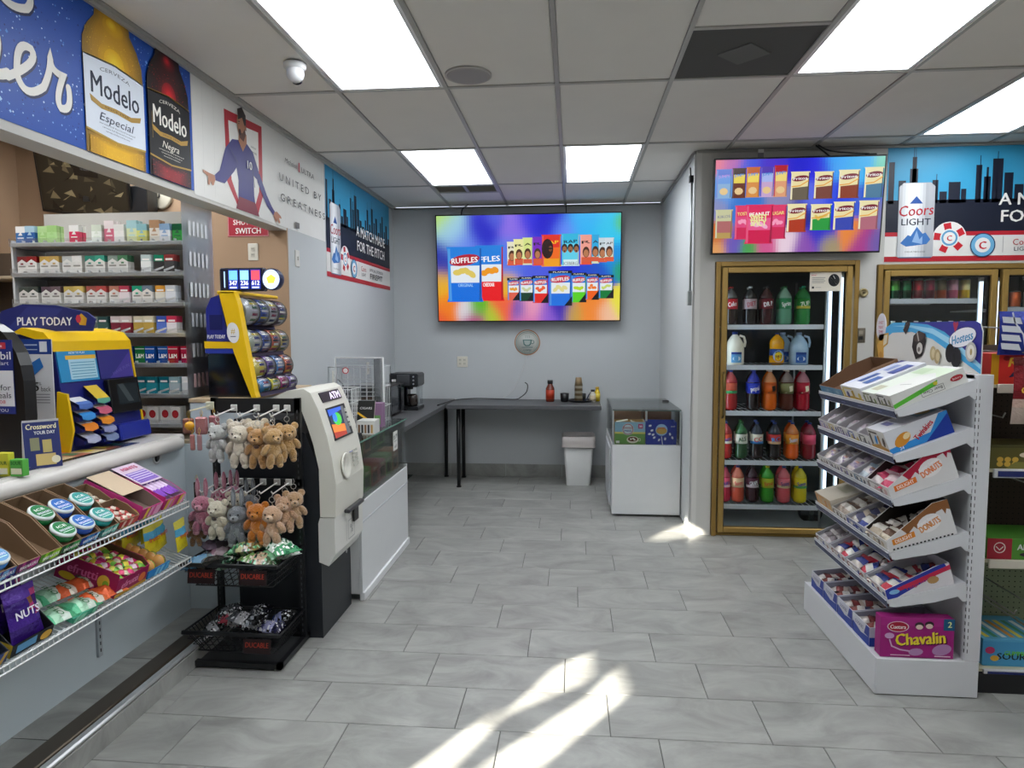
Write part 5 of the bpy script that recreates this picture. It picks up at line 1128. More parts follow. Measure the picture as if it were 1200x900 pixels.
# wire shelves ---------------------------------------------------
def wireshelf(label, xf, zf, xb, zb, y0, y1):
    t = thing('wire_shelf', label, 'shelf', T(xb, y1, zb)); q = MB(); c0 = '#d9dcde'; fx, fz = xf-xb, zf-zb; L_ = y0-y1
    n = int(-L_/.022)
    for i in range(n+1):
        y = L_*i/n; q.tube([(0, y, 0), (fx, y, fz), (fx+.012, y, fz+.0), (fx+.014, y, fz-.024)], .0019, c0, 4, 'white_metal')
    q.build('cross_wires', t)
    for f in (0, .33, .66, 1.0): MB().bar((fx*f, 0, fz*f-.003), (fx*f, L_, fz*f-.003), .003, c0, 'white_metal', 6).build('rail', t)
    MB().bar((fx+.014, 0, fz-.0), (fx+.014, L_, fz-.0), .0032, '#e8eaeb', 'white_metal', 6).build('rail', t)
    MB().bar((fx+.014, 0, fz-.024), (fx+.014, L_, fz-.024), .0032, '#e8eaeb', 'white_metal', 6).build('rail', t)
    for yy in (.0, -.27, -1.0):
        MB().box(-.006, yy-.002, -.10, .004, yy+.002, .01, c0, 'white_metal').bar((0, yy, -.09), (fx*.8, yy, fz*.8-.01), .0035, c0, 'white_metal').build('bracket', t)
UA = math.atan2(.115, .27); LA = math.atan2(.095, .27)
wireshelf('upper sloping white wire candy shelf on the counter front', -1.76, .80, -2.024, .915, 1.3, 2.88)
wireshelf('lower sloping white wire candy shelf on the counter front', -1.76, .54, -2.024, .635, 1.3, 2.88)
U = lambda y: localM('L', -1.757, y, .807, UA)
D = lambda y: localM('L', -1.757, y, .547, LA)
BR, BRI = '#8f7358', '#7d654e'
def stripes(w, h, cols, txt=None, tc='#fff'):
    def f(A):
        r = random.Random(len(cols[0])+int(w*1000)); A.rect(0, 0, w, h, cols[0])
        for k in range(7): a = r.uniform(0, w*.8); A.poly([(a, 0), (a+w*.12, 0), (a+w*.25, h), (a+w*.1, h)], r.choice(cols[1:]))
        if txt: A.text(txt, w/2, h/2, h*.4, tc, w=w*.8, bold=.03, rot=.05)
    return f
def tin(M, label, rim, top, txt, group=None):
    t = thing('gum_tin', label, 'tin', M); R_ = .042
    MB().lathe([(R_*.98, 0), (R_, .004), (R_, .022)], rim, 24, mat='gloss').build('base', t)
    q = MB(); q.lathe([(R_, .022), (R_*1.02, .025), (R_*1.02, .03), (R_*.9, .033), (0, .033)], '#d9e2e2', 24, mat='gloss')
    A = Art(q, (0, 0, .033), (0, -1, 0), (1, 0, 0)); A.oval(0, 0, R_*.86, R_*.86, top, 24); A.text('ICE', 0, .012, .012, '#fff', w=.04, bold=.03); A.text(txt, 0, -.008, .01, '#eef', w=.055, bold=.02); A.line([(-.025, -.02), (.025, -.02)], .003, '#dfe'); q.build('lid', t)
def tintray(yb, w, cols, lab, tins, what):
    M = U(yb); tray('brown open tray of %s, front edge %s' % (what, lab), 'L', M, w, .26, .085, .03, BR, BRI, stripes(.26, .022, cols), stripes(w, .03, cols, 'BREAKERS'), .55)
    return M
sp = [(2.405, .098, ['#0e6a6a', '#3aa8a0', '#7ad0c0'], 'teal', [('#1a8a86', '#3a9a94', 'teal')], 'teal gum tins'),
      (2.30, .092, ['#1a3f9a', '#3a8ad0', '#8ac8e8'], 'blue', [('#1f4aa0', '#2f6ab8', 'blue')], 'blue gum tins'),
      (2.205, .088, ['#0f4a2a', '#3a9a4a', '#a0d8a0'], 'dark green', [('#186a34', '#1f7a44', 'green')], 'green gum tins'),
      (2.112, .088, ['#5a9a1c', '#a8d83a', '#2a5a2a'], 'lime green', [], 'sour gum, now empty'),
      (2.019, .088, ['#6a1c5a', '#b83a8a', '#3a8a4a'], 'purple and magenta', [], 'berry gum, now empty'),
      (1.926, .095, ['#2a5a9a', '#7ab0e0', '#6a3a9a'], 'pale blue', [('#3a7ac0', '#6aa0d0', 'pale blue')], 'pale blue gum tins'),
      (1.826, .09, ['#1a4a8a', '#5a9ad0', '#8ad0e8'], 'mid blue', [('#2a5a9a', '#e8e8f0', 'white-lidded')], 'white-lidded gum tins')]
for yb, w, cols, lab, tn, what in sp:
    M = tintray(yb, w, cols, lab, tn, what)
    for rim, top, n in tn:
        for k, x in enumerate((.05, .145)): tin(M @ T(x, w/2, .034+.022*k, 0, 0, -.12), '%s round gum tin, %s from the front of its brown tray' % (n, ORD[k]), rim, top, 'BREAKERS')
# wrapped sweets and mint boxes
M = U(2.53); tray('small brown tray of red and white wrapped sweets on the upper wire shelf', 'L', M, .115, .12, .05, .03, BR, BRI, None, stripes(.115, .028, ['#a82a2a', '#c8504a', '#e0c0b0']), .5)
fill('wrapped_sweet', 'red and white wrapped sweet in the small brown front tray', 'sweet', M, 3, 3, .01, .11, .012, .103, .022, .05, .022, .018, ['#b8504a', '#d8c8b8', '#a83030'], seed=3, spin=.9)
M = U(2.53) @ T(.125, 0, 0); tray('small brown tray of cream wrapped sweets behind the red sweets', 'L', M, .115, .13, .055, .04, BR, BRI, None, None, .5)
fill('wrapped_sweet', 'cream wrapped sweet in the small brown rear tray', 'sweet', M, 3, 3, .01, .12, .012, .103, .026, .05, .022, .018, ['#c8b49a', '#e0d8c8', '#b87a6a'], seed=4, spin=.9)
pk = ['#a8246a', '#d84a9a', '#e8a0c8', '#e8c84a']
def mentos(A): A.rect(0, 0, .27, .06, '#c83a86'); A.oval(.04, .03, .035, .022, '#e8a0c0'); A.text('mentos', .12, .03, .036, '#241c5a', w=.15, bold=.04); A.oval(.235, .02, .03, .018, '#f0c83a')
M = U(2.68); tray('open mint roll box with its beige lid folded back on the upper shelf', 'L', M, .14, .27, .062, .045, '#c83a86', '#8a7a70', mentos, stripes(.14, .045, pk), .3, 'mint_box')
q = MB(); q.box(0, 0, 0, .17, .135, .002, '#c9b49a'); o = q.build('box_lid', None, M @ T(.10, .002, .0635, 0, 0, -.04)); tag(o, 'beige cardboard lid lying over the back of the open mint roll box', 'lid')
M = U(2.85); tray('pink and purple mint roll box with a printed purple lid, rightmost on upper shelf', 'L', M, .155, .27, .062, .045, '#c0407a', '#b09ab0', mentos, stripes(.155, .045, pk), .3, 'mint_box')
q = MB(); q.box(0, 0, 0, .15, .15, .002, '#d6c2d6'); A = Art(q, (0, .15, .002), (0, -1, 0), (1, 0, 0)); A.rect(.01, .01, .14, .09, '#8a6ac8'); 
for k in range(5): A.line([(.015, .02+.015*k), (.135, .02+.015*k)], .005, '#e0d8f0')
A.text('MINTS', .075, .12, .022, '#c83a6a', w=.1, bold=.03)
o = q.build('box_lid', None, M @ T(.125, .002, .0635, 0, 0, -.05)); tag(o, 'printed lilac lid with purple stripes on the rightmost mint box', 'lid')
for k in range(5): pack('mint_roll', 'purple checked mint roll in the rightmost mint box', 'sweet roll', M @ T(.13, .022+.026*k, .046, random.uniform(-.1, .1)), .21, .024, .022, ['#8a4ac0', '#e0c8e8', '#6a3ab0', '#f0e0f0', '#e8c040'], 'purple checked mint roll in the rightmost mint box', k % 2+1)
# lower shelf
M = D(2.56)
def fru(A, w=.24): A.rect(0, 0, w, .1, '#9c1a55'); A.text('efrutti', w*.42, .062, .036, '#e06aa8', w=w*.5, bold=.05, rot=.02); A.oval(w*.2, .022, w*.14, .015, '#e8c02a'); A.oval(w*.78, .05, w*.1, .028, '#e8c84a'); A.oval(w*.82, .045, w*.05, .014, '#7ab83a'); A.oval(w*.6, .02, .016, .012, '#e87ab0')
def fruf(A): A.rect(0, 0, .19, .075, '#9c1a55'); A.text('efrutti', .08, .045, .03, '#e890b8', w=.1, bold=.05); A.rect(0, 0, .19, .014, '#c89a2a'); A.oval(.155, .035, .022, .02, '#e87a3a')
tray('big magenta candy box full of wrapped gummy sweets on the lower shelf', 'L', M, .19, .255, .10, .075, '#9c1a55', '#5a4434', lambda A: fru(A, .255), fruf, .15, 'candy_box')
fill('gummy_pack', 'bright wrapped gummy sweet in the big magenta box', 'sweet', M, 6, 5, .01, .245, .01, .18, .06, .052, .034, .02, [['#d8407a', '#e8d84a', '#5ab04a'], ['#e8e0c0', '#e0507a', '#e8a83a'], ['#7ac04a', '#e8e060', '#d83a6a'], ['#c8306a', '#e8c8d8', '#a0c83a']], seed=5, jit=1.4, layers=2)
M = D(2.72)
tray('blue tray of round gummy burgers at the end of the lower shelf', 'L', M, .145, .27, .02, .035, '#2f86c8', '#e0e4e0', None, stripes(.145, .033, ['#2a86cc', '#5ab0e0', '#8ad0f0']), .1, 'candy_tray')
for k in range(14):
    M2 = M @ T(.03+.036*(k//2), .038+.068*(k % 2), .034, 0, math.pi/2, .3)
    t = thing('gummy_burger', 'round layered gummy burger sweet in the blue tray', 'sweet', M2, 'gummy burgers in the blue tray'); MB().lathe([(.0, -.016, '#e0a860'), (.026, -.012, '#d89a50'), (.029, -.002, '#5aa03a'), (.029, .003, '#c8402a'), (.026, .012, '#e8c080'), (.0, .016)], '#e0a860', 12, mat='gloss').build('layers', t)
for k, (yy, xx, rz) in enumerate(((2.70, .20, .0), (2.76, .22, .1), (2.83, .20, -.1), (2.74, .12, 0), (2.82, .13, .2), (2.87, .06, .1))):
    Mx = D(yy) @ T(xx, 0, .085, rz, 0, -1.15)
    pack('gummy_bag', ['yellow gummy bag leaning in the rear row, left', 'yellow gummy bag leaning in the rear row, middle', 'yellow gummy bag leaning in the rear row, right', 'yellow gummy bag with red lettering in the middle row, left', 'yellow gummy bag with red lettering in the middle row, right', 'yellow gummy bag standing alone at the right end of the lower shelf'][k], 'sweet bag', Mx, .14, .10, .03, ['#e8d428', '#e8d428', '#5ab0d8', '#e8e060'], None, k % 3+1, None, 'foil', 'frutti', '#c0301c')
for k, (yy, xx) in enumerate(((2.44, .055), (2.415, .15), (2.345, .06), (2.33, .16))):
    pack('wafer_pack', 'flat orange wafer pack on the lower wire shelf, %s from the right' % ORD[k], 'snack pack', D(yy-.06) @ T(xx-.02, 0, .022, 1.45), .12, .085, .04, ['#e07848', '#e8e0d0', '#e8683a', '#e8683a'], None, k % 3+1, None, 'foil', 'OH!', '#2a5a2a')
for k, (yy, xx) in enumerate(((2.235, .05), (2.215, .16), (2.125, .06), (2.12, .17))):
    pack('wafer_pack', 'pale mint green wafer pack on the lower wire shelf, %s from the right' % ORD[k], 'snack pack', D(yy) @ T(xx-.01, .0, .022, 1.45), .13, .09, .04, ['#4aa878', '#d8e8dc', '#a8d8b8', '#5ab88a'], None, k % 3+1, None, 'foil', 'OH!', '#2a6a3a')
closedbox('mint green flat box under the pale green wafer packs', 'L', D(2.27) @ T(-.005, 0, 0), .12, .08, .02, '#4aa888', None, stripes(.12, .02, ['#3a9a7a', '#8ad0b0']))
M = D(2.06); tray('black tray holding purple choc nut bags on the lower shelf', 'L', M, .17, .24, .12, .04, '#16181f', '#201c24', lambda A: (A.rect(.12, .0, .24, .045, '#c8a83a') , A.text('NUT', .06, .06, .02, '#c8a83a', w=.06)), lambda A: (A.rect(.02, .008, .1, .036, '#5a9ac8'), A.oval(.14, .018, .025, .015, '#d8a83a')), .7)
for k in range(3):
    pack('nut_bag', 'purple choc coated nut bag, %s from the front in the black tray' % ORD[k], 'snack bag', M @ T(.06+.055*k, .085, .10+.01*k, 0, 0, -1.05), .17, .13, .035, ['#3a1c7a', '#4a2496', '#3a1c7a', '#5a34a0'], None, k+1, ['#b8407a', '#8a5a3a'] , 'foil', 'NUTS', '#e8e0f0')
M = D(1.875); tray('black and white tray of colourful biscuit bags at the left edge', 'L', M, .16, .24, .10, .04, '#1c2638', '#2a2c34', None, stripes(.16, .04, ['#1c2a4a', '#2a4a8a', '#c8a040']), .6)
for k in range(3): pack('biscuit_bag', 'colourful biscuit bag, %s from the front in the left-edge tray' % ORD[k], 'snack bag', M @ T(.06+.05*k, .08, .07+.012*k, 0, 0, -.8), .14, .12, .03, ['#2a7ac8', '#e8b83a', '#c83a2a', '#d89a4a'], None, k+1, ['#e8e0c0', '#5ab0e0'])

# ================================================================ LOTTERY CABINET, TICKET MACHINE
cb = thing('counter_cabinet', 'white cabinet with a tan top under the lottery machine', 'cabinet', T(-1.95, 3.8, 0))
MB().box(-.062, -.435, .0, .215, .5, 1.20, '#b9c3ca', 'white_metal', b=.003).build('body', cb); MB().box(-.068, -.44, 1.20, .225, .51, 1.222, '#b8a284', 'laminate', b=.003).build('top', cb)
lm = thing('lottery_machine', 'blue and yellow lottery ticket machine with rows of clear ticket drums', 'lottery machine', T(-1.95, 3.46, 1.222))
q = MB(); q.M = frame((0, .50, 0), (1, 0, 0), (0, 0, 1), (0, -1, 0))
q.prism([(0, 0), (.27, 0), (.10, .50), (.03, .50), (.0, .46)], .50, '#1c1f3a', 'plastic'); q.build('cabinet', lm)
q = MB(); q.M = frame((0, -.004, 0), (1, 0, 0), (0, 0, 1), (0, -1, 0)); q.prism([(.0, .30), (.125, .30), (.075, .545), (.03, .53), (.0, .47)], .012, '#1f2a86', 'plastic'); q.build('blue_panel', lm)
q = MB(); q.M = frame((0, -.018, 0), (1, 0, 0), (0, 0, 1), (0, -1, 0))
A = Art(q, (0, 0, 0), (1, 0, 0), (0, 1, 0)); A.rect(.02, .36, .09, .44, '#111a5a'); A.text('PLAY TODAY', .055, .325, .02, '#eef0f6', w=.10, bold=.03); q.build('lettering', lm)
q = MB(); q.M = frame((0, -.004, 0), (1, 0, 0), (0, 0, 1), (0, -1, 0)); q.prism([(-.01, .262), (.15, .262), (.15, .295), (-.01, .30)], .02, '#e8bc14', 'plastic'); q.build('yellow_band', lm)
q = MB(); q.M = frame((0, -.004, 0), (1, 0, 0), (0, 0, 1), (0, -1, 0)); q.prism([(-.01, .235), (.155, .235), (.15, .262), (-.01, .262)], .016, '#2a3ca8', 'plastic'); q.build('blue_band', lm)
q = MB(); q.M = frame((0, -.004, 0), (1, 0, 0), (0, 0, 1), (0, -1, 0)); q.prism([(.0, .0), (.245, .0), (.155, .23), (.0, .23)], .008, '#15161a', 'gloss'); q.build('dark_screen', lm)
q = MB(); q.M = frame((0, .02, 0), (1, 0, 0), (0, 0, 1), (0, -1, 0)); q.prism([(.245, .0), (.272, .0), (.262, .03), (.185, .50), (.165, .56), (.09, .56), (.085, .545), (.14, .30), (.155, .24)], .05, '#e8bc14', 'plastic'); q.build('yellow_frame', lm)
MB().box(.07, -.03, .548, .17, .5, .566, '#e8bc14', 'plastic', b=.005).build('yellow_cap', lm)
q = MB(); A = Art(q, (.155, -.0305, .345), (1, 0, 0), (0, 0, 1)); A.oval(0, 0, .034, .055, '#e2e2e6', 20, .1); A.text('#', 0, .01, .03, '#c8a83a'); A.line([(-.015, -.02), (.015, -.02)], .004, '#3a3c6a'); q.build('sticker', lm)
dr = [(.150, .460, .078), (.165, .295, .070), (.190, .150, .068), (.235, .052, .045)]
tcol = [['#b8bcc0', '#4a62b0', '#a8aab4', '#5a4a6a'], ['#b8c0b0', '#3f5aa8', '#c86a5a', '#b8a86a'], ['#d0c46a', '#6a4a9a', '#4a80c0', '#c86a4a'], ['#4a90c8', '#d8d04a', '#b84a8a', '#8a6ab8']]
for k, (x, z, R_) in enumerate(dr):
    for j in range(4):
        y = .03+.117*j
        q = MB(); q.lathe([(R_*.62, 0), (R_*.62, .112)], '#9a9684', 20, (x, y, z), 'card', 'y'); q.lathe([(R_*.93, .006), (R_*.93, .106)], tcol[k][j], 20, (x, y, z), 'print', 'y')
        wp = lambda u, v, d, x=x, y=y, z=z, R_=R_: (x+(R_*.935+d)*math.cos(v/R_), y+.056+u, z+(R_*.935+d)*math.sin(v/R_))
        A = Art(q, (0, 0, 0), (0, 1, 0), (0, 0, 1), warp=wp); rr = random.Random(k*7+j)
        for vv in (-.075, -.04, .0, .04): 
            if abs(vv/R_) < 1.4: A.rect(-.042, vv, .042, vv+.012, rr.choice(['#e8e6e0', '#2a2c3a', '#d8c83a', '#e0e0ea'])); A.rect(-.03, vv+.016, .03, vv+.03, rr.choice(['#2a3a7a', '#e8e8e8', '#8a2a4a', '#3a6a4a']))
        q.build('ticket_roll', lm)
        q = MB(); q.lathe([(R_, 0), (R_, .112)], '#fff', 20, (x, y, z), 'film', 'y'); q.build('drum', lm)
# jackpot sign
js = thing('jackpot_sign', 'lit blue jackpot sign with a round logo on top of the lottery machine', 'sign', T(-1.90, 3.50, 1.789))
MB().box(0, 0, 0, .25, .05, .125, '#171a30', 'plastic', b=.008).build('housing', js)
q = MB(); A = Art(q, (0, 0, 0), (1, 0, 0), (0, 0, 1), 'display')
for x, c_, t_ in ((.052, '#6ab0f0', '347'), (.115, '#8ad0c8', '236'), (.178, '#e04a5a', '612')): A.rect(x, .012, x+.055, .115, '#1a2a8a'); A.rect(x+.004, .06, x+.051, .11, c_); A.text(t_, x+.0275, .045, .024, '#f4f6ff', w=.044, bold=.04); A.rect(x+.008, .016, x+.047, .024, '#c8d8ff')
A.rect(.03, .02, .036, .105, '#a8c8ff'); q.build('display', js)
q = MB(); q.lathe([(.058, .0), (.058, -.03), (.05, -.034)], '#22284a', 24, (.292, .03, .062), 'plastic', 'y'); q.build('round_housing', js)
q = MB(); A = Art(q, (.292, -.0045, .062), (1, 0, 0), (0, 0, 1), 'display'); A.oval(0, 0, .047, .052, '#b8d0f4', 22); A.oval(0, .0, .028, .026, '#e8d84a', 5, .3); q.build('round_logo', js)

t = thing('back_counter', 'low white cabinet under the cigarette display behind the counter', 'cabinet', T(-2.55, 3.57, 0)); MB().box(-.53, -.17, 0, .52, .19, .975, '#a9a6a0', 'white_metal', b=.003).build('body', t); MB().box(-.54, -.18, .976, .525, .2, .998, '#b8a890', 'laminate', b=.003).build('top', t)
# ================================================================ CASH MACHINE
at = thing('cash_machine', 'cream and charcoal cash machine with a colourful screen', 'cash machine', T(-1.5, 3.25, 0))
def side(q, y0, y1, pts, col, mat='plastic'): q.M = frame((0, y1, 0), (1, 0, 0), (0, 0, 1), (0, -1, 0)); q.prism(pts, y1-y0, col, mat); q.M = I4
q = MB(); side(q, .004, .446, [(-.215, 0), (.225, 0), (.225, .62), (.235, .60), (.22, .90), (.155, 1.06), (.02, 1.13), (-.215, 1.13)], '#23262b', 'laminate'); q.build('body', at)
q = MB(); side(q, 0, .45, [(.215, .40), (.265, .38), (.30, .44), (.30, .60), (.302, .63), (.224, .63), (.215, .6)], '#d9d8d3'); q.build('lower_fascia', at)
q = MB(); side(q, 0, .45, [(.226, .634), (.306, .634), (.312, .80), (.295, .93), (.27, 1.05), (.23, 1.18), (.19, 1.265), (.155, 1.285), (.07, 1.275), (-.015, 1.235), (-.02, 1.222), (.13, 1.21), (.17, 1.10), (.20, 1.0), (.225, .88)], '#dcdad0'); q.build('upper_fascia', at)
dn = Vector((.308-.195, 0, .87-1.255)); 
def fas(p0, p1, name, draw=None, inset=.0015):
    # panel on the sloping front between two profile points; u along +y, v up the slope
    a, b_ = Vector((p0[0], 0, p0[1])), Vector((p1[0], 0, p1[1])); v = (b_-a).normalized(); L_ = (b_-a).length; n = Vector((0, 1, 0)).cross(v)
    M = frame(a+n*inset, (0, 1, 0), v, n); q = MB(); q.M = M; draw(q, L_); q.M = I4; q.build(name, at)
def scr(q, L_):
    q.box(.09, .01, -.004, .37, L_-.02, .002, '#1c1d20', 'plastic'); A = Art(q, (0, 0, .002), (1, 0, 0), (0, 1, 0), 'display')
    q2 = L_-.03
    A.rect(.10, .02, .33, q2, '#1a1f3a'); A.poly([(.10, .02), (.33, .02), (.33, q2*.35), (.10, q2*.45)], '#8a2a1c'); A.poly([(.10, q2*.3), (.33, q2*.2), (.33, q2*.42), (.10, q2*.55)], '#c86a28'); A.oval(.2, q2*.66, .06, .035, '#3aa83a'); A.oval(.17, q2*.72, .03, .025, '#2a6ad0'); A.poly([(.10, q2*.8), (.3, q2*.9), (.30, q2), (.10, q2)], '#2a50b0'); A.poly([(.27, .02), (.33, .02), (.33, q2), (.29, q2)], '#4a4c50')
    for k in range(4): q.box(.342, q2*(.3+.16*k), .0, .36, q2*(.3+.16*k)+.02, .006, '#c8c8c4', 'plastic', b=.002)
fas((.283, 1.0), (.224, 1.195), 'screen', scr)
def top_(q, L_): q.box(.09, .0, -.003, .37, L_, .003, '#17181a', 'plastic'); A = Art(q, (0, 0, .003), (1, 0, 0), (0, 1, 0), 'display'); A.text('ATM', .28, L_/2, .040, '#e8d8ff', w=.15, bold=.05)
fas((.219, 1.205), (.195, 1.255), 'sign_panel', top_)
def mid(q, L_):
    q.lathe([(.062, .001), (.07, .006), (.062, .012), (.055, .004)], '#dcdad0', 24, (.16, L_*.45, 0), 'plastic'); A = Art(q, (0, 0, .001), (1, 0, 0), (0, 1, 0)); A.oval(.16, L_*.45, .057, .057, '#b8b9b4'); A.oval(.155, L_*.3, .03, .02, '#4a4c4c')
    q.box(.30, L_*.75, 0, .36, L_*.82, .008, '#e4e2d8', 'plastic', b=.002); q.box(.24, L_*.86, 0, .29, L_*.9, .003, '#8a8ab8')
    for i in range(3):
        for j in range(4): q.box(.285+.027*i, .03+.024*j, 0, .306+.027*i, .048+.024*j, .005, '#c0bfb6', 'plastic', b=.001)
fas((.3125, .81), (.299, .94), 'keypad_panel', mid)
def slot(q, L_): q.box(.13, .08, 0, .38, .10, .03, '#2a2b2e', 'plastic', b=.004); q.box(.26, .0, 0, .33, .08, .012, '#111', 'plastic'); 
fas((.304, .54), (.304, .63), 'cash_slot', slot)
def arrow(q, L_):
    A = Art(q, (0, 0, 0), (1, 0, 0), (0, 1, 0)); A.line([(.2, .0), (.2, .1), (.3, .1), (.3, .0), (.2, .0)], .004, '#9a9a9a'); A.text('%', .25, .05, .05, '#8a8a8c'); A.line([(.17, .0), (.17, .12)], .004, '#aaa'); A.oval(.16, -.05, .012, .012, '#aaa')
fas((.3005, .46), (.3005, .58), 'printed_marks', arrow)
q = MB(); q.box(-.0, .0, 0, .01, .45, 1.0, '#1b1d20'); 

# ================================================================ HOOK RACK WITH PLUSH KEYRINGS AND BASKETS
rk = thing('hook_rack', 'black metal floor rack with hook rows and two baskets', 'rack', T(-1.57, 3.2, 0))
K = '#121316'
for x in (-.215, .215):
    q = MB(); q.box(x-.014, -.012, .03, x+.014, .012, 1.245, K, 'white_metal')
    for k in range(38): q.box(x-.003, -.0125, .06+.03*k, x+.003, -.0121, .075+.03*k, '#4a4c50')
    q.build('post', rk)
MB().box(-.229, -.012, 1.17, .229, -.004, 1.243, K, 'white_metal').build('crossbar', rk); MB().box(-.229, -.012, .80, .229, -.004, .842, K, 'white_metal').build('crossbar', rk)
q = MB()
for a in ((-.23, -.30, .23, -.275), (-.23, .02, .23, .045), (-.23, -.30, -.205, .045), (.205, -.30, .23, .045)): q.box(a[0], a[1], .01, a[2], a[3], .035, K, 'white_metal')
q.build('base_frame', rk); MB().box(-.205, -.275, .012, .205, .02, .02, '#3c3d3f', 'white_metal').build('base_plate', rk)
for x, y in ((-.2, -.28), (.2, -.28), (-.2, .03), (.2, .03)): MB().cyl((x, y, 0), .012, .012, '#b8b8b8', 10).build('foot', rk)
def basket(name_, z0, z1, front):
    q = MB(); top = [(-.225, -.012), (.225, -.012), (.235, -.32), (-.235, -.32)]; bot = [(-.19, -.02), (.19, -.02), (.185, -.27), (-.185, -.27)]
    P = [(x, y, z1) for x, y in top]; B_ = [(x, y, z0) for x, y in bot]
    q.tube(P, .006, K, 5, 'white_metal', True); q.tube(B_, .004, K, 5, 'white_metal', True)
    for i in range(4):
        a, b_ = Vector(P[i]), Vector(P[(i+1) % 4]); c_, d = Vector(B_[i]), Vector(B_[(i+1) % 4])
        for k in range(1, 12): q.bar(a.lerp(b_, k/12), c_.lerp(d, k/12), .0018, K, 'white_metal')
        for f in (.33, .66): q.bar(a.lerp(c_, f), b_.lerp(d, f), .0018, K, 'white_metal')
    for k in range(1, 12): q.bar(Vector(B_[0]).lerp(Vector(B_[1]), k/12), Vector(B_[3]).lerp(Vector(B_[2]), k/12), .0018, K, 'white_metal')
    bk = q.build('basket', rk)
    q = MB(); q.box(-.235, -.327, z1-.006, .235, -.314, z1+.012, K, 'white_metal', b=.002); q.build('basket_lip', rk)
    for x in front:
        q = MB(); q.M = T(x, -.328, z1-.05, 0, math.radians(-8)); q.box(-.065, -.002, -.03, .065, 0, .035, '#241416', 'print'); A = Art(q, (-.065, -.002, -.03), (1, 0, 0), (0, 0, 1)); A.text('DUCABLE', .065, .04, .024, '#a83a2a', w=.11, bold=.03); q.build('price_tag', bk)
basket('b', .39, .50, (-.125, .12)); basket('b', .075, .178, (.13,))
HOOKS = {}
for row_, z, xs in (('top', 1.192, (-.105, .012, .112, .168)), ('lower', .822, (-.19, -.135, -.085, -.035, .033, .105, .165))):
    for k, x in enumerate(xs):
        q = MB(); q.box(x-.016, -.02, z-.012, x+.016, -.012, z+.02, '#cfcfcc', 'plastic', b=.002); L_ = .17
        q.tube([(x, -.02, z), (x-.002, -.05, z-.002), (x-.012, -L_, z-.018), (x-.013, -L_-.012, z-.004)], .0035, '#e4e4e2', 6, 'white_metal'); q.build('hook', rk)
        HOOKS[row_, k] = (x, z)
def plush(label, M, col, belly, s=1.0, kind='bear', face='#2a1c18', group=None, scarf=None):
    t = thing('plush_keyring', label, 'plush toy', M @ T(0, 0, .03 if M.translation.z > .95 else .045) @ Matrix.Scale(s*1.22, 4), group)
    q = MB(); q.ell((0, 0, -.070), .028, .024, .032, col, 12, 9, rough=.04); q.ell((0, -.012, -.075), .016, .012, .022, belly, rough=.04); q.build('body', t)
    q = MB(); q.ell((0, -.004, -.028), .032, .027, .028, col, 14, 10, rough=.04); q.ell((0, -.029, -.034), .013, .009, .010, belly); q.build('head', t)
    q = MB(); q.ell((-.012, -.030, -.022), .0028, .002, .0028, face, 6, 5, 'gloss'); q.ell((.012, -.030, -.022), .0028, .002, .0028, face, 6, 5, 'gloss'); q.ell((0, -.0385, -.031), .0035, .002, .0024, face, 6, 5, 'gloss'); q.build('face', t)
    for sx in (-1, 1):
        q = MB()
        if kind == 'bunny': q.ell((sx*.013, 0, .025), .008, .006, .034, col); q.ell((sx*.013, -.005, .025), .005, .003, .026, belly)
        else: q.ell((sx*.025, 0, -.006), .013, .008, .013, col); q.ell((sx*.022, -.005, -.008), .006, .004, .006, belly)
        q.build('ear', t)
        q = MB(); q.M = T(sx*.029, -.010, -.066, 0, .3, sx*-.55); q.ell((0, 0, 0), .0115, .0115, .022, col); q.build('arm', t)
        q = MB(); q.M = T(sx*.015, -.012, -.103, 0, .3, sx*-.12); q.ell((0, 0, 0), .0135, .013, .024, col); q.ell((0, -.005, -.016), .0105, .010, .009, belly); q.build('leg', t)
    if scarf: MB().lathe([(.018, -.05), (.021, -.053), (.018, -.056)], scarf, 12, mat='plush').ell((.0, -.022, -.056), .009, .004, .006, scarf, 8, 5).build('bow', t)
    q = MB(); ring = [(.009*math.cos(a*.785), 0, .018+.009*math.sin(a*.785)) for a in range(8)]; q.tube(ring, .0012, '#b8b8b4', 4, 'metal', True); q.tube([(0, 0, .008), (.002, 0, -.0), (0, 0, -.006)], .0012, '#c8b8a0', 4, 'metal'); 
    z1 = .052/s; q.tube([(0, 0, .027), (.003, 0, .027+(z1-.027)*.5), (0, 0, z1)], .0012, '#c8c8c4', 4, 'metal'); q.build('keyring', t)
W_ = lambda x, y, z, rz=0: T(-1.57+x, 3.2+y, z, rz)
plush('silvery grey plush cat keyring, leftmost on the top hook row', W_(-.115, -.155, 1.10, -.2), '#b9bab8', '#d0d0ce', 1.15)
plush('cream fluffy plush bear on the second top hook, facing front', W_(.0, -.165, 1.10, .1), '#d3c7b4', '#dfd6c6', 1.3)
plush('pale cream fluffy plush bear behind the front cream bear', W_(.045, -.09, 1.115, .2), '#cfc2ab', '#ddd4c2', 1.25)
plush('pale grey-cream plush bear between the cat and the cream bears', W_(-.055, -.09, 1.11, -.1), '#c6bbaa', '#d8cfc0', 1.2)
plush('tan plush bear with a dark bow on the third top hook', W_(.09, -.17, 1.085, .15), '#b98a52', '#c99c66', 1.2, scarf='#4a2c22')
plush('tan plush bear half hidden behind the bow-wearing tan bear', W_(.135, -.11, 1.095, -.3), '#b08048', '#c0925c', 1.2)
plush('light tan plush bear with round head on the fourth top hook', W_(.165, -.18, 1.09, .9), '#c29a64', '#cda876', 1.2)
plush('light tan plush bear at the far right of the top row', W_(.21, -.12, 1.10, .6), '#bd945c', '#c9a270', 1.15)
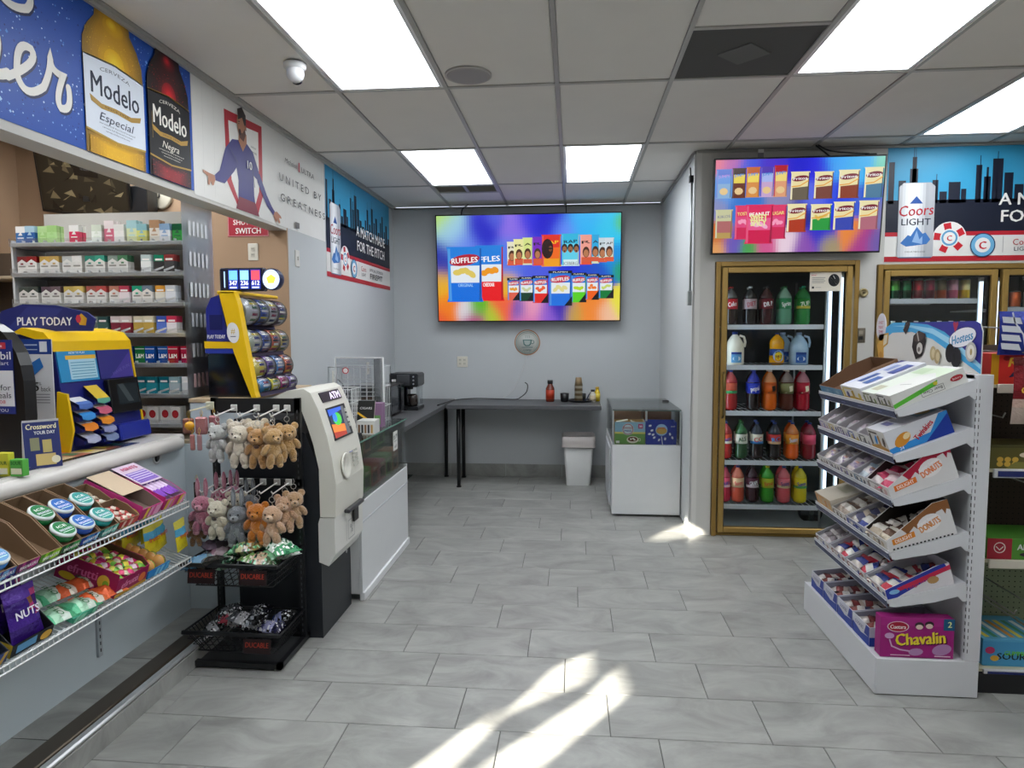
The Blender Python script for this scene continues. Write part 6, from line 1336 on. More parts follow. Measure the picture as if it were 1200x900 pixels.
plush('dusty pink plush bunny at the left of the lower hooks', W_(-.20, -.17, .745, .1), '#b06a80', '#c48a9a', 1.2, 'bunny')
plush('rose pink plush bunny behind the leftmost bunny', W_(-.145, -.10, .765, .2), '#a86078', '#b87a8c', 1.15, 'bunny')
plush('rose plush bunny high behind the cream bear', W_(-.085, -.08, .775, -.1), '#b0708a', '#bf8a9a', 1.1, 'bunny')
plush('ivory plush bear with a dark bow on the lower row', W_(-.115, -.18, .725, -.1), '#d6cdb8', '#e0d9c8', 1.2, scarf='#4a3a34')
plush('off-white plush bear behind the ivory bear', W_(-.06, -.11, .745, .2), '#cfc6b2', '#dad2c0', 1.15)
plush('slate grey plush bunny in the middle of the lower row', W_(-.02, -.175, .70, .1), '#787d84', '#9aa0a6', 1.25, 'bunny')
plush('slate grey plush bunny hanging further back on the same hook', W_(.0, -.09, .735, -.1), '#6c7178', '#868c92', 1.15, 'bunny')
plush('bright orange plush bear on the lower row', W_(.08, -.18, .715, .05), '#c8761e', '#d98a34', 1.25)
plush('peach plush bear beside the bright orange bear', W_(.15, -.175, .705, .1), '#cfa888', '#dbbca0', 1.25)
plush('peach plush bear half hidden behind the front peach bear', W_(.19, -.12, .74, .3), '#c9a080', '#d6b498', 1.15)
plush('sandy plush bear at the far right of the lower row', W_(.225, -.10, .755, .5), '#bf9a74', '#ccaa88', 1.15)
for k, (x, y, z, c_) in enumerate(((-.24, -.16, .62, '#8a6038'), (-.215, -.10, .64, '#7a4a3c'))): plush(['small brown plush bear hanging at the far left below the strap', 'small dark brown plush bear beside the far left one'][k], W_(x, y, z, .2), c_, '#a57a4c', .8)
def hang(name, label, cat, M, w, h, d, col, extra=None):
    t = thing(name, label, cat, M); q = MB().box(-w/2, -d/2, -h, w/2, d/2, 0, col, 'foil', b=min(w, h, d)*.3); q.build('body', t)
    q = MB(); q.tube([(0, 0, 0), (-.006, 0, .02), (0, 0, .035), (.006, 0, .02), (0, 0, 0)], .0015, '#c8a850', 4, 'metal'); q.build('clasp', t)
    if extra: extra(t)
hang('strap', 'dark brown leather strap keyring at the rack left side', 'keyring', W_(-.235, -.15, .85), .03, .12, .008, '#3a2420')
q = MB(); q.bar((0, -.0, 0), (0, -.18, -.005), .0035, '#d8d0b0', 'white_metal', 6); t = thing('counter_hook', 'white hook sticking out of the counter corner with hanging purses', 'hook', T(-1.80, 3.18, 1.205)); q.build('arm', t); MB().box(-.02, 0, -.02, .02, .012, .02, '#cfcfb8', 'plastic', b=.002).build('bracket', t)
hang('mini_purse', 'pink ribbed mini purse keyring by the counter corner', 'keyring', T(-1.775, 3.06, 1.165, .2), .055, .085, .025, '#b07a7c')
hang('mini_purse', 'second pink mini purse keyring behind the ribbed one', 'keyring', T(-1.745, 3.12, 1.165, -.2), .055, .085, .025, '#a87076')
hang('mini_purse', 'brown and gold mini purse keyring, leftmost by the counter corner', 'keyring', T(-1.835, 3.05, 1.16, .3), .05, .075, .025, '#8a5a48')
t = thing('charm_ball', 'small golden ball charm between the purses', 'keyring', T(-1.80, 3.0, 1.13)); MB().ell((0, 0, 0), .022, .022, .022, '#c8901c', 12, 8, 'gloss').build('ball', t); MB().tube([(0, 0, .022), (0, 0, .06)], .0015, '#c8a850', 4).build('chain', t)
for k, (x, c_) in enumerate(((-1.80, '#a8706a'), (-1.765, '#b0888a'))): hang('tassel', ['dusty rose tassel below the mini purses', 'grey rose tassel beside the dusty rose tassel'][k], 'keyring', T(x, 3.02, 1.085), .022, .075, .012, c_)
# bagged goods heaped in the baskets
sp1 = ['#3a8a5a', '#8ac8a0', '#c8c0b8', '#5a4a3a', '#2a3a34']
B1_ = [(-.06, -.22, ['#48584e', '#8ab89a', '#3a4a40'], 'deep green', ['#1f5a3a', '#a8b8a8', '#d8d8d0']), (.14, -.21, ['#c8c0b8', '#7ab88a', '#b8a8a0'], 'white, pink and green', ['#d88a9a', '#fff', '#4a8a5a']), (.0, -.06, ['#5a6a58', '#a8a090', '#3a4038'], 'dull olive', ['#2a3a2a', '#c8c8b8']), (.19, -.18, ['#6ab08a', '#c8d8cc', '#4a9a6a'], 'pale mint', ['#fff', '#2a6a4a']), (-.17, -.24, ['#5a8ab0', '#7aa8c8', '#6a7a80'], 'light blue', None), (-.10, -.17, ['#8a6a7a', '#9a8a90', '#5a4a50'], 'mauve', None), (-.03, -.13, ['#3a7a50', '#4a9a6a', '#8ab89a'], 'green patterned', sp1), (.03, -.20, ['#4a8a5a', '#a0a070', '#7a6a40'], 'olive and green', sp1), (.09, -.17, ['#c0a8a8', '#d8b8c0', '#a8988a'], 'pale pink patterned', ['#d87a8a', '#8ac08a', '#eee']), (.165, -.12, ['#5ab07a', '#8ad0a0', '#d0d8d0'], 'mint green patterned', ['#fff', '#3a8a5a', '#2a6a4a']),
       (-.15, -.12, ['#6a5a6a', '#4a4248', '#8a8088'], 'grey', None), (.06, -.08, ['#3f8a60', '#6ab08a', '#48584e'], 'dark green', sp1), (-.11, -.26, ['#4a4a48', '#8a847a', '#3a3a38'], 'smoky grey', None), (.12, -.25, ['#6a8a50', '#b8a088', '#4a5a40'], 'mottled green and tan', sp1)]
for k, (x, y, cc, n, s_) in enumerate(B1_): pack('bagged_item', '%s cellophane bagged item in the upper black basket' % n, 'bagged item', W_(x, y, .49+.02*(k % 4)) @ Matrix.Rotation(random.uniform(-.9, .9), 4, 'Z') @ Matrix.Rotation(random.uniform(-.55, .35), 4, 'Y'), .17, .13, .06, cc, None, k, s_, 'gloss')
B2_ = [(-.15, -.20, ['#3a3a3e', '#8a8a90', '#222'], 'black and clear'), (-.08, -.15, ['#a03a48', '#d8d0d0', '#8a2a38'], 'red and white'), (-.01, -.18, ['#5a5a60', '#a8a8ac', '#2a2a2e'], 'grey crinkled'), (.05, -.12, ['#2a2a30', '#6a6a72', '#1a1a1e'], 'black crinkled'), (.12, -.17, ['#4a4a70', '#9a9ac0', '#2a2a4a'], 'violet-blue'), (.15, -.10, ['#3a4470', '#8a90c0', '#222'], 'navy and clear'), (-.12, -.10, ['#2a2c30', '#5a5c60', '#3a3c40'], 'charcoal'), (.08, -.24, ['#3a3c42', '#90949a', '#222'], 'silver and black')]
for k, (x, y, cc, n) in enumerate(B2_): pack('bagged_item', '%s cellophane bagged item in the lower black basket' % n, 'bagged item', W_(x, y, .15+.02*(k % 4)) @ Matrix.Rotation(random.uniform(-.9, .9), 4, 'Z') @ Matrix.Rotation(random.uniform(-.8, .5), 4, 'Y'), .13, .10, .055, cc, None, k, ['#d8d8dc', '#1a1a1e'], 'gloss')

# ================================================================ CIGARETTE DISPLAY
cg = thing('cigarette_display', 'white tiered cigarette display with a clear acrylic side', 'display unit', T(-2.53, 3.55, 1.0))
x0, x1 = -.51, .50; ZS = [2.055, 1.893, 1.73, 1.567, 1.405, 1.24, 1.078]
MB().box(x0, .131, 0, x1-.02, .14, 1.25, '#a09c96', 'white_metal').build('back_panel', cg)
for x in (x0-.012,): MB().box(x, -.10, 0, x+.012, .14, 1.07, '#c9cbcc', 'white_metal').build('side_post', cg)
for k, z in enumerate(ZS):
    z -= 1.0; q = MB(); q.box(x0, -.12, z-.022, x1-.034, .12, z, '#d3d5d4', 'white_metal', b=.003); q.build('shelf', cg)
    MB().box(x0, -.124, z-.02, x1-.03, -.1205, z+.022, '#e8ebee', 'film').build('label_rail', cg)
    q = MB()
    for j in range(16): q.box(x0+.01+.0615*j, -.118, z, x0+.0112+.0615*j, .10, z+.012, '#d8dadb', 'plastic')
    q.build('dividers', cg)['kind'] = 'stuff'
MB().box(x1-.028, -.09, .08, x1-.018, .13, 1.07, '#ccd1d5', 'white_metal').build('side_panel', cg)
MB().box(x1-.016, -.14, .02, x1-.012, .16, 1.255, '#fff', 'acrylic').build('acrylic_side', cg)
q = MB()
for k in range(7): 
    z = .11+.163*k
    for j in range(5): q.box(x1-.0105, -.09+.04*j, z, x1-.009, -.068+.04*j, z+.075, ['#cfd2d6', '#c8a8ac', '#c9ccd2', '#b8bcc4', '#cfd3d6', '#c8cad0', '#cfd2d6'][k], 'plastic')
q.build('side_pockets', cg)['kind'] = 'stuff'
w_, g_ = '#dcdad6', '#c8c6c0'
PK = [[(w_, '#3a6aa0'), ('#9ab8c8', '#2a5a9a'), ('#a8c88a', '#9ac07a'), ('#98c078', '#a8cc8c'), None, (w_, '#c83a5a'), None, ('#c8d0c0', '#e0e4dc'), ('#dcd0d0', '#c86a80'), (w_, '#e8e4e0'), ('#a8ccd0', '#d8dcb0'), ('#8ab8c0', '#d8d880'), ('#b08a6a', '#e0d8cc'), ('#8aa8c8', '#e0e0e4'), ('#1f5a3a', '#3a9a4a')],
      [('#7a2a2e', w_), ('#8a2226', w_), ('#c8a050', w_), ('#b89858', w_), ('#c0c4c2', w_), (w_, w_), ('#2f8a78', w_), ('#3a9a84', w_), ('#8a9a90', w_), ('#4a7a5a', w_), None, ('#b8c8c8', '#e4e6e4'), ('#1f8a6a', '#3a3a3c'), ('#8a3a38', '#4a4a4c')],
      [('#4a5450', w_), ('#3f4a48', w_), ('#5a4a58', w_), ('#6a5a62', w_), ('#c8b060', w_), ('#d0b86a', w_), ('#a85a50', w_), ('#b04a48', w_), ('#b87a68', w_), ('#a83a50', '#e0d4d8'), ('#1f9a78', w_), ('#6a7a88', w_), ('#d89a3a', '#e0dcd0'), ('#c8ccd4', '#dcdfe6')],
      [('#d8dcd8', '#6a9a88'), ('#8a8a86', '#9a9a96'), ('#d8dcd8', '#a8b0b0'), ('#8a8884', '#a09c96'), ('#d8dcd8', '#b0a88a'), ('#d0d0cc', '#8a8a86'), ('#7a8a88', '#5a6a68'), ('#2a4a4a', '#3a5a54'), ('#d8c8c8', '#7a2a3a'), ('#d8c8c8', '#8a2a3c'), ('#d8d0b8', '#b8984a'), ('#d8d0b8', '#c0a050'), ('#3a5ab8', '#5a7ad0'), ('#c83a58', '#e0dce0')],
      [None]*8+[('#1f3f8a', '#2a4a9a')]*2+[('#1f6a3a', '#2a7a44'), ('#1f4f9a', '#1a4a94'), ('#2a5aa0', '#1f4f98'), ('#a81c38', '#a01a34'), ('#b02440', '#a81c38')],
      [None]*10+[('#1a6a7a', '#2a8a98'), ('#1f7080', '#2f92a2'), ('#1a6a7a', '#3a9aa8'), ('#8aa8b0', '#a8b8c0'), ('#e0e2e2', '#cfd2d4')],
      [None]*8+[('#a8a49a', '#b4b0a6')]*2+[(w_, w_), (w_, w_), (w_, w_), (w_, w_)]]
nth = ['top', 'second', 'third', 'fourth', 'fifth', 'sixth', 'lowest']
def cname(h):
    r, g, b_ = [int(h[i:i+2], 16) for i in (1, 3, 5)]; mx, mn = max(r, g, b_), min(r, g, b_)
    if mx-mn < 28: return 'white' if mx > 205 else ('grey' if mx > 110 else 'dark grey')
    if r == mx: return ('orange' if g > b_+50 and r > 200 else 'tan') if g > r*.72 else ('dark red' if r < 150 else ('pink' if mn > 120 else 'red'))
    if g == mx: return ('teal' if b_ > r+20 else 'green') if mx < 190 else 'pale green'
    return 'pale blue' if mn > 130 else ('navy' if mx < 130 else 'blue')
for k, row_ in enumerate(PK):
    n = 0
    for j, pc in enumerate(row_):
        if pc is None: continue
        n += 1; top, bod = pc; z = ZS[k]+.001; x = -3.03+.033+j*(.0655 if k else .064)
        if x > -2.07: continue
        h = (.112 if k == 0 and j in (8, 10, 12) else .09); yy = 3.458 - .012*(j % 2)
        q = MB(); q.box(-.028, 0, 0, .028, .024, h*.62, bod, 'gloss'); q.box(-.028, 0, h*.62, .028, .024, h, top, 'gloss'); A = Art(q, (-.028, 0, 0), (1, 0, 0), (0, 0, 1))
        if k in (1, 2) and bod == w_: A.poly([(0, h*.62), (.028, h*.82), (.056, h*.62)], bod); A.line([(.008, h*.4), (.048, h*.4)], .008, '#8a8680'); A.rect(.02, h*.5, .036, h*.6, top)
        elif k == 4 and j > 9: A.text('L&M', .028, h*.42, .024, '#f0f0ee', w=.044, bold=.03); A.line([(.002, h*.84), (.054, h*.84)], .003, '#e0e0e8')
        elif k == 6 and j > 9: A.oval(.028, h*.55, .019, .022, '#a81c24'); A.oval(.028, h*.55, .014, .016, '#b82a30'); 
        elif k == 0: A.line([(.01, h*.3), (.046, h*.3)], .006, top); A.poly([(.015, h*.45), (.04, h*.45), (.03, h*.7)], top)
        else: A.line([(.008, h*.72), (.048, h*.72)], .010, '#e8e6e2'); A.poly([(.0, .0), (.056, .02), (.056, .03), (0, .012)], '#c8c8c8')
        o = q.build('cigarette_pack', None, T(x, yy, z)); what = '%s' % cname(bod) if cname(bod) == cname(top) else '%s and %s' % (cname(top), cname(bod))
        tag(o, '%s cigarette pack, %s from left on the %s display shelf' % (what, ORD[n-1], nth[k]), 'cigarette pack', 'cigarette packs on the display')
        # the pack behind it
        q = MB(); q.box(-.028, 0, 0, .028, .024, h*.62, bod, 'gloss'); q.box(-.028, 0, h*.62, .028, .024, h, top, 'gloss'); o = q.build('cigarette_pack', None, T(x, yy+.03, z))
        tag(o, 'hidden %s pack behind the %s front pack on the %s display shelf' % (what.split(' and')[0], ORD[n-1], nth[k]), 'cigarette pack', 'cigarette packs in the rear rank')
# things above and behind the display
t = thing('security_monitor', 'black flat monitor tilted on the tan wall with dim reflections painted on', 'monitor', T(-3.26, 4.3, 2.55)); q = MB()
q.M = Matrix.Rotation(math.radians(8), 4, 'Y') @ Matrix.Rotation(math.radians(18), 4, 'X') @ frame((0, 0, 0), (1, 0, 0), (0, 0, 1), (0, -1, 0)); q.box(-.33, -.21, -.02, .33, .21, .0, '#141414', 'plastic', b=.006); q.build('bezel', t)
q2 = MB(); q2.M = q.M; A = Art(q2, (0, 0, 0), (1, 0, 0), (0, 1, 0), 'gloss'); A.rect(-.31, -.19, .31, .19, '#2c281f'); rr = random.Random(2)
for k in range(34): a, b_ = rr.uniform(-.29, .22), rr.uniform(-.18, .12); A.k = 3+k % 4; A.poly([(a, b_), (a+rr.uniform(.02, .09), b_+rr.uniform(-.02, .02)), (a+rr.uniform(.0, .08), b_+rr.uniform(.02, .07))], rr.choice(['#6a5f48', '#4a4434', '#837658', '#1c1a16', '#9a8c6a']))  # dim screen reflections painted as random flat polygons
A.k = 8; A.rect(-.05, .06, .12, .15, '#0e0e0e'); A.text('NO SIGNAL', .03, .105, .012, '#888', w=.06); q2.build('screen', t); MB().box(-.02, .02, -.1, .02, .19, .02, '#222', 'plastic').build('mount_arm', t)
t = thing('wall_clock', 'round pale disc clock on the tan wall beside the black box', 'clock', T(-2.835, 4.498, 2.497)); q = MB(); q.lathe([(.078, 0), (.078, -.02), (.066, -.024), (0, -.024)], '#c9c2b0', 28, (0, 0, 0), 'plastic', 'y'); q.build('face', t); MB().box(-.003, -.03, 0, .003, -.025, .04, '#333').box(-.03, -.03, -.003, 0, -.025, .003, '#333').build('hands', t)
t = thing('router_box', 'small black box with an aerial on top of the cigarette display', 'router', T(-2.66, 3.66, 2.10)); 
t.location = (-2.93, 4.40, 2.38); MB().box(-.09, -.06, 0, .09, .06, .17, '#1a1b1e', 'plastic', b=.006).build('body', t); MB().tube([(.05, 0, .17), (.05, 0, .26), (-.03, 0, .32)], .007, '#1a1b1e', 6, 'plastic').build('aerial', t)
MB().box(-.1, -.07, -.012, .1, .09, 0, '#222', 'plastic').build('bracket', t)
t = thing('back_shelf', 'dim back shelf unit behind the counter at the left edge', 'shelf unit', T(-3.55, 4.1, 1.0))
MB().box(-.3, .12, 0, .3, .14, 1.1, '#5a4c40', 'laminate').build('back_panel', t)
for z in (.15, .42, .70, .93): MB().box(-.3, -.12, z-.02, .3, .12, z, '#b8a890', 'laminate', b=.003).build('shelf', t)
for x in (-.31, .30): MB().box(x, -.12, 0, x+.012, .14, 1.1, '#8a8070', 'laminate').build('side_panel', t)
for k, (x, c_, h, z) in enumerate(((-3.42, '#1f5a5a', .17, 1.93), (-3.30, '#2a6a66', .17, 1.93), (-3.44, '#c8c6b8', .08, 1.70), (-3.36, '#c8c6b8', .09, 1.70), (-3.29, '#b8b6a8', .08, 1.70), (-3.42, '#4a6a5a', .10, 1.42), (-3.30, '#5a7a64', .10, 1.42))):
    closedbox('%s carton on the back shelf behind the counter, %s of them' % (['dark teal', 'teal', 'cream', 'pale cream', 'putty', 'green grey', 'sage'][k], ORD[k]), 'R', T(x, 4.0, z+.001), .1, .07 if k > 1 else .11, h, c_)

# ================================================================ ON THE COUNTER
tm = thing('lottery_terminal', 'blue and yellow self-service lottery terminal with ticket slots on the counter', 'lottery terminal', T(-2.23, 2.745, 1.041))
NB = '#1a2070'
def sideT(q, y0, y1, pts, col, mat='plastic'): q.M = frame((0, y1, 0), (1, 0, 0), (0, 0, 1), (0, -1, 0)); q.prism(pts, y1-y0, col, mat); q.M = I4
q = MB(); sideT(q, 0, .50, [(-.30, 0), (.02, 0), (.03, .05), (-.03, .48), (-.10, .52), (-.30, .52)], NB); q.build('body', tm)
q = MB(); sideT(q, -.012, .0, [(-.10, .0), (.03, .0), (.055, .10), (.035, .26), (-.01, .27), (-.02, .15)], '#e8bc14'); q.build('yellow_side', tm)
q = MB(); sideT(q, -.012, .512, [(-.05, .445), (-.018, .445), (-.024, .49), (-.06, .53), (-.16, .55), (-.2, .53), (-.1, .50)], '#e8bc14'); q.build('yellow_top', tm)
q = MB(); sideT(q, .50, .512, [(-.03, .06), (.034, .06), (-.02, .45), (-.09, .45)], '#e8bc14'); q.build('yellow_edge', tm)
a = Vector((.0305, 0, .05)); b_ = Vector((-.0295, 0, .48)); vv = (b_-a).normalized(); nn = Vector((0, 1, 0)).cross(vv); MF = frame(a, (0, 1, 0), vv, nn); HF = (b_-a).length
q = MB(); q.M = MF; q.box(.005, HF*.60, 0, .245, HF-.03, .006, '#2a8ac0', 'print'); A = Art(q, (.005, HF*.60, .006), (1, 0, 0), (0, 1, 0)); A.rect(.06, .01, .23, .11, '#a8cfe0'); A.rect(.045, .1, .235, .118, '#e0b03a'); A.text('HOW TO PLAY', .12, .13, .01, '#e8f4fa', w=.1, bold=.02)
for k in range(6): A.line([(.07, .02+.013*k), (.22, .02+.013*k)], .003, '#4a8aa8'); A.k -= 1
q.M = I4; q.build('info_panel', tm)
q = MB(); q.M = MF; q.box(.255, HF*.60, 0, .49, HF-.03, .006, '#34347e', 'print'); A = Art(q, (.255, HF*.60, .006), (1, 0, 0), (0, 1, 0)); A.poly([(.06, 0), (.235, 0), (.235, .13)], '#4a3f94'); A.text('HAVE FUN', .15, .04, .016, '#6a62b0', w=.13, rot=.3); q.M = I4; q.build('purple_panel', tm)
q = MB(); q.M = MF; q.box(.265, HF*.20, .004, .485, HF*.585, .03, '#121316', 'plastic', b=.004); A = Art(q, (.265, HF*.20, .0302), (1, 0, 0), (0, 1, 0), 'gloss'); A.rect(.05, .04, .20, .14, '#2c3236'); A.poly([(.06, .14), (.12, .05), (.16, .05), (.1, .14)], '#4a5256'); q.M = I4; q.build('touchscreen', tm)
q = MB(); q.M = MF; q.box(.27, -.045, -.005, .50, HF*.08, .045, '#1c2a94', 'plastic', b=.006); q.M = I4; q.build('printer_shelf', tm)
tk = [('#5aa08a', '#d8b83a'), ('#c8607a', '#e8d8c8'), ('#e08a28', '#e8d8c0'), ('#8a90b8', '#e0e0e4'), ('#7a8ab0', '#dfe0e4'), ('#4a6ab0', '#dcdce4'), ('#3a8ad0', '#d8c8d0'), ('#e0822a', '#d8d8dc'), ('#a8acc8', '#e0dfe0')]
sl = [(.125, .150), (.125, .100), (.13, .052), (.135, .012), (.14, -.028), (.008, .135), (.014, .085), (.018, .035), (.02, -.02)]
for k, (u, v) in enumerate(sl):
    q = MB(); q.M = MF; q.add([(u, v-.004, .002), (u+.10, v-.004, .002), (u+.10, v-.004, .05), (u, v-.004, .05), (u, v+.05, .002), (u+.10, v+.05, .002), (u+.10, v+.012, .05), (u, v+.012, .05)], [(0, 3, 7, 4), (1, 5, 6, 2), (0, 1, 2, 3), (3, 2, 6, 7)], '#18206e', 'plastic'); q.M = I4; so = q.build('ticket_slot', tm)
    e_ = .03 if k == 0 else 0
    q = MB(); q.M = MF; q.add([(u+.008, v+.056+e_, .004), (u+.092, v+.056+e_, .004), (u+.092, v+.02, .058), (u+.008, v+.02, .058), (u+.008, v+.004, .060), (u+.092, v+.004, .060), (u+.06, v-.008, .061), (u+.04, v+.0, .061)], [(0, 3, 2, 1)], tk[k][1]); q.add([(u+.008, v+.0201, .0582), (u+.092, v+.0201, .0582), (u+.092, v+.003, .060), (u+.05, v-.006, .060), (u+.008, v+.003, .060), (u+.008, v+.033, .042), (u+.092, v+.033, .042)], [(0, 4, 3, 2, 1), (5, 0, 1, 6)], tk[k][0]); q.M = I4; q.build('tickets', so)
q = MB(); q.box(-.185, -.018, .07, -.02, -.013, .50, '#cfd0d4', 'print'); A = Art(q, (-.185, -.018, .07), (1, 0, 0), (0, 0, 1)); A.rect(0, .365, .165, .43, '#22408c'); A.rect(.11, .375, .145, .42, '#dfe2ea'); A.line([(.02, .405), (.1, .405)], .006, '#a8b8d8'); A.line([(.02, .385), (.1, .385)], .004, '#a8b8d8')
A.poly([(.04, .26), (.04, .31), (.11, .35), (.125, .31), (.06, .255)], '#2a6ab0'); A.text('Earn', .045, .215, .022, '#333', w=.05); A.text('5', .088, .225, .04, '#222', bold=.03); A.text('%', .106, .237, .014, '#222'); A.text('back', .133, .215, .022, '#333', w=.045)
for k in range(4): A.line([(.02, .19-.012*k), (.15, .19-.012*k)], .004, '#8a8a90')
q.build('side_card', tm)
q = MB(); P = [(-.22, 0), (.17, 0), (.185, .055), (.15, .085), (.02, .115), (-.12, .12), (-.21, .09), (-.235, .06)]
q.M = frame((-.10, .10, .535), (.985, .17, 0), (0, 0, 1), (.17, -.985, 0)); q.prism(P, .012, '#2a2f6e', 'print'); A = Art(q, (0, 0, .012), (1, 0, 0), (0, 1, 0)); A.poly([(-.2, .0), (-.05, 0), (.05, .1), (-.1, .11)], '#33397c'); A.text('PLAY TODAY', -.03, .045, .038, '#eceef2', w=.235, bold=.035); A.oval(.13, .05, .022, .03, '#d8a030', 5, .3); A.oval(.115, .055, .012, .02, '#c83a4a', 6); q.M = I4; q.build('header_sign', tm)
# kiosk at the far left
kk = thing('phone_kiosk', 'black rounded kiosk with a blue and white notice at the left edge', 'kiosk', T(-2.40, 2.46, 1.041))
q = MB(); q.M = frame((0, .04, 0), (1, 0, 0), (0, 0, 1), (0, -1, 0)); q.prism([(-.3, 0), (.25, 0), (.262, .20), (.262, .34), (.253, .40), (.238, .45), (.215, .49), (.185, .53), (.14, .56), (.07, .585), (-.1, .60), (-.3, .60)], .06, '#0e0f12', 'plastic'); q.build('cabinet', kk)
q = MB(); q.box(-.28, -.024, .21, .225, -.0205, .50, '#22307c', 'print'); A = Art(q, (-.32, -.024, .21), (1, 0, 0), (0, 0, 1)); A.rect(.04, .03, .545, .17, '#dcdce2'); A.rect(.42, .255, .52, .28, '#c83a48'); A.text('T-Mobile', .47, .2675, .012, '#fff', w=.07); A.text('Park Mobil', .43, .23, .032, '#eceef2', w=.22, bold=.02); A.text('Gas & Food Mart', .43, .2, .016, '#dde', w=.2); A.text('Sheridan Rd', .43, .18, .012, '#dde', w=.12)
A.oval(.40, .145, .022, .022, '#c83a5a'); A.oval(.40, .145, .012, .012, '#dcdce2'); A.text('& Like for', .46, .105, .024, '#22263a', w=.15); A.text('Day Deals', .46, .075, .024, '#22263a', w=.15); A.text('472-7608', .46, .048, .014, '#c03a48', w=.10); A.text('TO ORDER YOU', .44, .015, .012, '#e8e8f0', w=.16); q.build('notice', kk)
# tent card
tc_ = thing('tent_card', 'standing tent card with gold crossword game print on the counter', 'tent card', T(-2.06, 2.43, 1.041, .85))
q = MB(); q.M = Matrix.Rotation(math.radians(14), 4, 'X'); q.M = T(0, 0, 0, 0, -math.radians(14)); q.box(-.06, 0, 0, .06, .002, .19, '#26306a'); A = Art(q, (-.06, 0, 0), (1, 0, 0), (0, 0, 1)); A.text('Crossword', .06, .165, .022, '#e8e0b8', w=.1, bold=.04); A.text('YOUR DAY', .07, .14, .014, '#e8e8f0', w=.07, bold=.02); A.rect(.02, .07, .05, .12, '#8a8a6a'); A.rect(.06, .06, .09, .11, '#b8a868'); A.rect(.035, .01, .1, .055, '#c8b070'); A.oval(.1, .03, .015, .015, '#e0d8c0'); q.M = I4; q.build('front_panel', tc_)
q = MB(); q.M = T(0, .085, 0, 0, math.radians(13)); q.box(-.06, 0, 0, .06, .002, .19, '#c9c8cc'); q.M = I4; q.build('rear_panel', tc_)
q = MB(); q.M = frame((-.061, .0, .0), (0, 1, 0), (0, 0, 1), (1, 0, 0)); q.prism([(0.002, 0), (.08, 0), (.045, .18), (.043, .18)], .001, '#d6d4d8'); q.M = I4; q.build('side_fold', tc_)
for k, (x, c_, h, n) in enumerate(((-2.118, '#c8c83a', .085, 'yellow'), (-2.062, '#5ab04a', .062, 'lime green'))):
    closedbox('small %s lettered pack at the front edge of the counter' % n, 'R', T(x, 2.27, 1.041), .03, .05, h, c_, lambda A: (A.rect(.004, .008, .046, .03, '#e8e8c8'), A.text('SOUR', .025, .05, .014, '#1a5a2a', w=.04, bold=.04)), name='candy_pack')
# ================================================================ END-CAP SNACK RACK
ec = thing('snack_rack', 'white end-cap rack with five sloping snack shelves and a header card', 'snack rack', T(1.52, 3.38, 0)); Wc = '#d3d4d8'
ox, oy = 1.52, 3.38; Y0, Y1_ = 2.93, 3.83
q = MB(); q.box(1.305-ox, Y0-oy, .004, 1.72-ox, Y0+.012-oy, .162, Wc, 'white_metal', b=.002); q.build('base_side', ec)
q = MB(); q.box(1.305-ox, Y1_-.012-oy, .004, 1.72-ox, Y1_-oy, .162, Wc, 'white_metal', b=.002); q.build('base_side', ec)
MB().box(1.30-ox, Y0-oy, .004, 1.3045-ox, Y1_-oy, .165, Wc, 'white_metal', b=.0015).build('kick_plate', ec)
MB().box(1.305-ox, Y0+.012-oy, .145, 1.70-ox, Y1_-.012-oy, .16, Wc, 'white_metal').build('base_deck', ec)
MB().box(1.672-ox, Y0+.03-oy, .162, 1.68-ox, Y1_-.03-oy, 1.38, '#c9cace', 'white_metal').build('back_panel', ec)
for yy in (Y0, Y1_-.03):
    q = MB(); q.box(1.66-ox, yy-oy, .163, 1.722-ox, yy+.03-oy, 1.385, Wc, 'white_metal', b=.002)
    for k in range(38): q.box(1.6595-ox, yy+.004-oy, .20+.03*k, 1.66-ox, yy+.010-oy, .216+.03*k, '#1b1c1f'); q.box(1.668-ox, yy-.0003-oy, .20+.03*k, 1.671-ox, yy+.0001-oy, .216+.03*k, '#2a2b2e')
    q.build('upright', ec)
MB().box(1.672-ox, Y0+.031-oy, 1.365, 1.70-ox, Y1_-.031-oy, 1.384, Wc, 'white_metal').build('top_rail', ec)
SH = [(1.232, 23, 1.345), (1.040, 21.6, 1.345), (.853, 20, 1.345), (.622, 18, 1.345), (.415, 16, 1.345)]
def EM(k, y, dx=0): z, a, x = SH[k]; return localM('R', x, y, z+.002, math.radians(a)) @ T(dx, 0, 0)
